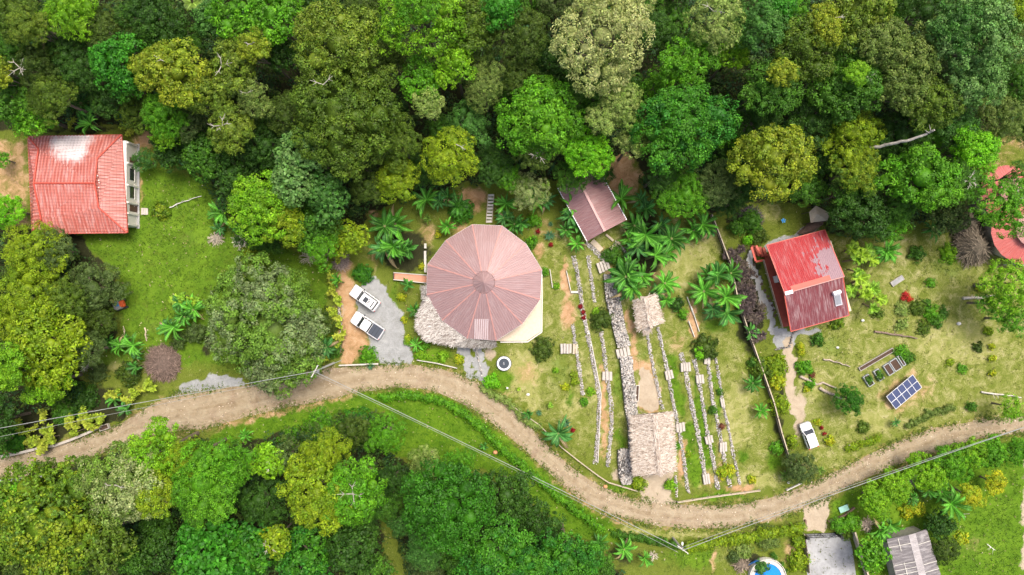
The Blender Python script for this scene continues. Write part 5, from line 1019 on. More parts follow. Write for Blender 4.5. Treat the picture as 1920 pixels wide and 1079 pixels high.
cols = np.array([(.03, .085, .015), (.05, .12, .018), (.07, .13, .02), (.035, .10, .03), (.09, .15, .02), (.025, .06, .015)])[rng.randint(0, 6, n)]
ld = unit(rng.randn(n, nl, 3)); ld[..., 2] = np.abs(ld[..., 2])
P = P0[:, None]+ld*rng.uniform(.3, 1.1, (n, 1, 1)); Nn = unit(ld+[0, 0, .5]+rng.randn(n, nl, 3)*.4); s = rng.uniform(.22, .5, n*nl)
Q = quads(P.reshape(-1, 3), Nn.reshape(-1, 3), s, s*.55, rng); Q[..., 2] = np.maximum(Q[..., 2], .02)
o = link('undergrowth', leafmesh('undergrowth', Q, (cols[:, None]*rng.uniform(.7, 1.3, (n, nl, 1))).reshape(-1, 3)))
tag(o, 'dark leafy undergrowth filling the gaps between the forest trees', 'undergrowth', kind='stuff')
# grass tufts on the open ground, coloured as the ground they stand in
def openg(x, y):
    dr, lu, di, fl, gr, pa = masks(x, y)
    rd = polym(x, y, ROAD_UP+ROAD_DN[::-1], 4)
    return np.clip(1-di*1.2, 0, 1)*np.clip(1-fl*1.3, 0, 1)*np.clip(1-gr*1.4, 0, 1)*np.clip(1-pa*1.4, 0, 1)*(1-rd)*np.clip(.25+lu, 0, 1)
x, y = scatter_px(openg, 125000, rng); n = len(x); dr, lu, di, fl, gr, pa = masks(x, y)
base = np.array([(.10, .14, .02)])*(1-lu[:, None])+np.array([(.075, .19, .01)])*lu[:, None]
base = base*(1-.5*dr[:, None]*(1-lu[:, None]))+np.array([(.30, .27, .09)])*.5*dr[:, None]*(1-lu[:, None])
nl = 5; P0 = np.stack([(x-CX)/13, (CY-y)/13, np.full(n, .05)], 1)
P = (P0[:, None]+rng.randn(n, nl, 3)*[.16, .16, .015]).reshape(-1, 3); P[:, 2] = np.abs(P[:, 2])+.03
Nn = unit(rng.randn(n*nl, 3)*[1, 1, .35]+[0, 0, .55]); s = rng.uniform(.12, .3, n*nl)
Q = quads(P, Nn, s, s*.35, rng); Q[..., 2] = np.maximum(Q[..., 2], .01)
x2, y2 = scatter_px(openg, 12000, rng); n2_ = len(x2); P = np.stack([(x2-CX)/13, (CY-y2)/13, rng.uniform(.05, .12, n2_)], 1); s2 = rng.uniform(.10, .34, n2_)
lq = quads(P, unit(rng.randn(n2_, 3)*[.4, .4, .2]+[0, 0, 1]), s2, s2*.5, rng); lq[..., 2] = np.maximum(lq[..., 2], .02)
o = link('leaf_litter', leafmesh('leaf_litter', lq, np.array([(.45, .38, .22), (.55, .48, .32), (.30, .22, .12), (.38, .36, .10)])[rng.randint(0, 4, n2_)]*rng.uniform(.7, 1.2, (n2_, 1))))
tag(o, 'fallen dry leaves and straw scattered over the grass', 'leaf litter', kind='stuff')
o = link('grass_tufts', leafmesh('grass_tufts', Q, np.repeat(base*rng.uniform(.7, 1.35, (n, 1)), nl, 0)))
tag(o, 'short tufty grass growing over lawns and road verges', 'grass', kind='stuff')

# ---------------------------------------------------------------- roofs
def clip(poly, ax, lo, hi):
    """clip a list of (u,v,P) to lo<=u<=hi (ax 0)"""
    def half(pl, s, lim):
        out = []
        for i in range(len(pl)):
            a, b = pl[i], pl[(i+1) % len(pl)]; da, db = s*(a[0]-lim), s*(b[0]-lim)
            if da >= 0: out.append(a)
            if da*db < 0:
                k = da/(da-db); out.append((a[0]+(b[0]-a[0])*k, a[1]+(b[1]-a[1])*k, a[2]+(b[2]-a[2])*k))
        return out
    return half(half(poly, 1, lo), -1, hi)
def roof_panel(mb, pts, down, period=.3, amp=.03, duty=.5, thick=.06):
    """pts: convex polygon of 3D points; down: 3D direction of the slope (rib direction). Corrugated sheet on it"""
    pts = [Vector(p) for p in pts]; nrm = Vector((0, 0, 0))
    for i in range(len(pts)): nrm += (pts[i]-pts[0]).cross(pts[(i+1) % len(pts)]-pts[0])
    nrm.normalize()
    if nrm.z < 0: nrm = -nrm
    dn = Vector(down); dn = (dn-nrm*dn.dot(nrm)).normalized(); ac = nrm.cross(dn)
    pl = [((p).dot(ac), p.dot(dn), p) for p in pts]; u0 = min(a[0] for a in pl); u1 = max(a[0] for a in pl)
    k = math.floor(u0/period); prof = [(0, 0), (.28, 0), (.40, 1), (.72, 1), (.84, 0)]
    edges = []
    while k*period < u1:
        edges += [((k+a)*period, h) for a, h in prof]; k += 1
    edges.append((k*period, 0))
    for (a, ha), (b, hb) in zip(edges[:-1], edges[1:]):
        if b <= u0 or a >= u1: continue
        q = clip(pl, 0, a, b)
        if len(q) < 3: continue
        vs = [p+nrm*amp*(ha+(hb-ha)*(uu-a)/(b-a)) for uu, vv_, p in q]
        fs = [tuple(range(len(q)))] if (vs[1]-vs[0]).cross(vs[2]-vs[0]).dot(nrm) > 0 else [tuple(range(len(q)))[::-1]]
        mb.add(vs, fs, [(uu, vv_) for uu, vv_, p in q])
    # soffit just under the sheet
    mb.add([p-nrm*thick for p in pts], [tuple(range(len(pts)))], [(0, 0)]*len(pts))
    n = len(pts)
    mb.add([p-nrm*thick for p in pts]+pts, [(i, (i+1) % n, n+(i+1) % n, n+i) for i in range(n)], [(0, 0)]*2*n)
def V3(px, py, z): return Vector(W(px, py, z))

# ---- round house
ri = [(885.3, 421.2), (941.2, 423.6), (986.5, 457.8), (1015.9, 506), (1013, 562), (979.3, 607.7), (930.6, 639), (875.7, 635), (828.7, 601.2), (799.8, 553), (801.4, 496.4), (835.9, 451)]
ZE, ZA = 3.6, 6.6; E = [V3(a, b, ZE) for a, b in ri]; cen = sum(E, Vector())/12; apex = V3(907, 530, ZA); 
rh = empty('round_house', (cen.x, cen.y, 0), 'large twelve-sided house with mauve ribbed metal roof and a small raised cap', 'house')
rf = MB(); r_in = .19
ring = [apex+(e-apex)*r_in for e in E]
for i in range(12):
    j = (i+1) % 12; mid = (E[i]+E[j])/2
    roof_panel(rf, [E[i], E[j], ring[j], ring[i]], mid-apex, .31, .035)
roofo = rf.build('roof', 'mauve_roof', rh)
mb = MB()
for i in range(12): mb.bar(ring[i]+Vector((0, 0, .06)), E[i]+Vector((0, 0, .05)), .17, .03)
mb.build('ridge_cap', 'ridge_pink', roofo)
mb = MB()
for i in range(12):
    j = (i+1) % 12; mb.bar(E[i]-Vector((0, 0, .07)), E[j]-Vector((0, 0, .07)), .05, .12)
mb.build('gutter', 'white_metal', roofo)
mb = MB(); up = Vector((0, 0, .32)); rr = [apex+(e-apex)*.185 for e in E]; r2 = [Vector((p.x, p.y, apex.z-.95))+up+(Vector((p.x-apex.x, p.y-apex.y, 0)))*.0 for p in rr]
for i in range(12):
    j = (i+1) % 12; roof_panel(mb, [r2[i], r2[j], apex+up*1.1], (r2[i]+r2[j])/2-apex, .3, .03)
for i in range(12): mb.bar(r2[i]+Vector((0, 0, .03)), apex+up*1.15, .07, .04)
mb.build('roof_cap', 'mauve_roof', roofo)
mb = MB()
mb.prism([(p.x, p.y) for p in r2], apex.z-1.0, r2[0].z-.05); mb.build('vent_drum', 'darkglass', roofo)
# translucent strip in the southern face
j = 6; a_, b_ = E[6], E[7]; 
def onface(px, py):
    # intersect the view ray through (px,py) with the plane of face (E6,E7,apex)
    nrm = (b_-a_).cross(apex-a_).normalized(); d = Vector(((px-CX)/F, (CY-py)/F, -1)); o_ = Vector((0, 0, CAMZ))
    k = (a_-o_).dot(nrm)/d.dot(nrm); return o_+d*k+nrm*(.05 if nrm.z > 0 else -.05)
mb = MB(); roof_panel(mb, [onface(889, 598), onface(916, 598), onface(916, 637), onface(889, 636)], (a_+b_)/2-apex, .29, .04, thick=.02)
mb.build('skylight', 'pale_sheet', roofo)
mb = MB(); WR = [cen+(e-cen)*.86 for e in E]
for i in range(12):
    p, q = WR[i], WR[(i+1) % 12]; p0 = Vector((p.x, p.y, .3)); q0 = Vector((q.x, q.y, .3)); mb.bar(p0+Vector((0, 0, 1.55)), q0+Vector((0, 0, 1.55)), .18, 3.1)
mb.build('wall', 'cream', rh)
for i in range(12):
    if i in (2, 8): continue
    p, q = WR[i], WR[(i+1) % 12]; m_ = (p+q)/2; out = Vector((m_.x-cen.x, m_.y-cen.y, 0)).normalized(); dd = (q-p).normalized(); dd.z = 0
    mb = MB(); c_ = Vector((m_.x, m_.y, 1.9))+out*.1; mb.bar(c_-dd*.9, c_+dd*.9, .06, 1.3); mb.build('window', 'darkglass', rh)
for i in range(12):
    mb = MB(); p = cen+(E[i]-cen)*.97; mb.tube([(p.x, p.y, .2), (p.x, p.y, ZE-.15)], .09); mb.build('post', 'wood_white', rh)
flo = [(1015, 506), (1015, 562), (1014.5, 622), (988, 639.5), (938, 640), (878, 636), (830, 602), (800, 553), (802, 497), (836, 452), (886, 422), (941, 424), (987, 458)]
mb = MB(); mb.prism([W(a, b, .3)[:2] for a, b in flo][::-1], 0, .3); mb.build('terrace', 'terrace_tile', rh)
mb = MB(); fl2 = [W(a, b, .3) for a, b in [(1016, 506), (1016.5, 562), (1016, 623), (989, 641.5), (938, 642)]]
for a, b in zip(fl2[:-1], fl2[1:]): mb.bar((a[0], a[1], .2), (b[0], b[1], .2), .14, .28)
mb.build('terrace_edge', 'whitewall', rh)

# ---- thatch
STRAW = [(.50, .42, .34), (.58, .50, .42), (.42, .34, .27), (.66, .59, .51), (.30, .23, .18)]
def thatch(polys, downs, dens, rng, L=.55, Wd=.055, pal=STRAW):
    """3D convex quads thatched with strands lying down the slope"""
    Qs = []; Cs = []; pal = np.array(pal)
    for pts, dn in zip(polys, downs):
        p = np.array([list(q) for q in pts], float); a, b = (p[0], p[1], p[2]), ((p[0], p[2], p[3]) if len(p) > 3 else None)
        for tri in [t_ for t_ in (a, b) if t_ is not None]:
            A, B, D = map(np.array, tri); nr = np.cross(B-A, D-A); ar = np.linalg.norm(nr)/2; nr = nr/np.linalg.norm(nr)
            if nr[2] < 0: nr = -nr
            n = int(ar*dens); u = rng.rand(n, 2); fl_ = u.sum(1) > 1; u[fl_] = 1-u[fl_]
            P = A+u[:, :1]*(B-A)+u[:, 1:]*(D-A); d = np.array(dn, float); d = d-nr*d.dot(nr); d /= np.linalg.norm(d); s = np.cross(nr, d)
            ang = rng.randn(n, 1)*.38; dd = d*np.cos(ang)+s*np.sin(ang)+nr*rng.uniform(-.02, .16, (n, 1)); ss = np.cross(nr, dd)*rng.uniform(.6, 1.5, (n, 1))*Wd/2
            l = rng.uniform(.6, 1.3, (n, 1))*L; P = P+nr*rng.uniform(.01, .10, (n, 1))
            Qs.append(np.stack([P-ss, P+ss, P+ss*.6+dd*l-nr*.03, P-ss*.6+dd*l-nr*.03], 1)); Cs.append(pal[rng.randint(0, len(pal), n)]*rng.uniform(.75, 1.2, (n, 1)))
    return np.concatenate(Qs), np.concatenate(Cs)
def thatch_part(name, polys, downs, dens, root, rng, **k):
    Q, CL = thatch(polys, downs, dens, rng, **k); ev = []; ef = []
    for p in polys:
        b = len(ev); ev += [list(q) for q in p]+[[q[0], q[1], q[2]-.18] for q in p]; n = len(p)
        tri = [(0, 1, 2), (0, 2, 3)] if n > 3 else [(0, 1, 2)]
        ef += [tuple(b+i for i in t_) for t_ in tri]+[tuple(b+n+i for i in t_) for t_ in tri]
        for i in range(n): j = (i+1) % n; ef += [(b+i, b+j, b+n+j), (b+i, b+n+j, b+n+i)]
    off = np.array(origin(root)); me = leafmesh(name, Q-off, CL, mats=[MAT['straw']], extra=(np.array(ev)-off, ef, np.tile([.30, .24, .19], (len(ev), 1))))
    return link(name, me, root)
rs = np.random.RandomState(5)
GREY = [(.50, .45, .40), (.62, .57, .51), (.36, .31, .27), (.70, .66, .60), (.24, .20, .17)]
inn = [(803, 536), (802, 556), (815, 580), (830, 603), (852, 619), (876, 636), (900, 640), (930, 641)]
outr = [(792, 536), (795, 562), (784, 592), (784, 618), (802, 638), (852, 647), (893, 650), (931, 649)]
polys = []; downs = []
for k in range(7):
    i0, i1 = V3(*inn[k], 3.45), V3(*inn[k+1], 3.45); o0, o1 = V3(*outr[k], 2.5), V3(*outr[k+1], 2.5)
    i0 = i0+(i0-o0)*.18; i1 = i1+(i1-o1)*.18; polys.append([i0, i1, o1, o0]); downs.append((o0+o1)/2-(i0+i1)/2)
tr = empty('thatched_awning', W(800, 610), 'shaggy grey thatched awning along the lower left of the round house', 'awning')
thatch_part('thatch', polys, downs, 150, tr, rs, L=.6, pal=GREY)
for k in (0, 2, 3, 4, 5, 6):
    mb = MB(); q = W(outr[k][0]+(8 if k < 4 else 0), outr[k][1]-(4 if k > 3 else 0), 2); mb.tube([(q[0], q[1], 0), (q[0], q[1], 2.4)], .08); mb.build('post', 'wood_tan', tr)

def gable_thatch(name, label, c4, ze, zr, ridge, posts, seed, dens=110):
    """c4: px corners of the eaves (tl,tr,br,bl), ridge: two px points top and bottom"""
    rs = np.random.RandomState(seed); e = [V3(a, b, ze) for a, b in c4]; r = [V3(a, b, zr) for a, b in ridge]
    x, y, _ = W(sum(a for a, b in c4)/4, sum(b for a, b in c4)/4); root = empty(name, (x, y, 0), label, 'hut')
    pol = [[r[0], r[1], e[3], e[0]], [r[0], r[1], e[2], e[1]], [e[0], e[1], r[0]], [e[3], e[2], r[1]]]
    dn = [e[0]-r[0]+Vector((0, 0, 0)), e[1]-r[0], (e[0]+e[1])/2-r[0]-Vector((0, 0, .01)), (e[2]+e[3])/2-r[1]-Vector((0, 0, .01))]
    dn[0] = (e[0]+e[3])/2-(r[0]+r[1])/2; dn[1] = (e[1]+e[2])/2-(r[0]+r[1])/2
    thatch_part('thatch', pol, dn, dens, root, rs)
    Q, CL = thatch([[r[0]+Vector((-.25, 0, .02)), r[1]+Vector((-.25, 0, .02)), r[1]+Vector((.25, 0, .02)), r[0]+Vector((.25, 0, .02))]], [r[1]-r[0]], 200, rs, L=.5)
    off = np.array(origin(root)); link('ridge_thatch', leafmesh('ridge_thatch', Q-off, CL, mats=[MAT['straw']]), root)
    c = sum(e, Vector())/4
    for p in e:
        q = c+(p-c)*.82; mb = MB(); mb.tube([(q.x, q.y, 0), (q.x, q.y, ze+.25)], .11); mb.build('post', 'wood_tan', root)
    for a, b in ((0, 3), (1, 2)):
        p, q = c+(e[a]-c)*.82, c+(e[b]-c)*.82; m_ = (p+q)/2; mb = MB(); mb.tube([(m_.x, m_.y, 0), (m_.x, m_.y, ze+.25)], .11); mb.build('post', 'wood_tan', root)
        mb = MB(); mb.tube([(p.x, p.y, ze+.05), (q.x, q.y, ze+.05)], .09); mb.build('beam', 'wood_tan', root)
    return root, e, c
big, eb, cb_ = gable_thatch('thatched_shelter', 'big pale thatched shelter at the garden entrance beside the road', [(1184, 779), (1259, 772), (1266, 884), (1190, 892)], 2.9, 4.0, [(1227, 776), (1238, 889)], 6, 6)
sml, es, cs = gable_thatch('thatched_hut', 'small thatched hut half hidden by bananas in the garden', [(1191, 562), (1228, 552), (1242, 606), (1198, 620)], 2.3, 3.0, [(1210, 556), (1220, 612)], 4, 7)
rs = np.random.RandomState(8); e = [V3(1204, 616, 2.2), V3(1219, 612, 2.2), V3(1222, 622, 1.9), V3(1206, 627, 1.9)]
thatch_part('porch_thatch', [e], [e[2]-e[1]], 140, sml, rs, L=.4)

# ---- tiled house on the left
th = empty('tiled_house', W(150, 345), 'white house under a large red tiled hip roof, bleached pale on its north slope', 'house')
z1, z2 = 3.0, 5.0
P_ = dict(a=V3(52, 256, z1), b=V3(228, 253, z1), c=V3(239, 437, z1), d=V3(60, 439, z1), r1=V3(183, 298, 4.5), r2=V3(178, 344, z2), r3=V3(186, 390, 4.5), l1=V3(73, 280, 3.7), l2=V3(64, 344, z2-.2), l3=V3(78, 412, 3.7))
g = P_; mb = MB()
def tri_panels(mb, lst, down, **k):
    for q in lst: roof_panel(mb, [g[a] for a in q], down, **k)
kk = dict(period=.46, amp=.075)
tri_panels(mb, ['a b r1'.split(), 'a r1 l1'.split(), 'l1 r1 r2'.split(), 'l1 r2 l2'.split()], (0, 1, -.4), **kk)
tri_panels(mb, ['d c r3'.split(), 'd r3 l3'.split(), 'l3 r3 r2'.split(), 'l3 r2 l2'.split()], (0, -1, -.4), **kk)
tri_panels(mb, ['b c r3'.split(), 'b r3 r1'.split(), 'r1 r2 r3'.split()], (1, 0, -.4), **kk)
tri_panels(mb, ['a l1 l2'.split(), 'a l2 d'.split(), 'l2 l3 d'.split()], (-1, 0, -.4), **kk)
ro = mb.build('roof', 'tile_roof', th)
mb = MB()
for s in ('b r1', 'r1 r2', 'r2 r3', 'r3 c', 'r2 l2', 'a l1', 'l1 l2', 'l2 l3', 'l3 d'):
    a, b = s.split(); u_ = Vector((0, 0, .10)); mb.tube([g[a]+u_, g[b]+u_], .11, 8)
mb.build('ridge_tiles', 'ridge_orange', ro)
mb = MB()
for s in ('a b', 'b c', 'c d', 'd a'):
    a, b = s.split(); u_ = Vector((0, 0, -.08)); mb.bar(g[a]+u_, g[b]+u_, .10, .2)
mb.build('eave_board', 'ridge_red', ro)
mb = MB(); 
for px, py in ((181, 330), (183, 339), (184, 343), (183, 352)): q = W(px, py, 5.05); mb.tube([(q[0], q[1], 4.8), (q[0]+.25, q[1], 5.25)], .07, 6)
mb.build('vent_pipe', 'pipe_white', ro)
xe = W(258, 300)[0]; yt, yb_ = W(0, 272)[1], W(0, 427)[1]; xw = W(95, 300)[0]
mb = MB(); mb.box(((xe+xw)/2, (yt+yb_)/2, 1.45), (xe-xw, yt-yb_, 2.9)); mb.build('wall', 'whitewall', th)
for py, hh, zc, nm, mt in ((306, 1.0, 1.05, 'door', 'browndoor'), (331, .35, 1.5, 'window', 'darkglass'), (318, .3, 1.9, 'window', 'darkglass'), (362, .35, 1.5, 'window', 'darkglass'), (393, 1.0, 1.05, 'door', 'browndoor')):
    q = W(0, py)[1]; L_ = {306: .95, 331: 1.6, 318: .2, 362: 1.9, 393: .9}[py]; mb = MB(); z_h = 2.1 if nm == 'door' else (1.1 if py != 318 else .4); mb.box((xe+.01, q, zc if nm == 'door' else 1.5), (.1, L_, z_h)); w_ = mb.build(nm, mt, th)
    if nm == 'window':
        mb = MB(); mb.box((xe+.05, q, .9), (.16, L_+.2, .08)); mb.build('sill', 'whitewall', w_)
    else:
        mb = MB(); mb.box((xe+.09, q+.3, 1.0), (.05, .12, .05)); mb.build('handle', 'grey_metal', w_)
for py in (275, 312, 352, 384, 404, 424):
    q = W(0, py)[1]; mb = MB(); mb.box((xe+.12, q, 1.42), (.24, .22, 2.8)); mb.build('pilaster', 'whitewall', th)
mb = MB(); mb.box((xe+.12, (yt+yb_)/2, .06), (.4, yt-yb_+.3, .12)); mb.build('plinth', 'concrete', th)
st = empty('concrete_steps', W(266, 397), 'three pale concrete steps at the side door of the tiled house', 'steps')
for k in range(3): mb = MB(); mb.box((xe+.55+.3*k+.25, W(0, 397)[1], .22-.07*k), (.3, .95, .12)); mb.build('tread', 'slab', st)
# ---- mauve shed
sh = empty('metal_shed', W(1112, 385), 'small shed with a mauve ribbed metal gable roof and white edges, under the trees', 'shed')
ze, zr = 3.0, 3.9; A = dict(tr=V3(1120, 313, ze), br=V3(1175, 412.7, ze), bl=V3(1101, 453, ze), tl=V3(1046, 353, ze), rt=V3(1081, 330, zr), rb=V3(1134, 434, zr))
mb = MB(); dr_ = (A['tr']-A['rt']); roof_panel(mb, [A['rt'], A['tr'], A['br'], A['rb']], A['br']-A['rb'], .34, .04); roof_panel(mb, [A['rt'], A['rb'], A['bl'], A['tl']], A['bl']-A['rb'], .34, .04)
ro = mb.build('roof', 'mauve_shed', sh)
mb = MB(); mb.bar(A['rt']+Vector((0, 0, .06)), A['rb']+Vector((0, 0, .06)), .35, .05); mb.build('ridge_cap', 'mauve_shed', ro)
for a, b in (('tr', 'br'), ('tl', 'bl')): mb = MB(); mb.bar(A[a]-Vector((0, 0, .05)), A[b]-Vector((0, 0, .05)), .13, .13); mb.build('gutter', 'white_metal', ro)
c4 = [A[k] for k in ('tl', 'tr', 'br', 'bl')]; cc = sum(c4, Vector())/4; q4 = [cc+(p-cc)*.86 for p in c4]
mb = MB(); mb.prism([(p.x, p.y) for p in q4][::-1], 0, 2.85); mb.build('wall', 'cream', sh)
m_ = (q4[2]+q4[3])/2; mb = MB(); d = (q4[3]-q4[2]).normalized(); d.z = 0; nn_ = Vector((d.y, -d.x, 0)); mb.bar(Vector((m_.x, m_.y, 1.0))-d*.5+nn_*.02, Vector((m_.x, m_.y, 1.0))+d*.5+nn_*.02, .12, 2.0); mb.build('door', 'browndoor', sh)
# ---- red-roofed house on the right
rd = empty('red_roofed_house', W(1515, 530), 'wooden house with a weathered red metal roof, the lower slope darker, and a side deck', 'house')
B = dict(tl=V3(1437.3, 460.2, 3.9), tr=V3(1546.5, 431.3, 3.9), br=V3(1583, 519, 5.3), bl=V3(1471.8, 551, 5.3), b2=V3(1470.5, 551, 5.1), r2=V3(1580.5, 519.5, 5.1), br2=V3(1592, 591.6, 3.9), bl2=V3(1483, 622, 3.9))
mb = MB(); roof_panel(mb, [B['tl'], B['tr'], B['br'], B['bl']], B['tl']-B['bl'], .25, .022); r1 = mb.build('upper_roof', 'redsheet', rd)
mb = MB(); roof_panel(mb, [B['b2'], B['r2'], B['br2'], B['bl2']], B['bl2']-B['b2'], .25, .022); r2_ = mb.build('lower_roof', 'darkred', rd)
f3 = lambda a, b, t_: a+(b-a)*t_
mb = MB(); u_ = Vector((0, 0, .05)); a, b = f3(B['bl'], B['br'], .12), f3(B['bl'], B['br'], .78); a2, b2 = f3(a, f3(B['tl'], B['tr'], .12), .11), f3(b, f3(B['tl'], B['tr'], .78), .11)
mb.add([a+u_, b+u_, b2+u_, a2+u_], [(0, 1, 2, 3)]); mb.build('ridge_flashing', 'ridge_orange', r1)
mb = MB(); mb.bar(B['bl']+u_, B['br']+u_, .12, .05); mb.build('ridge_strip', 'ridge_pink', r1)
mb = MB(); q = f3(B['bl'], B['br'], .07); mb.bar(f3(B['bl'], B['br'], .0)+u_*1.4, f3(B['bl'], B['br'], .13)+u_*1.4, .5, .03); mb.build('bare_patch', 'galv', r1)
mb = MB()
for a, b in (('tl', 'tr'), ('tr', 'br'), ('tl', 'bl'), ('b2', 'bl2'), ('bl2', 'br2'), ('r2', 'br2')): mb.bar(B[a]-u_, B[b]-u_, .12, .16)
mb.build('barge_board', 'ridge_red', rd)
wl = [V3(1452, 478, .8), V3(1540, 454, .8), V3(1577, 582, .8), V3(1483, 609, .8)]
mb = MB(); mb.prism([(p.x, p.y) for p in wl][::-1], .8, 3.85); mb.build('wall', 'cream', rd)
dk = [(1432.5, 488), (1446, 470), (1452, 478), (1490, 606), (1488, 610), (1468, 614)]
mb = MB(); mb.prism([W(a, b, .8)[:2] for a, b in dk][::-1], .5, .8); deck = mb.build('deck', 'red_wood', rd)
pts = [V3(1432.5, 488, 1.75), V3(1468, 614, 1.75)]; mb = MB(); mb.bar(pts[0], pts[1], .07, .07); mb.bar(pts[0]-Vector((0, 0, .45)), pts[1]-Vector((0, 0, .45)), .05, .05); mb.build('handrail', 'wood_tan', rd)
for k in range(6):
    p = f3(pts[0], pts[1], k/5); mb = MB(); mb.box((p.x, p.y, 1.25), (.09, .09, 1.0)); mb.build('railing_post', 'wood_tan', rd)
mb = MB(); p = V3(1455, 524, 1.15); mb.box((p.x, p.y, 1.1), (.45, .95, .6), rz=.27); mb.build('shutter', 'whitewall', rd)
for k in range(3):
    p = f3(wl[0], wl[3], .25+.25*k); mb = MB(); mb.box((p.x-.02, p.y, 2.2), (.12, 1.0, 1.1), rz=.27); mb.build('window', 'darkglass', rd)
stx = empty('red_stairs', W(1418, 475), 'short stairs with bright red side boards leading to the deck', 'stairs')
for k in range(4):
    p = V3(1413+6*k, 470+1.5*k, .0); mb = MB(); mb.box((1*p.x, p.y, .1+.1*k), (.42, 1.5, .2+.2*k), rz=.3); mb.build('tread', 'red_wood', stx)
for a, b in (((1409, 464), (1417, 490)), ((1418, 461), (1426, 477)), ((1417, 491), (1433, 488))):
    p, q = V3(*a, 1.0), V3(*b, 1.2); mb = MB(); mb.bar(p, q, .28, .12); mb.build('side_board', 'red_paint', stx)
hw = empty('solar_water_heater', V3(1570, 560, 4.35), 'solar water heater with white tank on the dark red lower roof', 'water heater')
def onpl(px, py, lift):
    a, b, c_ = B['b2'], B['r2'], B['bl2']; nrm = (b-a).cross(c_-a).normalized(); nrm = nrm if nrm.z > 0 else -nrm
    d = Vector(((px-CX)/F, (CY-py)/F, -1)); o_ = Vector((0, 0, CAMZ)); k = (a+nrm*lift-o_).dot(nrm)/d.dot(nrm); return o_+d*k
mb = MB(); q = [onpl(1563.5, 553, .25), onpl(1575.5, 549.5, .25), onpl(1580, 571.5, .2), onpl(1567.5, 575, .2)]; mb.add(q+[p-Vector((0, 0, .12)) for p in q], [(0, 1, 2, 3), (7, 6, 5, 4), (0, 4, 5, 1), (1, 5, 6, 2), (2, 6, 7, 3), (3, 7, 4, 0)]); cp = mb.build('collector', 'galv', hw)
mb = MB(); q = [f3(f3(q[0], q[2], t_), f3(q[1], q[3], t_), .5) for t_ in (0, 1)] ; A0 = onpl(1565, 556, .28); A1 = onpl(1575, 553, .28); A2 = onpl(1578, 570, .23); A3 = onpl(1568.5, 572.5, .23); mb.add([A0, A1, A2, A3], [(0, 1, 2, 3)]); mb.build('collector_glass', 'grey_metal', hw)
mb = MB(); mb.tube([onpl(1562, 551, .45), onpl(1576, 547, .45)], .28, 14); mb.build('tank', 'heater_white', hw)
# ---- grey shed bottom right
gs = empty('grey_shed', W(1712, 1045), 'long grey weathered sheet-metal roofed shed cut by the bottom edge', 'shed')
G = dict(tl=V3(1662.6, 1011.3, 2.8), rt=V3(1703, 1003.5, 3.5), rt2=V3(1716, 1000, 3.55), tr=V3(1737.4, 992.4, 2.9), bl=V3(1692, 1130, 2.8), rb=V3(1733, 1122, 3.5), rb2=V3(1746, 1118, 3.55), br=V3(1774, 1111, 2.9))
mb = MB(); roof_panel(mb, [G['tl'], G['rt'], G['rb'], G['bl']], G['tl']-G['rt'], .25, .03); roof_panel(mb, [G['rt2'], G['tr'], G['br'], G['rb2']], G['tr']-G['rt2'], .25, .03); ro = mb.build('roof', 'greyroof', gs)
mb = MB(); roof_panel(mb, [G['rt']+u_, G['rt2']+u_, G['rb2']+u_, G['rb']+u_], G['rt2']-G['rt'], .25, .02); mb.build('ridge_sheet', 'grey_ridge', ro)
mb = MB()
for t_ in (.13, .42, .5, .57, .64): mb.bar(f3(G['tl'], G['bl'], t_)+u_*1.5, f3(G['rt'], G['rb'], t_)+u_*1.5, .09, .03)
for t_ in (.18, .5, .62): mb.bar(f3(G['rt2'], G['rb2'], t_)+u_*1.5, f3(G['tr'], G['br'], t_)+u_*1.5, .09, .03)
m0, m1 = f3(G['tl'], G['rt'], .5), f3(G['bl'], G['rb'], .5); mb.bar(f3(m0, m1, .02)+u_*1.7, f3(m0, m1, .22)+u_*1.7, .08, .03); mb.bar(f3(m0, m1, .4)+u_*1.7, f3(m0, m1, .8)+u_*1.7, .08, .03)
mb.build('batten', 'wood_white', ro)
c4 = [G['tl'], G['tr'], G['br'], G['bl']]; cc = sum(c4, Vector())/4; mb = MB(); mb.prism([((cc+(p-cc)*.9).x, (cc+(p-cc)*.9).y) for p in c4][::-1], 0, 2.7); mb.build('wall', 'wood_grey', gs)
for i, (px, py) in enumerate(((1684, 1003), (1697, 1001))):
    t_ = empty('tyre_pot' if 0 else 'white_tub', W(px, py), ('left' if i == 0 else 'right')+' of the two white basins behind the grey shed', 'basin'); x, y, _ = W(px, py, .4)
    mb = MB(); n = 14; R1, R2 = .36, .26
    mb.loft([[(x+R*math.cos(6.283*k/n)*1.2, y+R*math.sin(6.283*k/n), z) for k in range(n)] for R, z in ((.26, 0), (R1, .45), (R2+.04, .45), (.2, .1))]); mb.build('tub', 'heater_white', t_)
    mb = MB(); mb.prism([(x+.25*math.cos(6.283*k/n), y+.22*math.sin(6.283*k/n)) for k in range(n)], .12, .3); mb.build('soil', 'soil', t_)
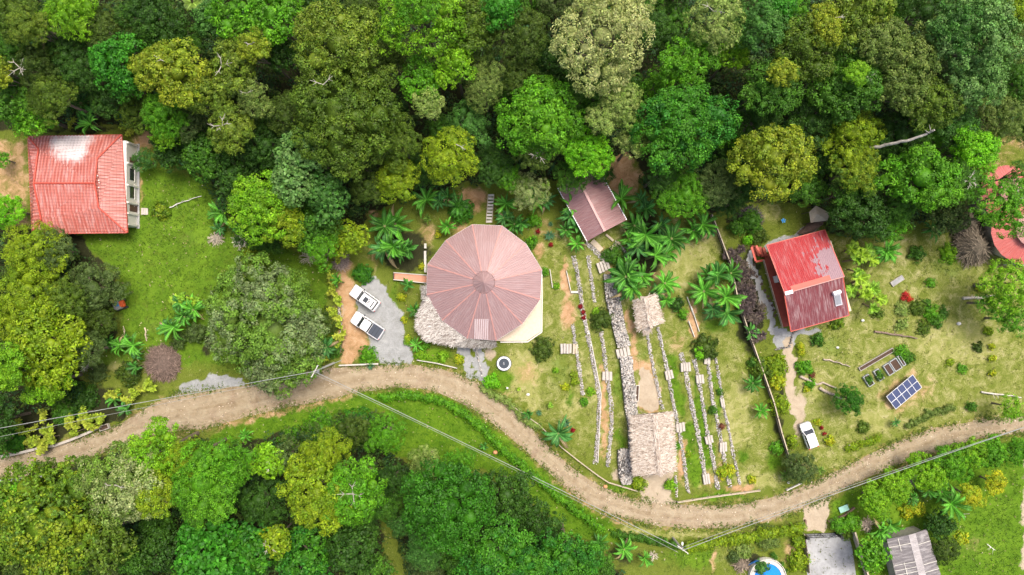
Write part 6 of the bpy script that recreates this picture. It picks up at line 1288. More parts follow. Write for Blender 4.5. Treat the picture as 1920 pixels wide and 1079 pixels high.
# ---- red round roofs at the right edge
def cone_house(name, label, cx, cy, R, ze, zr, a0, notch, zz=None):
    x, y, _ = W(cx, cy, ze); R = M(R, ze); root = empty(name, (x, y, 0), label, 'house'); n = 18; e = [Vector((x+R*math.cos(a0+6.283*k/n), y+R*math.sin(a0+6.283*k/n), ze)) for k in range(n)]; ap = Vector((x, y, zr))
    mb = MB()
    for k in range(n): q = (e[k]+e[(k+1) % n])/2; r_ = [ap+(e[k]-ap)*.45, ap+(e[(k+1) % n]-ap)*.45]; roof_panel(mb, [e[k], e[(k+1) % n], r_[1], r_[0]], q-ap, .3, .02)
    o1 = mb.build('lower_roof', 'pinkroof', root); mb = MB(); up = Vector((0, 0, .7))
    for k in range(n): q = (e[k]+e[(k+1) % n])/2; r_ = [ap+(e[k]-ap)*.52+up, ap+(e[(k+1) % n]-ap)*.52+up]; roof_panel(mb, [r_[0], r_[1], ap+up], q-ap, .3, .02)
    mb.build('upper_roof', 'ridge_pink', root)
    mb = MB(); mb.prism([(x+R*.8*math.cos(6.283*k/n), y+R*.8*math.sin(6.283*k/n)) for k in range(n)], 0, ze); mb.prism([(x+R*.46*math.cos(6.283*k/n), y+R*.46*math.sin(6.283*k/n)) for k in range(n)], ze+.2, ze+(zr-ze)*.5+.75); mb.build('wall', 'cream', root); return root
cone_house('circular_house', 'round house with a coral red roof south of the feathery tree', 1922, 432, 64, 3.2, 5.2, .1, 0)
cone_house('circular_house', 'round house with a pinkish red roof mostly hidden by feathery trees', 1888, 362, 52, 3.0, 4.8, .2, 0)
pf = empty('white_pergola_frame', W(1914, 482), 'white frame standing at the front of the southern round red house', 'frame')
for a, b in (((1911, 470), (1907, 496)), ((1907, 496), (1930, 500)), ((1911, 470), (1934, 474))):
    mb = MB(); mb.bar(V3(*a, 2.6), V3(*b, 2.6), .16, .16); mb.build('rail', 'white_metal', pf)
for a in ((1911, 470), (1907, 496), (1930, 500)): p = V3(*a, 2.6); mb = MB(); mb.bar((p.x, p.y, 0), (p.x, p.y, 2.6), .14); mb.build('post', 'white_metal', pf)
fr = empty('white_trellis', W(1908, 366), 'small white trellis by the northern round red house', 'trellis')
for a, b in (((1907, 355), (1916, 353)), ((1907, 355), (1911, 372)), ((1911, 372), (1920, 371))): mb = MB(); mb.bar(V3(*a, 5.4), V3(*b, 5.4), .13, .13); mb.build('rail', 'white_metal', fr)
for a in ((1907, 355), (1911, 372)): p = V3(*a, 5.4); mb = MB(); mb.bar((p.x, p.y, 3.4), (p.x, p.y, 5.4), .12); mb.build('post', 'white_metal', fr)
# ---- brown canvas shelter
cv = empty('canvas_shelter', W(1535, 400), 'brown canvas shelter stretched at the forest edge behind the red-roofed house', 'shelter')
mb = MB(); q = [V3(1517, 398, 2.6), V3(1530, 386, 2.9), V3(1556, 400, 2.3), V3(1552, 414, 2.4), V3(1520, 418, 2.5)]; mb.add(q+[V3(1532, 402, 3.3)], [(0, 5, 1), (1, 5, 2), (2, 5, 3), (3, 5, 4), (4, 5, 0)]); mb.build('canvas', 'wood_tan', cv)
for p in q: mb = MB(); mb.tube([(p.x, p.y, 0), tuple(p)], .05, 6); mb.build('pole', 'wood_dark', cv)
rk = MB(); rg = random.Random(9); n = 12; x, y, _ = W(1519, 427); rk.loft([[(x+(R+rg.uniform(-.3, .3))*math.cos(6.283*k/n)*1.8*math.cos(.5)-R*.7*math.sin(6.283*k/n)*math.sin(.5), y+(R)*math.cos(6.283*k/n)*1.8*math.sin(.5)+R*.7*math.sin(6.283*k/n)*math.cos(.5), z) for k in range(n)] for R, z in ((1.0, 0), (.95, .5), (.6, .9), (.2, 1.05))])
tag(rk.build('boulder', 'rock_brown'), 'long brown boulder between the canvas shelter and the red-roofed house', 'boulder')
# ---------------------------------------------------------------- vehicles
def rr(x0, x1, w, z, r=.25, n=4, fx=1, bx=1):
    """rounded rectangle ring (front = +x)"""
    out = []
    for cx, cy, a0, s in ((x1-r*fx, w-r, 0, fx), (x0+r*bx, w-r, 90, bx), (x0+r*bx, -w+r, 180, bx), (x1-r*fx, -w+r, 270, fx)):
        for k in range(n+1):
            a = math.radians(a0+90*k/n); out.append((cx+r*s*math.cos(a), cy+r*math.sin(a), z))
    return out
def car(name, label, cat, px0, py0, px1, py1, L, Wd, hood, cab0, cab1, roofz=1.75, belt=1.02, bed=None, rack=False, roofcol='car_white', round_=.3):
    """(px0,py0) front centre, (px1,py1) rear centre; cab0..cab1 cabin along x measured from the front"""
    a, b = Vector(W(px0, py0, 1)), Vector(W(px1, py1, 1)); c = (a+b)/2; ang = math.atan2(a.y-b.y, a.x-b.x)
    root = empty(name, (c.x, c.y, .02), label, cat, None, ang); h = L/2; w = Wd/2
    def part(mb, nm, mt, par=root, **k): return mb.build(nm, mt, par, local=True, **k)
    mb = MB(); mb.loft([rr(-h+.08, h-.08, w*.93, .32, .2), rr(-h, h, w*.99, .55, .28), rr(-h, h, w, .8, round_, fx=1.25), rr(-h+.04, h-.12, w*.97, belt-.04, round_, fx=1.4), rr(-h+.1, h-.3, w*.92, belt, round_, fx=1.4)])
    bodyo = part(mb, 'body', 'car_white', smooth=False, bevel=.03)
    mb = MB(); x1 = h-hood; mb.loft([rr(x1-.05, h-.42, w*.74, belt+.001, .15), rr(x1-.02, h-.55, w*.68, belt+.05, .15)]); part(mb, 'hood', 'car_white', bodyo, bevel=.02)
    f0, f1 = h-cab0, h-cab1    # front and rear of the cabin at belt
    rz = roofz; slope = .7; rs_ = .22 if not bed else .2
    mb = MB(); mb.loft([rr(f1, f0, w*.9, belt-.01, .18), rr(f1+rs_*.8, f0-slope*.85, w*.80, rz-.10, .2)]); glass = part(mb, 'windows', 'darkglass', bodyo)
    mb = MB(); mb.loft([rr(f1+rs_*.6, f0-slope*.8, w*.81, rz-.11, .22), rr(f1+rs_*.7, f0-slope*.88, w*.79, rz-.03, .22), rr(f1+rs_*.9+.05, f0-slope-.05, w*.72, rz, .2)]); roof = part(mb, 'roof', roofcol, bodyo)
    mb = MB()
    for s in (-1, 1):
        for x0_, x1_ in ((f0, f0-slope*.83), (f1, f1+rs_*.7), ((f0+f1)/2, (f0+f1)/2)): mb.bar((x0_, s*w*.9, belt), (x1_, s*w*.805, rz-.08), .08, .06)
    part(mb, 'pillars', 'car_white', bodyo)
    if bed:
        mb = MB(); mb.box(((-h+.12+f1-.05)/2, 0, belt+.03), (f1-.05+h-.12, w*1.72, .06)); part(mb, 'bed_cover', 'car_dark', bodyo, bevel=.02)
        mb = MB()
        for k in (1, 2): mb.box((-h+.12+(f1-.05+h-.12)*k/3, 0, belt+.065), (.05, w*1.7, .02))
        part(mb, 'cover_seam', 'black_rubber', bodyo)
        mb = MB()
        for s in (-1, 1): mb.bar((f1, s*w*.93, belt+.03), (-h+.12, s*w*.93, belt+.03), .1, .08)
        mb.bar((-h+.06, -w*.9, belt+.02), (-h+.06, w*.9, belt+.02), .1, .08); part(mb, 'bed_rail', 'galv', bodyo)
    if rack:
        mb = MB(); mb.box((f0-1.35, 0, rz+.03), (.62, .75, .05)); part(mb, 'sunroof', 'darkglass', roof)
        mb = MB()
        for k in range(4): mb.box((f0-1.85, -.36+.24*k, rz+.03), (.22, .13, .05))
        part(mb, 'roof_vents', 'black_rubber', roof); mb = MB(); mb.box((f1+.48, 0, rz+.02), (.16, w*1.2, .04)); part(mb, 'rear_spoiler', 'darkglass', roof)
        mb = MB()
        for s in (-1, 1): mb.bar((f0-slope-.2, s*w*.76, rz+.06), (f1+.35, s*w*.76, rz+.06), .05, .05)
        part(mb, 'roof_rail', 'grey_metal', roof)
    for s in (-1, 1):
        mb = MB(); mb.box((f0-.25, s*(w+.09), belt+.08), (.14, .2, .16)); part(mb, 'mirror', 'car_dark' if bed else 'black_rubber', bevel=.02)
        mb = MB(); mb.loft([rr(h-.22, h-.02, .2, .72, .08), rr(h-.28, h-.06, .18, .88, .08)]); mb.v = [(x, y+s*w*.68, z) for x, y, z in mb.v]; part(mb, 'headlight', 'galv')
        mb = MB(); mb.box((-h+.02, s*w*.8, .8), (.08, .16, .35)); part(mb, 'tail_light', 'light_red')
        for xx in (h-.85, -h+.85):
            mb = MB(); mb.tube([(xx, s*(w-.22), .36), (xx, s*(w-.01), .36)], .36, 18); wh = part(mb, 'wheel', 'black_rubber'); mb = MB(); mb.tube([(xx, s*(w-.05), .36), (xx, s*(w+.005), .36)], .2, 12); part(mb, 'rim', 'grey_metal', wh)
    mb = MB(); mb.box((h-.02, 0, .5), (.14, w*1.7, .2)); part(mb, 'front_bumper', 'grey_plastic', bevel=.03); mb = MB(); mb.box((-h+.0, 0, .5), (.16, w*1.7, .22)); part(mb, 'rear_bumper', 'grey_metal', bevel=.03)
    mb = MB(); mb.bar((f0-.06, 0, belt+.02), (f0-slope*.75, 0, rz-.16), .04, .03); 
    return root
car('pickup_truck', 'white double-cab pickup with a dark bed cover parked on the gravel yard', 'pickup', 663.5, 594.5, 713, 627, 4.9, 1.9, 1.35, 1.15, 3.05, 1.75, 1.05, bed=True)
car('wagon', 'boxy white off-road wagon with a dark sunroof parked above the pickup', 'car', 661.5, 543.5, 705.5, 575, 4.45, 1.78, 1.35, 1.3, 4.25, 1.85, 1.08, rack=True, round_=.16)
car('hatchback', 'small white hatchback parked on dry grass at the right below the dead logs', 'car', 1510.5, 797, 1525.5, 838, 3.75, 1.62, 1.0, .95, 3.6, 1.5, .95)
# digger under the trees of the western lawn
x, y, _ = W(229, 572); dg = empty('mini_digger', (x, y, 0), 'small orange and grey digger half under a dark tree on the western lawn', 'digger', None, math.radians(20))
def lp(mb, nm, mt, par, **k): return mb.build(nm, mt, par, local=True, **k)
for s in (-1, 1): mb = MB(); mb.loft([[(px_*1, s*.55+dy, z) for px_, z in ((-.85, .2), (-.7, 0), (.7, 0), (.85, .2), (.7, .42), (-.7, .42))] for dy in (-.15, .15)]); lp(mb, 'track', 'black_rubber', dg)
mb = MB(); mb.loft([rr(-.75, .45, .62, .45, .3), rr(-.8, .45, .66, .75, .35), rr(-.75, .3, .6, 1.05, .35)]); lp(mb, 'house', 'grey_plastic', dg, bevel=.04)
mb = MB(); mb.loft([rr(.1, .85, .5, .6, .2), rr(.15, .85, .5, .9, .22), rr(.2, .75, .4, 1.1, .2)]); lp(mb, 'counterweight', 'orange_paint', dg, bevel=.03)
mb = MB(); mb.box((-.05, .05, 1.1), (.42, .4, .12)); lp(mb, 'seat', 'blue_paint', dg, bevel=.03)
mb = MB(); mb.bar((-.35, .45, .9), (-.85, 1.5, 1.5), .22, .2); lp(mb, 'boom', 'orange_paint', dg)
mb = MB(); mb.bar((-.85, 1.5, 1.5), (-1.0, 2.2, .7), .18, .16); lp(mb, 'arm', 'orange_paint', dg)
mb = MB(); mb.tube([(-.25, .6, 1.15), (-.75, 1.4, 1.75)], .05, 8); lp(mb, 'cylinder', 'galv', dg)
mb = MB(); mb.loft([[(-1.0+a, 2.2+b, z) for a, b in ((-.3, 0), (.3, 0), (.3, .3), (-.3, .3))] for z in (.15, .7)]); lp(mb, 'bucket', 'grey_plastic', dg)
# trampoline
x, y, _ = W(945, 682, .5); tp = empty('trampoline', (x, y, 0), 'small round trampoline with a black mat and pale rim beside the round house', 'trampoline')
def ringmesh(mb, r0, r1, z0, z1, n=36, cx=0, cy=0):
    mb.loft([[(cx+r*math.cos(6.283*k/n), cy+r*math.sin(6.283*k/n), z) for k in range(n)] for r, z in ((r0, z0), (r1, z0), (r1, z1), (r0, z1), (r0, z0))], cap=False)
mb = MB(); ringmesh(mb, .74, 1.0, .46, .53); lp(mb, 'padding', 'galv', tp)
mb = MB(); ringmesh(mb, 1.0, 1.08, .42, .52); lp(mb, 'rim', 'car_dark', tp)
mb = MB(); mb.prism([(.745*math.cos(6.283*k/30), .745*math.sin(6.283*k/30)) for k in range(30)], .46, .48); lp(mb, 'mat', 'canvas', tp)
mb = MB()
for k in range(5): mb.box((-.03+.012*k*(-1)**k, .16-.08*k, .492), (.14-.02*(k % 2), .035, .012), rz=.3)
lp(mb, 'emblem', 'galv', tp)
for k in range(6): a = k*1.047; mb = MB(); mb.tube([(math.cos(a)*1.02, math.sin(a)*1.02, 0), (math.cos(a)*1.02, math.sin(a)*1.02, .45)], .03, 6); lp(mb, 'leg', 'grey_metal', tp)
# solar array
q = [V3(1711.3, 702.6, 1.2), V3(1728.3, 726.8, .6), V3(1679.6, 767.7, .6), V3(1661.8, 744, 1.2)]
so_ = empty('solar_array', tuple(sum([Vector((p.x, p.y, 0)) for p in q], Vector())/4), 'ground-mounted solar array of ten blue panels in white frames', 'solar panels')
m, t, p = nodes('solar_cell'); p.inputs['Base Color'].default_value = (.06, .075, .15, 1); p.inputs['Roughness'].default_value = .3; p.inputs['Specular IOR Level'].default_value = .5; v = coords(t)
MAT['solar_cell'] = m
nr = (q[1]-q[0]).cross(q[3]-q[0]).normalized(); nr = nr if nr.z > 0 else -nr
def bil(u, v_): return f3(f3(q[3], q[0], u), f3(q[2], q[1], u), v_)
for r in range(2):
    for k in range(5):
        e0 = .02; u0, u1, v0, v1 = k/5+e0*.5, (k+1)/5-e0*.5, r/2+e0, (r+1)/2-e0
        mb = MB(); c_ = [bil(u0, v0), bil(u1, v0), bil(u1, v1), bil(u0, v1)]; mb.add(c_+[a-nr*.04 for a in c_], [(0, 1, 2, 3), (7, 6, 5, 4), (0, 4, 5, 1), (1, 5, 6, 2), (2, 6, 7, 3), (3, 7, 4, 0)]); pn = mb.build('panel', 'solar_cell', so_)
        mb = MB(); cn = [bil(k/5, r/2), bil((k+1)/5, r/2), bil((k+1)/5, (r+1)/2), bil(k/5, (r+1)/2)]
        for i in range(4): mb.bar(f3(cn[i], sum(cn, Vector())/4, .02), f3(cn[(i+1) % 4], sum(cn, Vector())/4, .02), .06, .06, up=tuple(nr))
        mb.build('frame', 'white_metal', pn)
for u, v_ in ((.1, .1), (.9, .1), (.1, .9), (.9, .9), (.5, .1), (.5, .9)): p = bil(u, v_); mb = MB(); mb.tube([(p.x, p.y, 0), (p.x, p.y, p.z-.06)], .05, 8); mb.build('post', 'grey_metal', so_)
# planters
def box_px(name, label, cat, cx, cy, L, Wd, ang, h, mt, fill='soil', wall=.09, group=None, z=0):
    x, y, _ = W(cx, cy, h); a = math.radians(-ang); root = empty(name, (x, y, z), label, cat, group, a); L, Wd = M(L), M(Wd)
    mb = MB()
    for s in (-1, 1): mb.box((0, s*(Wd/2-wall/2), h/2), (L, wall, h)); mb.box((s*(L/2-wall/2), 0, h/2), (wall, Wd-2*wall, h-.004))
    lp(mb, 'rim', mt, root, bevel=.01); mb = MB(); mb.box((0, 0, h*.4), (L-2*wall, Wd-2*wall, h*.75)); lp(mb, 'soil', fill, root); return root
for i, (cx, cy, lb) in enumerate([(1629.5, 714, 'lowest grey planter box in the row of five, full of weeds'), (1648.5, 703.5, 'overgrown grey planter box second from the bottom of the row of five'), (1667, 693, 'grey planter box with brown dry soil in the middle of the row'), (1680, 684.5, 'widest grey planter box, with dark bare soil, fourth in the row'), (1691, 676.5, 'narrow grey planter tub at the top of the row of five')]):
    box_px('planter_box', lb, 'planter', cx, cy, 22, (12, 11, 12, 15, 6)[i], 57, .45, 'planter_grey', group='planter boxes above the solar panels')
    if i in (0, 1): shrub(600+i, cx+1, cy, 9, .8, 'mid', 'spray', ('weedy plant growing in the lowest planter box', 'weedy plant growing in the second planter box')[i], 'plant', name='weed')
box_px('garden_trough', 'long narrow wooden trough of soil above the grey planter boxes', 'trough', 1644, 674.5, 74, 8, -30.5, .3, 'wood_grey')
shrub(610, 1692, 662, 15, .7, 'bright', 'spray', 'herb patch at the upper end of the wooden trough', 'plant', name='herb_patch')
shrub(611, 1705, 672, 12, .6, 'mid', 'spray', 'herb patch right of the topmost planter', 'plant', name='herb_patch')
box_px('sunken_bed', 'dark narrow bed with pale edging right of the rock bank', 'bed', 1195, 738, 7, 30, 3, .25, 'wood_white')
box_px('bench_frame', 'small grey rectangular bed tilted on the eastern lawn', 'bed', 1683, 527, 26, 10, -33, .25, 'wood_grey', fill='concrete')
tag(MB().box(tuple(Vector(W(1582.5, 954.5, .3))+Vector((0, 0, -.05))), (1.35, .85, .1), rz=.38).build('metal_hatch', 'pale_green_panel'), 'pale green flat panel on the grass by the road junction', 'panel')
# logs
def log(pts, r, label, seed, name='dead_log', cat='log', mt=(.40, .33, .26), zs=None):
    mb = MB(); mb.col = mt; rg = random.Random(seed); P = [Vector(W(a, b, zs[i] if zs else .25)) for i, (a, b) in enumerate(pts)]; out = []
    for i in range(len(P)-1):
        for k in range(4): q = f3(P[i], P[i+1], k/4); out.append(q+Vector((rg.uniform(-.08, .08), rg.uniform(-.08, .08), rg.uniform(-.05, .1))))
    out.append(P[-1]); n = len(out); mb.tube(out, [r*(1.15-.6*i/n) for i in range(n)], 9)
    for k in range(3):
        i = rg.randrange(2, n-1); a = rg.uniform(0, 6.28); mb.tube([out[i], out[i]+Vector((math.cos(a), math.sin(a), .5))*rg.uniform(.4, .9)], [r*.4, r*.12], 6)
    tag(mb.build(name, 'bark'), label, cat)
log([(1500, 706), (1530, 720), (1545, 718), (1569, 728)], .17, 'upper dead log pointing at the round dark tree', 1); log([(1536, 728), (1556, 738), (1579, 748)], .2, 'lower dead log ending under the round dark tree', 2)
log([(1640, 622), (1670, 627), (1695, 630), (1720, 635)], .14, 'thin dark dead log lying across the eastern lawn', 3, mt=(.22, .16, .12)); log([(1544, 673), (1565, 678), (1594, 688)], .1, 'thin pale dead branch on the lawn below the red-roofed house', 4)
log([(1805, 560), (1835, 558), (1870, 555)], .2, 'pale fallen trunk lying toward the right edge', 5, mt=(.5, .45, .38)); log([(1758, 416), (1790, 412), (1816, 409)], .14, 'straight white fallen trunk above the dead brown tree', 6, mt=(.6, .56, .5))
log([(1622, 279), (1660, 273), (1700, 264), (1738, 251), (1752, 244)], .2, zs=[9, 11, 13, 14.5, 15.5], label= 'long white leaning dead trunk sticking out through the eastern forest', seed=7, name='dead_tree', cat='dead tree', mt=(.38, .35, .30)); log([(1512, 332), (1535, 323), (1553, 319)], .17, 'pale trunk in shade right of the mustard-olive tree', 8, mt=(.42, .4, .36))
log([(1840, 735), (1880, 740), (1915, 746)], .12, 'pale dead branch on the lawn at the right above the road', 9, mt=(.5, .46, .4)); log([(1785, 945), (1810, 970)], .1, 'pale leaning stem in the bottom right lawn', 10, mt=(.5, .48, .4))
log([(1850, 1020), (1866, 1032)], .05, 'short white stick on the bottom right lawn', 11, mt=(.7, .68, .6)); log([(318, 390), (345, 378), (378, 368)], .07, 'thin white pole lying on the western lawn', 12, mt=(.62, .6, .54))
log([(272, 615), (275, 640)], .1, 'upright pale cut stem beside the loose banana row', 13, mt=(.5, .42, .3)); log([(232, 612), (233, 640)], .06, 'thin dry stem left of the pale cut stem', 14, mt=(.5, .42, .3))
# brush heaps and dead trees: bare sticks
def brush(px, py, R, h, n, col, label, seed, name='brush_heap', cat='brush', fan=0, length=.6, base=None):
    rg = np.random.RandomState(seed); x, y, _ = W(px, py, h/2); R = M(R); mb = MB()
    for k in range(n):
        a, d = rg.uniform(0, 6.28), R*math.sqrt(rg.rand())*.9; z = .05+h*(1-(d/R)**2)*rg.rand(); mb.col = tuple(np.array(col)*rg.uniform(.6, 1.5))
        p = Vector((x+d*math.cos(a), y+d*math.sin(a), z)); b = a+rg.uniform(-.9, .9) if not fan else rg.uniform(-.6, .6)+fan; L = length*rg.uniform(.5, 1.4)
        mb.bar(p, p+Vector((math.cos(b)*L, math.sin(b)*L, rg.uniform(-.15, .25))), rg.uniform(.025, .06))
    mb.col = base or tuple(c_*.6 for c_ in col); nn2 = 16
    mb.loft([[(x+r*R*math.cos(6.283*k/nn2)*(1+.12*math.sin(k*2.3)), y+r*R*math.sin(6.283*k/nn2)*(1+.12*math.sin(k*1.7)), z) for k in range(nn2)] for r, z in ((.92, 0), (.8, h*.35), (.45, h*.75), (.08, h*.9))])
    tag(mb.build(name, 'bark'), label, cat)
brush(303, 682, 35, 1.2, 900, (.21, .15, .12), 'big heap of reddish-brown dead brush left of the silver-tufted tree', 1)
brush(1832, 462, 34, 2.6, 900, (.22, .18, .13), 'dead brown feathery tree lying at the top of the eastern lawn', 2, 'dead_tree', 'dead tree', length=.9)
brush(1808, 415, 26, 2, 400, (.15, .125, .09), 'dark dead foliage above the dead brown tree', 3, 'dead_tree', 'dead tree', length=.8)
brush(1408, 408, 22, .5, 300, (.09, .075, .08), 'flat dark mulch heap beside the small northern lawn', 4)
brush(640, 492, 14, .7, 160, (.36, .28, .24), 'heap of dry sticks above the parking yard', 5)
brush(400, 640, .1, .1, 1, (.1, .1, .1), '', 6) if 0 else None
brush(1625, 985, 9, .5, 90, (.4, .32, .26), 'dry leaf heap left of the banana plant above the grey shed', 7); brush(1712, 900, 12, .6, 120, (.42, .36, .3), 'dry banana leaf heap between the lime row and the bananas', 8)
brush(405, 448, 10, .5, 90, (.46, .40, .30), 'heap of cut pale banana leaves on the western lawn', 9); brush(452, 452, 12, .5, 110, (.5, .46, .38), 'heap of fallen white banana stems on the western lawn', 10)
brush(1390, 1060, 14, 1, 150, (.28, .22, .16), 'brown dead brush left of the blue pool', 11); brush(163, 684, 8, .4, 60, (.6, .55, .48), 'small heap of white stones under the western trees', 12)
brush(1440, 1063, .1, .1, 1, (.1, .1, .1), '', 13) if 0 else None
def leafless(px, py, R, label, seed, h=1.6):
    rg = np.random.RandomState(seed); x, y, _ = W(px, py, 1); mb = MB(); bare(mb, x, y, .3, M(R), 11, rg, (.52, .46, .36), .5); bare(mb, x, y, .6, M(R)*.7, 9, rg, (.52, .46, .36), .9)
    mb.tube([(x, y, 0), (x, y, .7)], [.1, .08], 6); tag(mb.build('bare_shrub', 'bark'), label, 'shrub')
leafless(579, 483, 20, 'pale leafless shrub on the lawn below the green tree', 1); leafless(1225, 1042, 12, 'bare twiggy shrub left of the lower lawn path', 2)
# ---------------------------------------------------------------- stone work
SC = np.array([(.42, .40, .37), (.52, .49, .46), (.32, .30, .28), (.60, .57, .53), (.22, .21, .20), (.42, .36, .30)])
def stones(P, size, rng, col=SC, flat=.6):
    n = len(P); c8 = np.array([(a, b, c_) for c_ in (-1, 1) for a, b in ((-1, -1), (1, -1), (1, 1), (-1, 1))], float)
    s = size*rng.uniform(.65, 1.35, (n, 1, 3))*[1, .75, flat]/2; v = c8[None]*s*(1-.25*(c8[None, :, 2:] > 0))*rng.uniform(.8, 1.2, (n, 8, 3)); a = rng.uniform(0, 6.28, n); ca, sa = np.cos(a)[:, None], np.sin(a)[:, None]
    v = np.stack([v[..., 0]*ca-v[..., 1]*sa, v[..., 0]*sa+v[..., 1]*ca, v[..., 2]+v[..., 0]*rng.uniform(-.3, .3, (n, 1))], -1)+P[:, None]
    F6 = np.array([(3, 2, 1, 0), (4, 5, 6, 7), (0, 1, 5, 4), (1, 2, 6, 5), (2, 3, 7, 6), (3, 0, 4, 7)])
    Q = v[:, F6].reshape(-1, 4, 3); cc_ = col[rng.randint(0, len(col), n)]*rng.uniform(.7, 1.25, (n, 1)); return Q, np.repeat(cc_, 6, 0)
def stone_row(pts, wd, label, seed, h=.30, size=.17, group='garden stone rows', name='stone_wall', cat='stone wall', dens=75, col=SC):
    rng = np.random.RandomState(seed); A = np.array([W(*q)[:2] for q in pts]); d = np.r_[0, np.cumsum(np.hypot(*np.diff(A, axis=0).T))]; w = M(wd)/2*.86
    n = int(d[-1]*w*2*dens)+4; s = rng.uniform(0, d[-1], n); o_ = rng.uniform(-1, 1, n); P = np.stack([np.interp(s, d, A[:, 0]), np.interp(s, d, A[:, 1])], 1)
    i = np.clip(np.searchsorted(d, s)-1, 0, len(A)-2); dv = A[i+1]-A[i]; dv /= np.linalg.norm(dv, axis=1)[:, None]; ww = w*(1+.2*np.sin(s*1.7+seed))
    P = P+np.stack([-dv[:, 1], dv[:, 0]], 1)*(o_*ww)[:, None]; z = h*(1-o_**2*.6)*rng.uniform(.35, 1, n)
    Q, CL = stones(np.column_stack([P, z]), size, rng, col); Q[..., 2] = np.maximum(Q[..., 2], .0)
    off = np.array([A[0, 0], A[0, 1], 0]); o = link(name, leafmesh(name, Q-off, CL, mats=[MAT['stone']])); o.location = tuple(off); return tag(o, label, cat, group)
SW = [([(1075, 480), (1082, 510), (1090, 560), (1091, 578), (1099, 612), (1107, 653), (1116, 699), (1124, 745), (1123, 770), (1121, 820), (1115, 870)], 8.5, 'longest stone row, with dark red flowers on it, second from the west'),
 ([(1103, 480), (1108, 520), (1115, 567)], 7, 'short stone row west of the upper rock bank'),
 ([(1126.6, 622), (1131, 649), (1136, 690), (1141, 727), (1146, 756), (1147, 790), (1144.6, 820), (1139, 875)], 8, 'stone row just left of the wide rock bank'),
 ([(1074, 608), (1077, 634), (1083, 671), (1088.6, 708), (1093, 742)], 7.5, 'westernmost short stone row beside the white slab steps'),
 ([(1213.7, 627), (1220, 664), (1227.6, 701), (1238.7, 753), (1243, 768)], 6.5, 'stone row running from the small hut to the big thatched roof'),
 ([(1233, 614), (1240.5, 645), (1250, 690), (1255, 718), (1268, 785), (1275, 818), (1282, 862), (1290, 925)], 7, 'stone row passing along the right side of the big thatched roof'),
 ([(1266, 892), (1269, 932)], 5, 'short stone row at the lower right corner of the big thatched roof'),
 ([(1276, 662), (1284.5, 689), (1290, 723), (1298, 765), (1308, 812), (1315, 849), (1322, 900)], 8.5, 'wide stone row in the middle of the bright green strips'),
 ([(1301, 673), (1306.7, 696), (1313.7, 735), (1320.6, 779), (1326, 812), (1336, 857), (1345.7, 917)], 7.5, 'stone row fourth from the east'),
 ([(1325, 672), (1329, 696), (1336, 751), (1344, 785), (1351, 824), (1359.6, 871), (1369, 914)], 7.5, 'stone row second from the east, starting below the dark speckled shrub'),
 ([(1341.5, 671), (1351, 726), (1354, 754), (1362, 787), (1369, 821), (1376, 857), (1387, 908)], 5.5, 'thin easternmost stone row'),
 ([(1098, 457), (1112, 466), (1124, 480), (1134, 492)], 9, 'curved stone row below the mauve metal shed')]
for i, (a, b, c_) in enumerate(SW): stone_row(a, b, c_, 50+i)
# stones and weeds on the road
rng = np.random.RandomState(61); A = np.array([W(*q)[:2] for q in ROAD_UP[2:-2]]); B_ = np.array([W(*q)[:2] for q in ROAD_DN[2:-2]])
def along(L, s): d = np.r_[0, np.cumsum(np.hypot(*np.diff(L, axis=0).T))]; return np.stack([np.interp(s*d[-1], d, L[:, k]) for k in (0, 1)], 1)
n = 2600; s = rng.rand(n); f_ = rng.beta(.45, .45, n)[:, None]; P = along(A, s)*(1-f_)+along(B_, s)*f_+rng.randn(n, 2)*.25
Q, CL = stones(np.column_stack([P, np.full(n, .05)]), .13, rng, SC*np.array([1.0, .88, .75]))
tag(link('road_stones', leafmesh('road_stones', Q, CL, mats=[MAT['stone']])), 'loose small stones scattered along the dirt road', 'gravel', kind='stuff')
n = 9000; s = rng.rand(n); up = rng.rand(n) < .5; P = np.where(up[:, None], along(A, s), along(B_, s))+rng.randn(n, 2)*.38; P3 = np.column_stack([P, rng.uniform(.03, .16, n)]); keep = np.sin(s*190)+np.sin(s*71+1)+rng.randn(n)*.6 > -.2
P3 = P3[keep]; n = len(P3); P3 = (P3[:, None]+rng.randn(n, 5, 3)*[.10, .10, .03]).reshape(-1, 3); l_ = rng.uniform(.12, .3, len(P3)); Q = quads(P3, unit(rng.randn(len(P3), 3)+[0, 0, .6]), l_, l_*.4, rng); Q[..., 2] = np.maximum(Q[..., 2], .01)
tag(link('verge_weeds', leafmesh('verge_weeds', Q, np.repeat(np.array([(.12, .20, .02), (.18, .22, .04), (.09, .16, .02)])[rng.randint(0, 3, n)], 5, 0)*rng.uniform(.7, 1.3, (len(P3), 1)))), 'low weeds creeping onto the edges of the dirt road', 'weeds', kind='stuff')
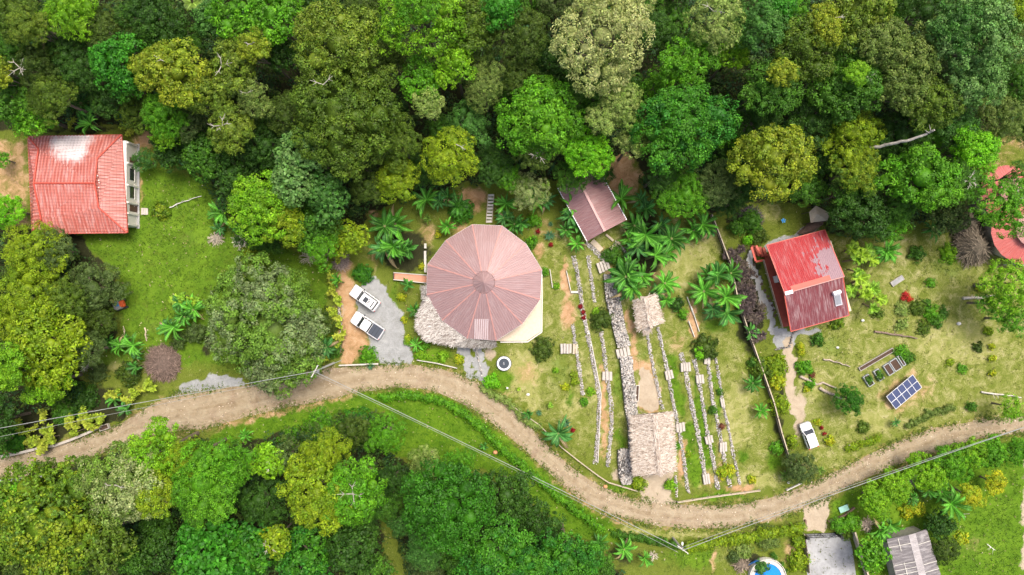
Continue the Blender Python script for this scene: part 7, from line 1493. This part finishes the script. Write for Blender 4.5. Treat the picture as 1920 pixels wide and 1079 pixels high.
# rock banks
def bank(left, right, label, seed, dens=48):
    rng = np.random.RandomState(seed); n = int(dens*1.0*np.mean([M(math.hypot(a[0]-b[0], a[1]-b[1])) for a, b in zip(left, right)])*sum(M(math.hypot(left[i+1][0]-left[i][0], left[i+1][1]-left[i][1])) for i in range(len(left)-1)))
    t_ = rng.uniform(0, len(left)-1.001, n); k = t_.astype(int); f_ = (t_-k)[:, None]; Lf, Rt = np.array(left, float), np.array(right, float)
    l = Lf[k]*(1-f_)+Lf[k+1]*f_; r = Rt[k]*(1-f_)+Rt[k+1]*f_; u = rng.rand(n, 1); p = l*(1-u)+r*u
    z = (.12+.75*(1-u[:, 0]))*rng.uniform(.8, 1.05, n); P = np.column_stack([(p[:, 0]-CX)/13, (CY-p[:, 1])/13, z]); Q, CL = stones(P, .20, rng, SC*np.array([1.0, .98, .94])*.8+.09); Q[..., 2] = np.maximum(Q[..., 2], 0)
    ev = []; ef = []
    for a, b in zip(left, right): ev += [(*W(*a)[:2], .62), (*W(*b)[:2], .06), (*W(*a)[:2], 0)]
    for i in range(len(left)-1): b = i*3; ef += [(b, b+1, b+4), (b, b+4, b+3), (b, b+3, b+5), (b, b+5, b+2)]
    off = np.array([*W(*left[0])[:2], 0]); o = link('rock_bank', leafmesh('rock_bank', Q-off, CL, mats=[MAT['stone']], extra=(np.array(ev)-off, ef, np.tile([.12, .11, .10], (len(ev), 1))))); o.location = tuple(off); tag(o, label, 'rock bank')
bank([(1131, 515), (1135, 560), (1150, 623), (1157, 652)], [(1146, 515), (1163, 560), (1173, 615), (1183, 649)], 'wide grey rock bank above the slab crossing, running from the bananas', 81)
bank([(1160, 668), (1164, 700), (1170, 760), (1176, 795), (1178, 850)], [(1185, 668), (1188, 700), (1194, 745), (1195, 775), (1184, 850)], 'wide grey rock bank between the slab crossing and the big thatched roof', 82)
bank([(1158, 842), (1157, 860), (1160, 895), (1166, 906)], [(1186, 846), (1188, 865), (1190, 890), (1184, 908)], 'rock bank left of the lower end of the big thatched roof', 83)
# slab steps
def steps(cx, cy, w, d, ang, n, label, rise=.1, mt='slab', zb=.32, group='slab steps between garden terraces', name='stone_steps', cat='steps'):
    """n treads laid side by side along the direction ang (deg, image clockwise)"""
    x, y, _ = W(cx, cy); a = math.radians(-ang); root = empty(name, (x, y, 0), label, cat, group, a); L = M(w)/n
    rg = random.Random(int(cx*7+cy))
    for k in range(n):
        h_ = zb+rise*(n-1-k); mb = MB(); mb.box((-M(w)/2+L*(k+.5), rg.uniform(-.05, .05), h_/2), (L*.80, M(d)*rg.uniform(.9, 1.05), h_), rz=rg.uniform(-.04, .04)); lp(mb, 'tread', mt, root, bevel=.02)
steps(1061, 654, 22, 19, 0, 4, 'broad white slab steps left of the westernmost stone row'); steps(1078, 654, 10, 18, 0, 2, 'two pinkish slab steps joining the broad white ones', mt='wood_tan')
steps(1138, 705, 20, 17, 0, 3, 'slab steps across the stone row left of the rock bank'); steps(1168, 661, 27, 17, -12, 4, 'slab steps crossing the wide rock bank')
steps(1254, 703, 16, 17, -12, 3, 'slab steps across the row right of the small hut'); steps(1275, 801, 18, 17, -5, 3, 'slab steps right of the upper part of the big thatched roof')
steps(1284.5, 688, 20, 17, -5, 4, 'uppermost slab steps of the wide middle stone row'); steps(1323.5, 898, 14, 19, -8, 3, 'slab steps at the lower end of the wide middle stone row')
steps(1311.5, 711, 16, 16, -5, 3, 'upper slab steps of the stone row fourth from the east'); steps(1328.5, 824, 16, 14, -12, 3, 'lower slab steps of the stone row fourth from the east')
steps(1325, 676, 13, 13, 0, 2, 'slab steps right below the dark speckled shrub'); steps(1355, 838, 15, 18, -2, 3, 'slab steps of the row second from the east'); steps(1354, 755, 8, 16, -8, 2, 'small slab steps on the thin easternmost row')
steps(1171, 848, 20, 14, 5, 4, 'slab steps at the upper end of the lower rock bank'); steps(1131, 500, 24, 20, -20, 4, 'stone steps below the mauve shed, nearest the rock bank')
steps(1154, 464, 22, 14, -35, 4, 'stone steps right below the corner of the mauve shed', mt='wood_tan')
for i, (a, b, lb) in enumerate([((1110, 452), (1128, 470), 'upper pale slab of the path below the mauve shed'), ((1130, 472), (1148, 490), 'lower pale slab of the path below the mauve shed'), ((1136, 440), (1150, 452), 'thin stone edge right of the shed path')]):
    p, q = V3(*a, .15), V3(*b, .15); mb = MB(); mb.bar(p, q, (.75, .75, .3)[i], .3); tag(mb.build('stone_slab', 'wood_tan', bevel=.03), lb, 'slab')
stone_row([(1152, 455), (1170, 468), (1176, 486)], 8, 'rough stone edging right of the shed steps', 70, group=None, col=SC*.8)
# planks stairs above the round roof
ps = empty('plank_stairs', W(919, 395), 'white plank stairs leading into the forest above the round roof', 'stairs')
for k in range(9): p = W(921-.5*k, 368+6*k); mb = MB(); mb.box((p[0], p[1], .75-.07*k), (.75, .3, .1), rz=.05*(-1)**k); mb.build('tread', 'wood_white', ps)
for s in (-1, 1): a, b = W(921+s*5.5, 366), W(917+s*5.5, 418); mb = MB(); mb.bar((a[0], a[1], .72), (b[0], b[1], .12), .07, .2); mb.build('stringer', 'wood_tan', ps)
# orange ramp with white rails
rp = empty('brick_ramp', W(769, 519), 'orange brick ramp with white edges entering the round house from the left', 'ramp')
a, b = V3(739, 518, .35), V3(803, 524, .35); mb = MB(); mb.bar(a, b, .95, .12); mb.build('walkway', 'brick_path', rp)
for s, (p, q) in enumerate((((738, 511.5), (803, 516.5)), ((738, 524.5), (803, 531.5)))):
    mb = MB(); mb.bar(V3(*p, .5), V3(*q, .5), .12, .3); mb.build('side_rail', 'wood_white', rp)
mb = MB(); mb.bar(V3(738.5, 510, .45), V3(738.5, 526, .45), .14, .3); mb.build('end_beam', 'wood_dark', rp)
for lb, p, q in (('upper white plank standing left of the round roof', (797.5, 457), (797.5, 466)), ('long white plank fence piece left of the round roof', (797, 471), (797.5, 511))):
    mb = MB(); mb.bar(V3(*p, .5), V3(*q, .5), .32, .12); tag(mb.build('garden_plank', 'wood_white'), lb, 'plank')
for i, (p, q, lb) in enumerate([((1031, 505), (1036, 540), 'left rail of the small orange bed right of the round roof'), ((1062, 508), (1070, 545), 'right rail of the small orange bed right of the round roof'), ((1288, 557), (1300, 590), 'upper plank edging of the eastern vegetable bed'), ((1291, 602), (1302, 632), 'left lower plank edging of the eastern vegetable bed'), ((1296, 575), (1311, 622), 'right plank edging of the eastern vegetable bed'), ((1108, 640), (1127, 738), 'upper part of the thin plank border beside the longest stone row'), ((1127, 738), (1121, 868), 'lower part of the thin plank border beside the longest stone row'), ((1070, 548), (1084, 548), 'low white bench at the end of the small orange bed')]):
    mb = MB(); mb.bar(V3(*p, .2), V3(*q, .2), .1 if i < 7 else .3, .3); tag(mb.build('plank_edging', 'wood_white'), lb, 'edging')
# ---------------------------------------------------------------- fences, walls, gate
def fence(pts, label, h=.9, rail='wood_white', post='wood_grey', rails=(.95, .5), rw=.09, step=2.2, name='rail_fence', panel=None, group=None, cat='fence'):
    P = [Vector(W(*q)) for q in pts]; root = empty(name, tuple(P[0]), label, cat, group)
    for k, z in enumerate(rails):
        mb = MB()
        for a, b in zip(P[:-1], P[1:]): mb.bar(a+Vector((0, 0, h*z)), b+Vector((0, 0, h*z)), rw, rw*.9)
        mb.build('rail', rail, root)
    if panel:
        mb = MB()
        for a, b in zip(P[:-1], P[1:]): mb.bar(a+Vector((0, 0, h*.5)), b+Vector((0, 0, h*.5)), .05, h*.9)
        mb.build('boards', panel, root)
    d = 0
    for a, b in zip(P[:-1], P[1:]):
        L = (b-a).length; n = max(1, round(L/step))
        for k in range(n+(b is P[-1])): p = a+(b-a)*min(1, k/n); mb = MB(); mb.box((p.x, p.y, h/2), (.12, .12, h)); mb.build('post', post, root)
    return root
fence([(960, 760), (993, 783), (1010, 795), (1053, 838), (1083, 862), (1120, 890), (1140, 903), (1193, 919)], 'pale rail fence between the garden and the road, left of the big thatched roof', .75, rw=.09, rail='wood_tan')
fence([(1269, 940), (1326, 931), (1370, 925), (1422, 918)], 'pale rail fence along the road below the stone rows', .75, rw=.12, rail='wood_tan')
fence([(783, 675), (820, 681), (857, 690)], 'low white rail fence below the bed of the shaggy thatch', .6, rw=.1)
fence([(637, 685), (710, 682)], 'low pale beam fence along the road below the pickup', .5, rw=.18)
fence([(1330, 404), (1347, 448), (1365, 496), (1378, 560), (1398, 620), (1426, 698), (1445, 752), (1460, 810), (1479, 872)], 'long slatted wooden fence between the garden and the red-roofed house', 1.4, rail='wood_tan', rw=.14, panel='wood_dark', post='wood_dark', name='slatted_fence')
fence([(1594, 992), (1605, 1028), (1618, 1070), (1630, 1110)], 'grey wooden fence along the right side of the driveway', 1.5, rail='wood_tan', rw=.22, post='wood_dark', panel='wood_tan', name='board_fence')
fence([(1503, 998), (1508, 1030), (1512, 1070)], 'short wooden fence on the left side of the driveway', 1.1, rail='wood_dark', rw=.12, post='wood_tan', panel='wood_tan', name='board_fence')
fence([(1473, 918), (1500, 905)], 'short pale rail at the roadside below the slatted fence', .5, rw=.14)
gt = empty('iron_gate', W(1537, 998), 'wide black iron gate with scrollwork closing the concrete driveway', 'gate')
a, b = Vector(W(1508, 1001)), Vector(W(1564, 999)); mb = MB()
for z in (.15, .9, 1.7): mb.bar(a+Vector((0, 0, z)), b+Vector((0, 0, z)), .06)
for k in range(3): p = f3(a, b, k/2); mb.bar(p, p+Vector((0, 0, 1.75)), .08)
mb.build('gate_frame', 'black_metal', gt); mb = MB()
for k in range(24): p = f3(a, b, (k+.5)/24); mb.bar(p+Vector((0, 0, .15)), p+Vector((0, 0, .9)), .02)
for k in range(6):
    p = f3(a, b, (k+.5)/6); d = (b-a).normalized(); mb.tube([p+d*(.28*math.cos(t_)*(1-t_/12))+Vector((0, 0, 1.3+.3*math.sin(t_)*(1-t_/12))) for t_ in np.linspace(0, 9, 18)], .018, 5)
mb.build('scrollwork', 'black_metal', gt)
for i, q in enumerate(((1505, 1001), (1567, 999))): mb = MB(); x, y, _ = W(*q); mb.box((x, y, 1), (.35, .35, 2)); mb.build('gate_post', 'black_metal', gt)
dvy = MB(); dvy.add([(*W(a, b)[:2], .03) for a, b in [(1509, 1001), (1590, 999), (1598, 1030), (1612, 1130), (1518, 1130), (1512, 1060)]], [(5, 4, 3, 2, 1, 0)]); tag(dvy.build('driveway', 'concrete'), 'pale concrete driveway behind the black gate', 'driveway', kind='structure')
for lb, q in (('low stone wall stub left of the driveway entrance', [(1493, 983), (1510, 985), (1510, 975)]), ('low earth kerb right of the driveway entrance', [(1553, 978), (1580, 968), (1602, 952)])):
    mb = MB(); P = [V3(*p, .2) for p in q]
    for a, b in zip(P[:-1], P[1:]): mb.bar(a, b, .22, .4)
    tag(mb.build('kerb_wall', 'rock_brown'), lb, 'wall')
# retaining wall with box culvert on the left road
mb = MB(); P = [V3(a, b, .3) for a, b in [(-80, 866), (0, 856), (35, 850), (67, 842), (105, 835), (133, 825), (165, 812), (190, 800)]]
for a, b in zip(P[:-1], P[1:]): mb.bar(a, b+(b-a).normalized()*.05, .35, .6)
tag(mb.build('retaining_wall', 'slab'), 'low concrete retaining wall along the left end of the road', 'wall')
box_px('box_culvert', 'open concrete drain box at the end of the retaining wall', 'drain', 194, 802, 18, 10, -18, .5, 'slab', fill='soil')
mb = MB(); P = [V3(a, b, .08) for a, b in [(-60, 906), (0, 902), (50, 898), (80, 893), (140, 886)]]
for a, b in zip(P[:-1], P[1:]): mb.bar(a, b, .35, .16)
tag(mb.build('concrete_kerb', 'concrete'), 'pale concrete kerb below the left end of the road', 'kerb')
stone_row([(634, 556), (637, 590), (640, 620), (637, 660)], 6, 'pale stone edging along the orange soil of the parking yard', 71, group=None, name='stone_edging', cat='edging'); stone_row([(893, 652), (900, 690), (905, 712)], 3, 'cobble edge of the curved concrete path', 72, group=None, name='stone_edging', cat='edging')
stone_row([(1452, 656), (1480, 650), (1486, 625), (1500, 616)], 3, 'dark stone edge of the grey yard below the red-roofed house', 73, group=None, name='stone_edging', cat='edging', col=SC*.5, size=.18)
for k, (a, b) in enumerate([(1411, 497), (1416, 519), (1425, 533), (1431, 545), (1437, 556), (1440, 564), (1445, 573), (1448, 582), (1450, 592)]):
    mb = MB(); x, y, _ = W(a+3, b); mb.box((x, y, .03), (.38, .38, .06), rz=.5+k*.3); tag(mb.build('stepping_stone', 'wood_dark'), 'dark square stepping stone in the grey path beside the red-roofed house', 'stepping stone', 'stepping stones of the grey path')
# ---------------------------------------------------------------- pool
x, y, _ = W(1440, 1083, .8); pl = empty('swimming_pool', (x, y, 0), 'round above-ground pool of bright blue water cut by the bottom edge', 'pool')
mb = MB(); ringmesh(mb, 1.95, 2.45, 0, .8, 40); lp(mb, 'surround', 'pool_deck', pl); mb = MB(); ringmesh(mb, 2.55, 2.62, 0, .9, 40); lp(mb, 'outer_rail', 'whitewall', pl)
mb = MB(); mb.prism([(1.95*math.cos(6.283*k/40), 1.95*math.sin(6.283*k/40)) for k in range(40)], .1, .72); lp(mb, 'water', 'pool_water', pl)
mb = MB(); P = []; 
sl_ = [(V3(1407+12*math.cos(a)+10, 1064-12*math.sin(a), 1.4-.2*i)) for i, a in enumerate(np.linspace(2.6, .3, 9)*1.0)]
mb.loft([[p+Vector((dx*.8, dx*.4, dz)) for dx, dz in ((-.4, .25), (-.3, 0), (.3, 0), (.4, .25), (.32, .2), (-.32, .2))] for p in sl_]); so2 = empty('pool_slide', (x, y, 0), 'curved blue slide at the upper left of the pool', 'slide'); mb.build('chute', 'blue_plastic', so2)
for i in (0, 4, 8): mb = MB(); p = sl_[i]; mb.tube([(p.x, p.y, 0), (p.x, p.y, p.z)], .06, 6); mb.build('post', 'grey_metal', so2)
shrub(620, 1428, 1066, 15, 1.6, 'teal', 'spray', 'grey-green shrub between the slide and the blue water'); 
for k, (a, b) in enumerate([(1449, 1040), (1453, 1045), (1466, 1058), (1472, 1070)]): shrub(630+k, a, b, 5, .9, 'mid', 'fine', 'dark red-flowered bush along the rim of the pool', group='red bushes at the pool') 
# small marks: red flowers, toys
def blob(px, py, R, col, label, name='flowering_plant', cat='flowers', h=.5, seed=0, group=None):
    rng = np.random.RandomState(int(px+py)); x, y, _ = W(px, py, h); R = M(R); Q, CL, ex = crown([(x, y, h*.6, R)], [col], max(.1, R*.4), .14, 4, rng, core=.8, low=-.1); Q[..., 2] = np.maximum(Q[..., 2], .02); off = np.array([x, y, 0])
    o = link(name, leafmesh(name, Q-off, CL, extra=(np.maximum(ex[0]-off, [-99, -99, .01]), ex[1], ex[2]))); o.location = tuple(off); tag(o, label, cat, group)
DR = (.22, .008, .015)
for a, b, r, lb in [(1089, 575, 4, 'uppermost dark red bloom on the longest stone row'), (1094, 586, 3.5, 'middle dark red bloom on the longest stone row'), (1094.5, 596, 3.5, 'lowest dark red bloom on the longest stone row'), (1009, 434, 3.5, 'dark red bloom above right of the round roof'), (1033, 459, 3.5, 'dark red bloom below the spiky agave'), (1354, 800, 6, 'dark red-brown plant between the eastern stone rows'), (1074, 807, 4, 'dark red plant beside the roadside agave'), (1542, 803, 3, 'dark red flower right of the white hatchback'), (1547, 814, 3, 'dark red flower above the round yellow shrub'), (1524, 704, 6, 'red-brown plant by the forked logs')]: blob(a, b, r, DR if r < 5 else (.16, .05, .04), lb)
blob(1700, 553, 6, (.45, .03, .04), 'upper part of the red-leaved plant on the eastern lawn'); blob(1707, 561, 5, (.5, .04, .03), 'lower part of the red-leaved plant on the eastern lawn'); blob(1695, 560, 4, (.4, .03, .04), 'left sprig of the red-leaved plant on the eastern lawn')
for a, b, lb in [(1403, 418, 'bright blue toy on the dark mulch by the northern lawn'), (1469, 414, 'bright blue pinwheel on the northern lawn')]:
    r_ = empty('pinwheel', W(a, b), lb, 'toy'); x, y, _ = W(a, b, .8); mb = MB(); mb.tube([(x, y, 0), (x, y, .8)], .03, 6); mb.build('stick', 'wood_tan', r_)
    for k in range(5): q = k*1.257; mb = MB(); mb.add([(x, y, .82), (x+.32*math.cos(q), y+.32*math.sin(q), .86), (x+.36*math.cos(q+.7), y+.36*math.sin(q+.7), .80), (x+.1*math.cos(q+.9), y+.1*math.sin(q+.9), .79)], [(0, 1, 2, 3)]); mb.build('vane', 'blue_paint', r_)
for i, (a, b, r, lb) in enumerate([(1570, 652, .22, 'white rock on the lawn below the red-roofed house'), (1797, 607, .3, 'pale cut stump with a hollow top on the eastern lawn'), (1617, 601, .25, 'pale ring of stones near the red-roofed house corner'), (951, 728, .18, 'pale round stone on the bank below the trampoline'), (1593, 836, .16, 'white stone above the ragged roadside hedge'), (1680, 792, .3, 'white and green crate by the small banana above the road'), (906, 801, .2, 'orange rock on the lower lawn under the wires'), (929, 848, .35, 'orange earth clod beside the tiny banana'), (990, 740, .25, 'white coiled hose on the bank by the rail'), (1478, 905, .2, 'pale stone at the roadside'), (1504, 985, .3, 'white stone by the driveway wall stub'), (1135, 912, .3, 'orange-brown rock at the roadside rail'), (1288, 908, .1, 'small white stone at the end of a row')]):
    rg = np.random.RandomState(i); x, y, _ = W(a, b); col = (.62, .30, .15) if 'orange' in lb else (.7, .68, .62); v_ = ICOV*r*rg.uniform(.85, 1.15, (len(ICOV), 1))*[1, .8, .6]+[0, 0, r*.4]; v_[:, 2] = np.maximum(v_[:, 2], 0)
    o = link('rock', leafmesh('rock', np.zeros((0, 4, 3)), np.zeros((0, 3)), mats=[MAT['stone']], extra=(v_, ICOF, np.tile(col, (len(ICOV), 1))))); o.location = (x, y, 0); tag(o, lb, 'rock')
# ---------------------------------------------------------------- utility poles and wires
def pole(base, top, h, label, lamp=False, arm=None):
    x, y, _ = W(*base); xt, yt, _ = W(*top, h); root = empty('utility_pole', (x, y, 0), label, 'utility pole')
    mb = MB(); mb.tube([(x, y, 0), (xt, yt, h)], [.17, .11], 12); mb.build('shaft', 'pole_grey', root); T_ = Vector((xt, yt, h))
    d = Vector(arm).normalized(); mb = MB(); mb.bar(T_-d*.9-Vector((0, 0, .3)), T_+d*.9-Vector((0, 0, .3)), .11, .11); mb.build('crossarm', 'wood_white', root)
    for k in (-.8, 0, .8): p = T_+d*k; mb = MB(); mb.tube([p-Vector((0, 0, .25)), p+Vector((0, 0, .02))], [.07, .05], 8); mb.build('insulator', 'heater_white', root)
    if lamp:
        mb = MB(); e_ = Vector((0, 1, 0)); mb.tube([T_-Vector((0, 0, .8)), T_+e_*.5-Vector((0, 0, .5))], .04, 6); mb.build('lamp_arm', 'grey_metal', root); p = T_+e_*.7-Vector((0, 0, .45)); mb = MB(); mb.loft([[(p.x+r*math.cos(6.283*k/10)*.8, p.y+r*1.5*math.sin(6.283*k/10), p.z+z) for k in range(10)] for r, z in ((.12, -.08), (.18, 0), (.1, .09))]); mb.build('lamp_head', 'heater_white', root)
    mb = MB(); mb.box((xt+.16, yt-.1, h-1.3), (.25, .25, .5)); mb.build('junction_box', 'grey_metal', root)
    return T_
T1 = pole((626, 681), (589, 697), 10.2, 'leaning concrete utility pole at the road beside the silver-tufted tree', arm=(.5, .9, 0)); T2 = pole((1262, 1009), (1281, 1032), 6.4, 'utility pole with a street lamp left of the driveway', lamp=True, arm=(.8, -.6, 0))
def wire(p, q, sag, r, label):
    mb = MB(); n = 24; mb.tube([p+(q-p)*(k/n)-Vector((0, 0, 4*sag*(k/n)*(1-k/n))) for k in range(n+1)], r, 6); tag(mb.build('power_line', 'wire'), label, 'cable')
T0 = V3(-420, 880, 9); T3 = V3(2150, 725, 9)
wire(T1, T0+Vector((0, 0, 0)), .6, .042, 'upper overhead cable leaving the leaning pole to the left edge'); wire(T1+Vector((.3, -.3, -1.6)), T0+Vector((3, -1.2, -1)), .8, .024, 'thin lower overhead cable to the left edge')
wire(T1, T2, .5, .042, 'thick overhead cable between the two utility poles'); wire(T1+Vector((-.3, -.5, -1.2)), T2+Vector((-.5, -.6, -.8)), 1.2, .024, 'thin overhead cable below the thick one between the poles')
wire(T2, T3, .9, .042, 'thick overhead cable from the lamp pole to the right edge'); wire(T2+Vector((.2, .1, -.8)), T3+Vector((0, -.7, -1)), 1.3, .026, 'thin overhead cable from the lamp pole to the right edge')
wire(T1, V3(640, 676, 6.0), .1, .05, 'short stay cable from the leaning pole')
# white limbs lying over crowns: the star tree and fallen twisted limbs are part of their trunks
for o in list(bpy.data.objects):
    if o.name not in C.collection.objects: bpy.data.objects.remove(o)
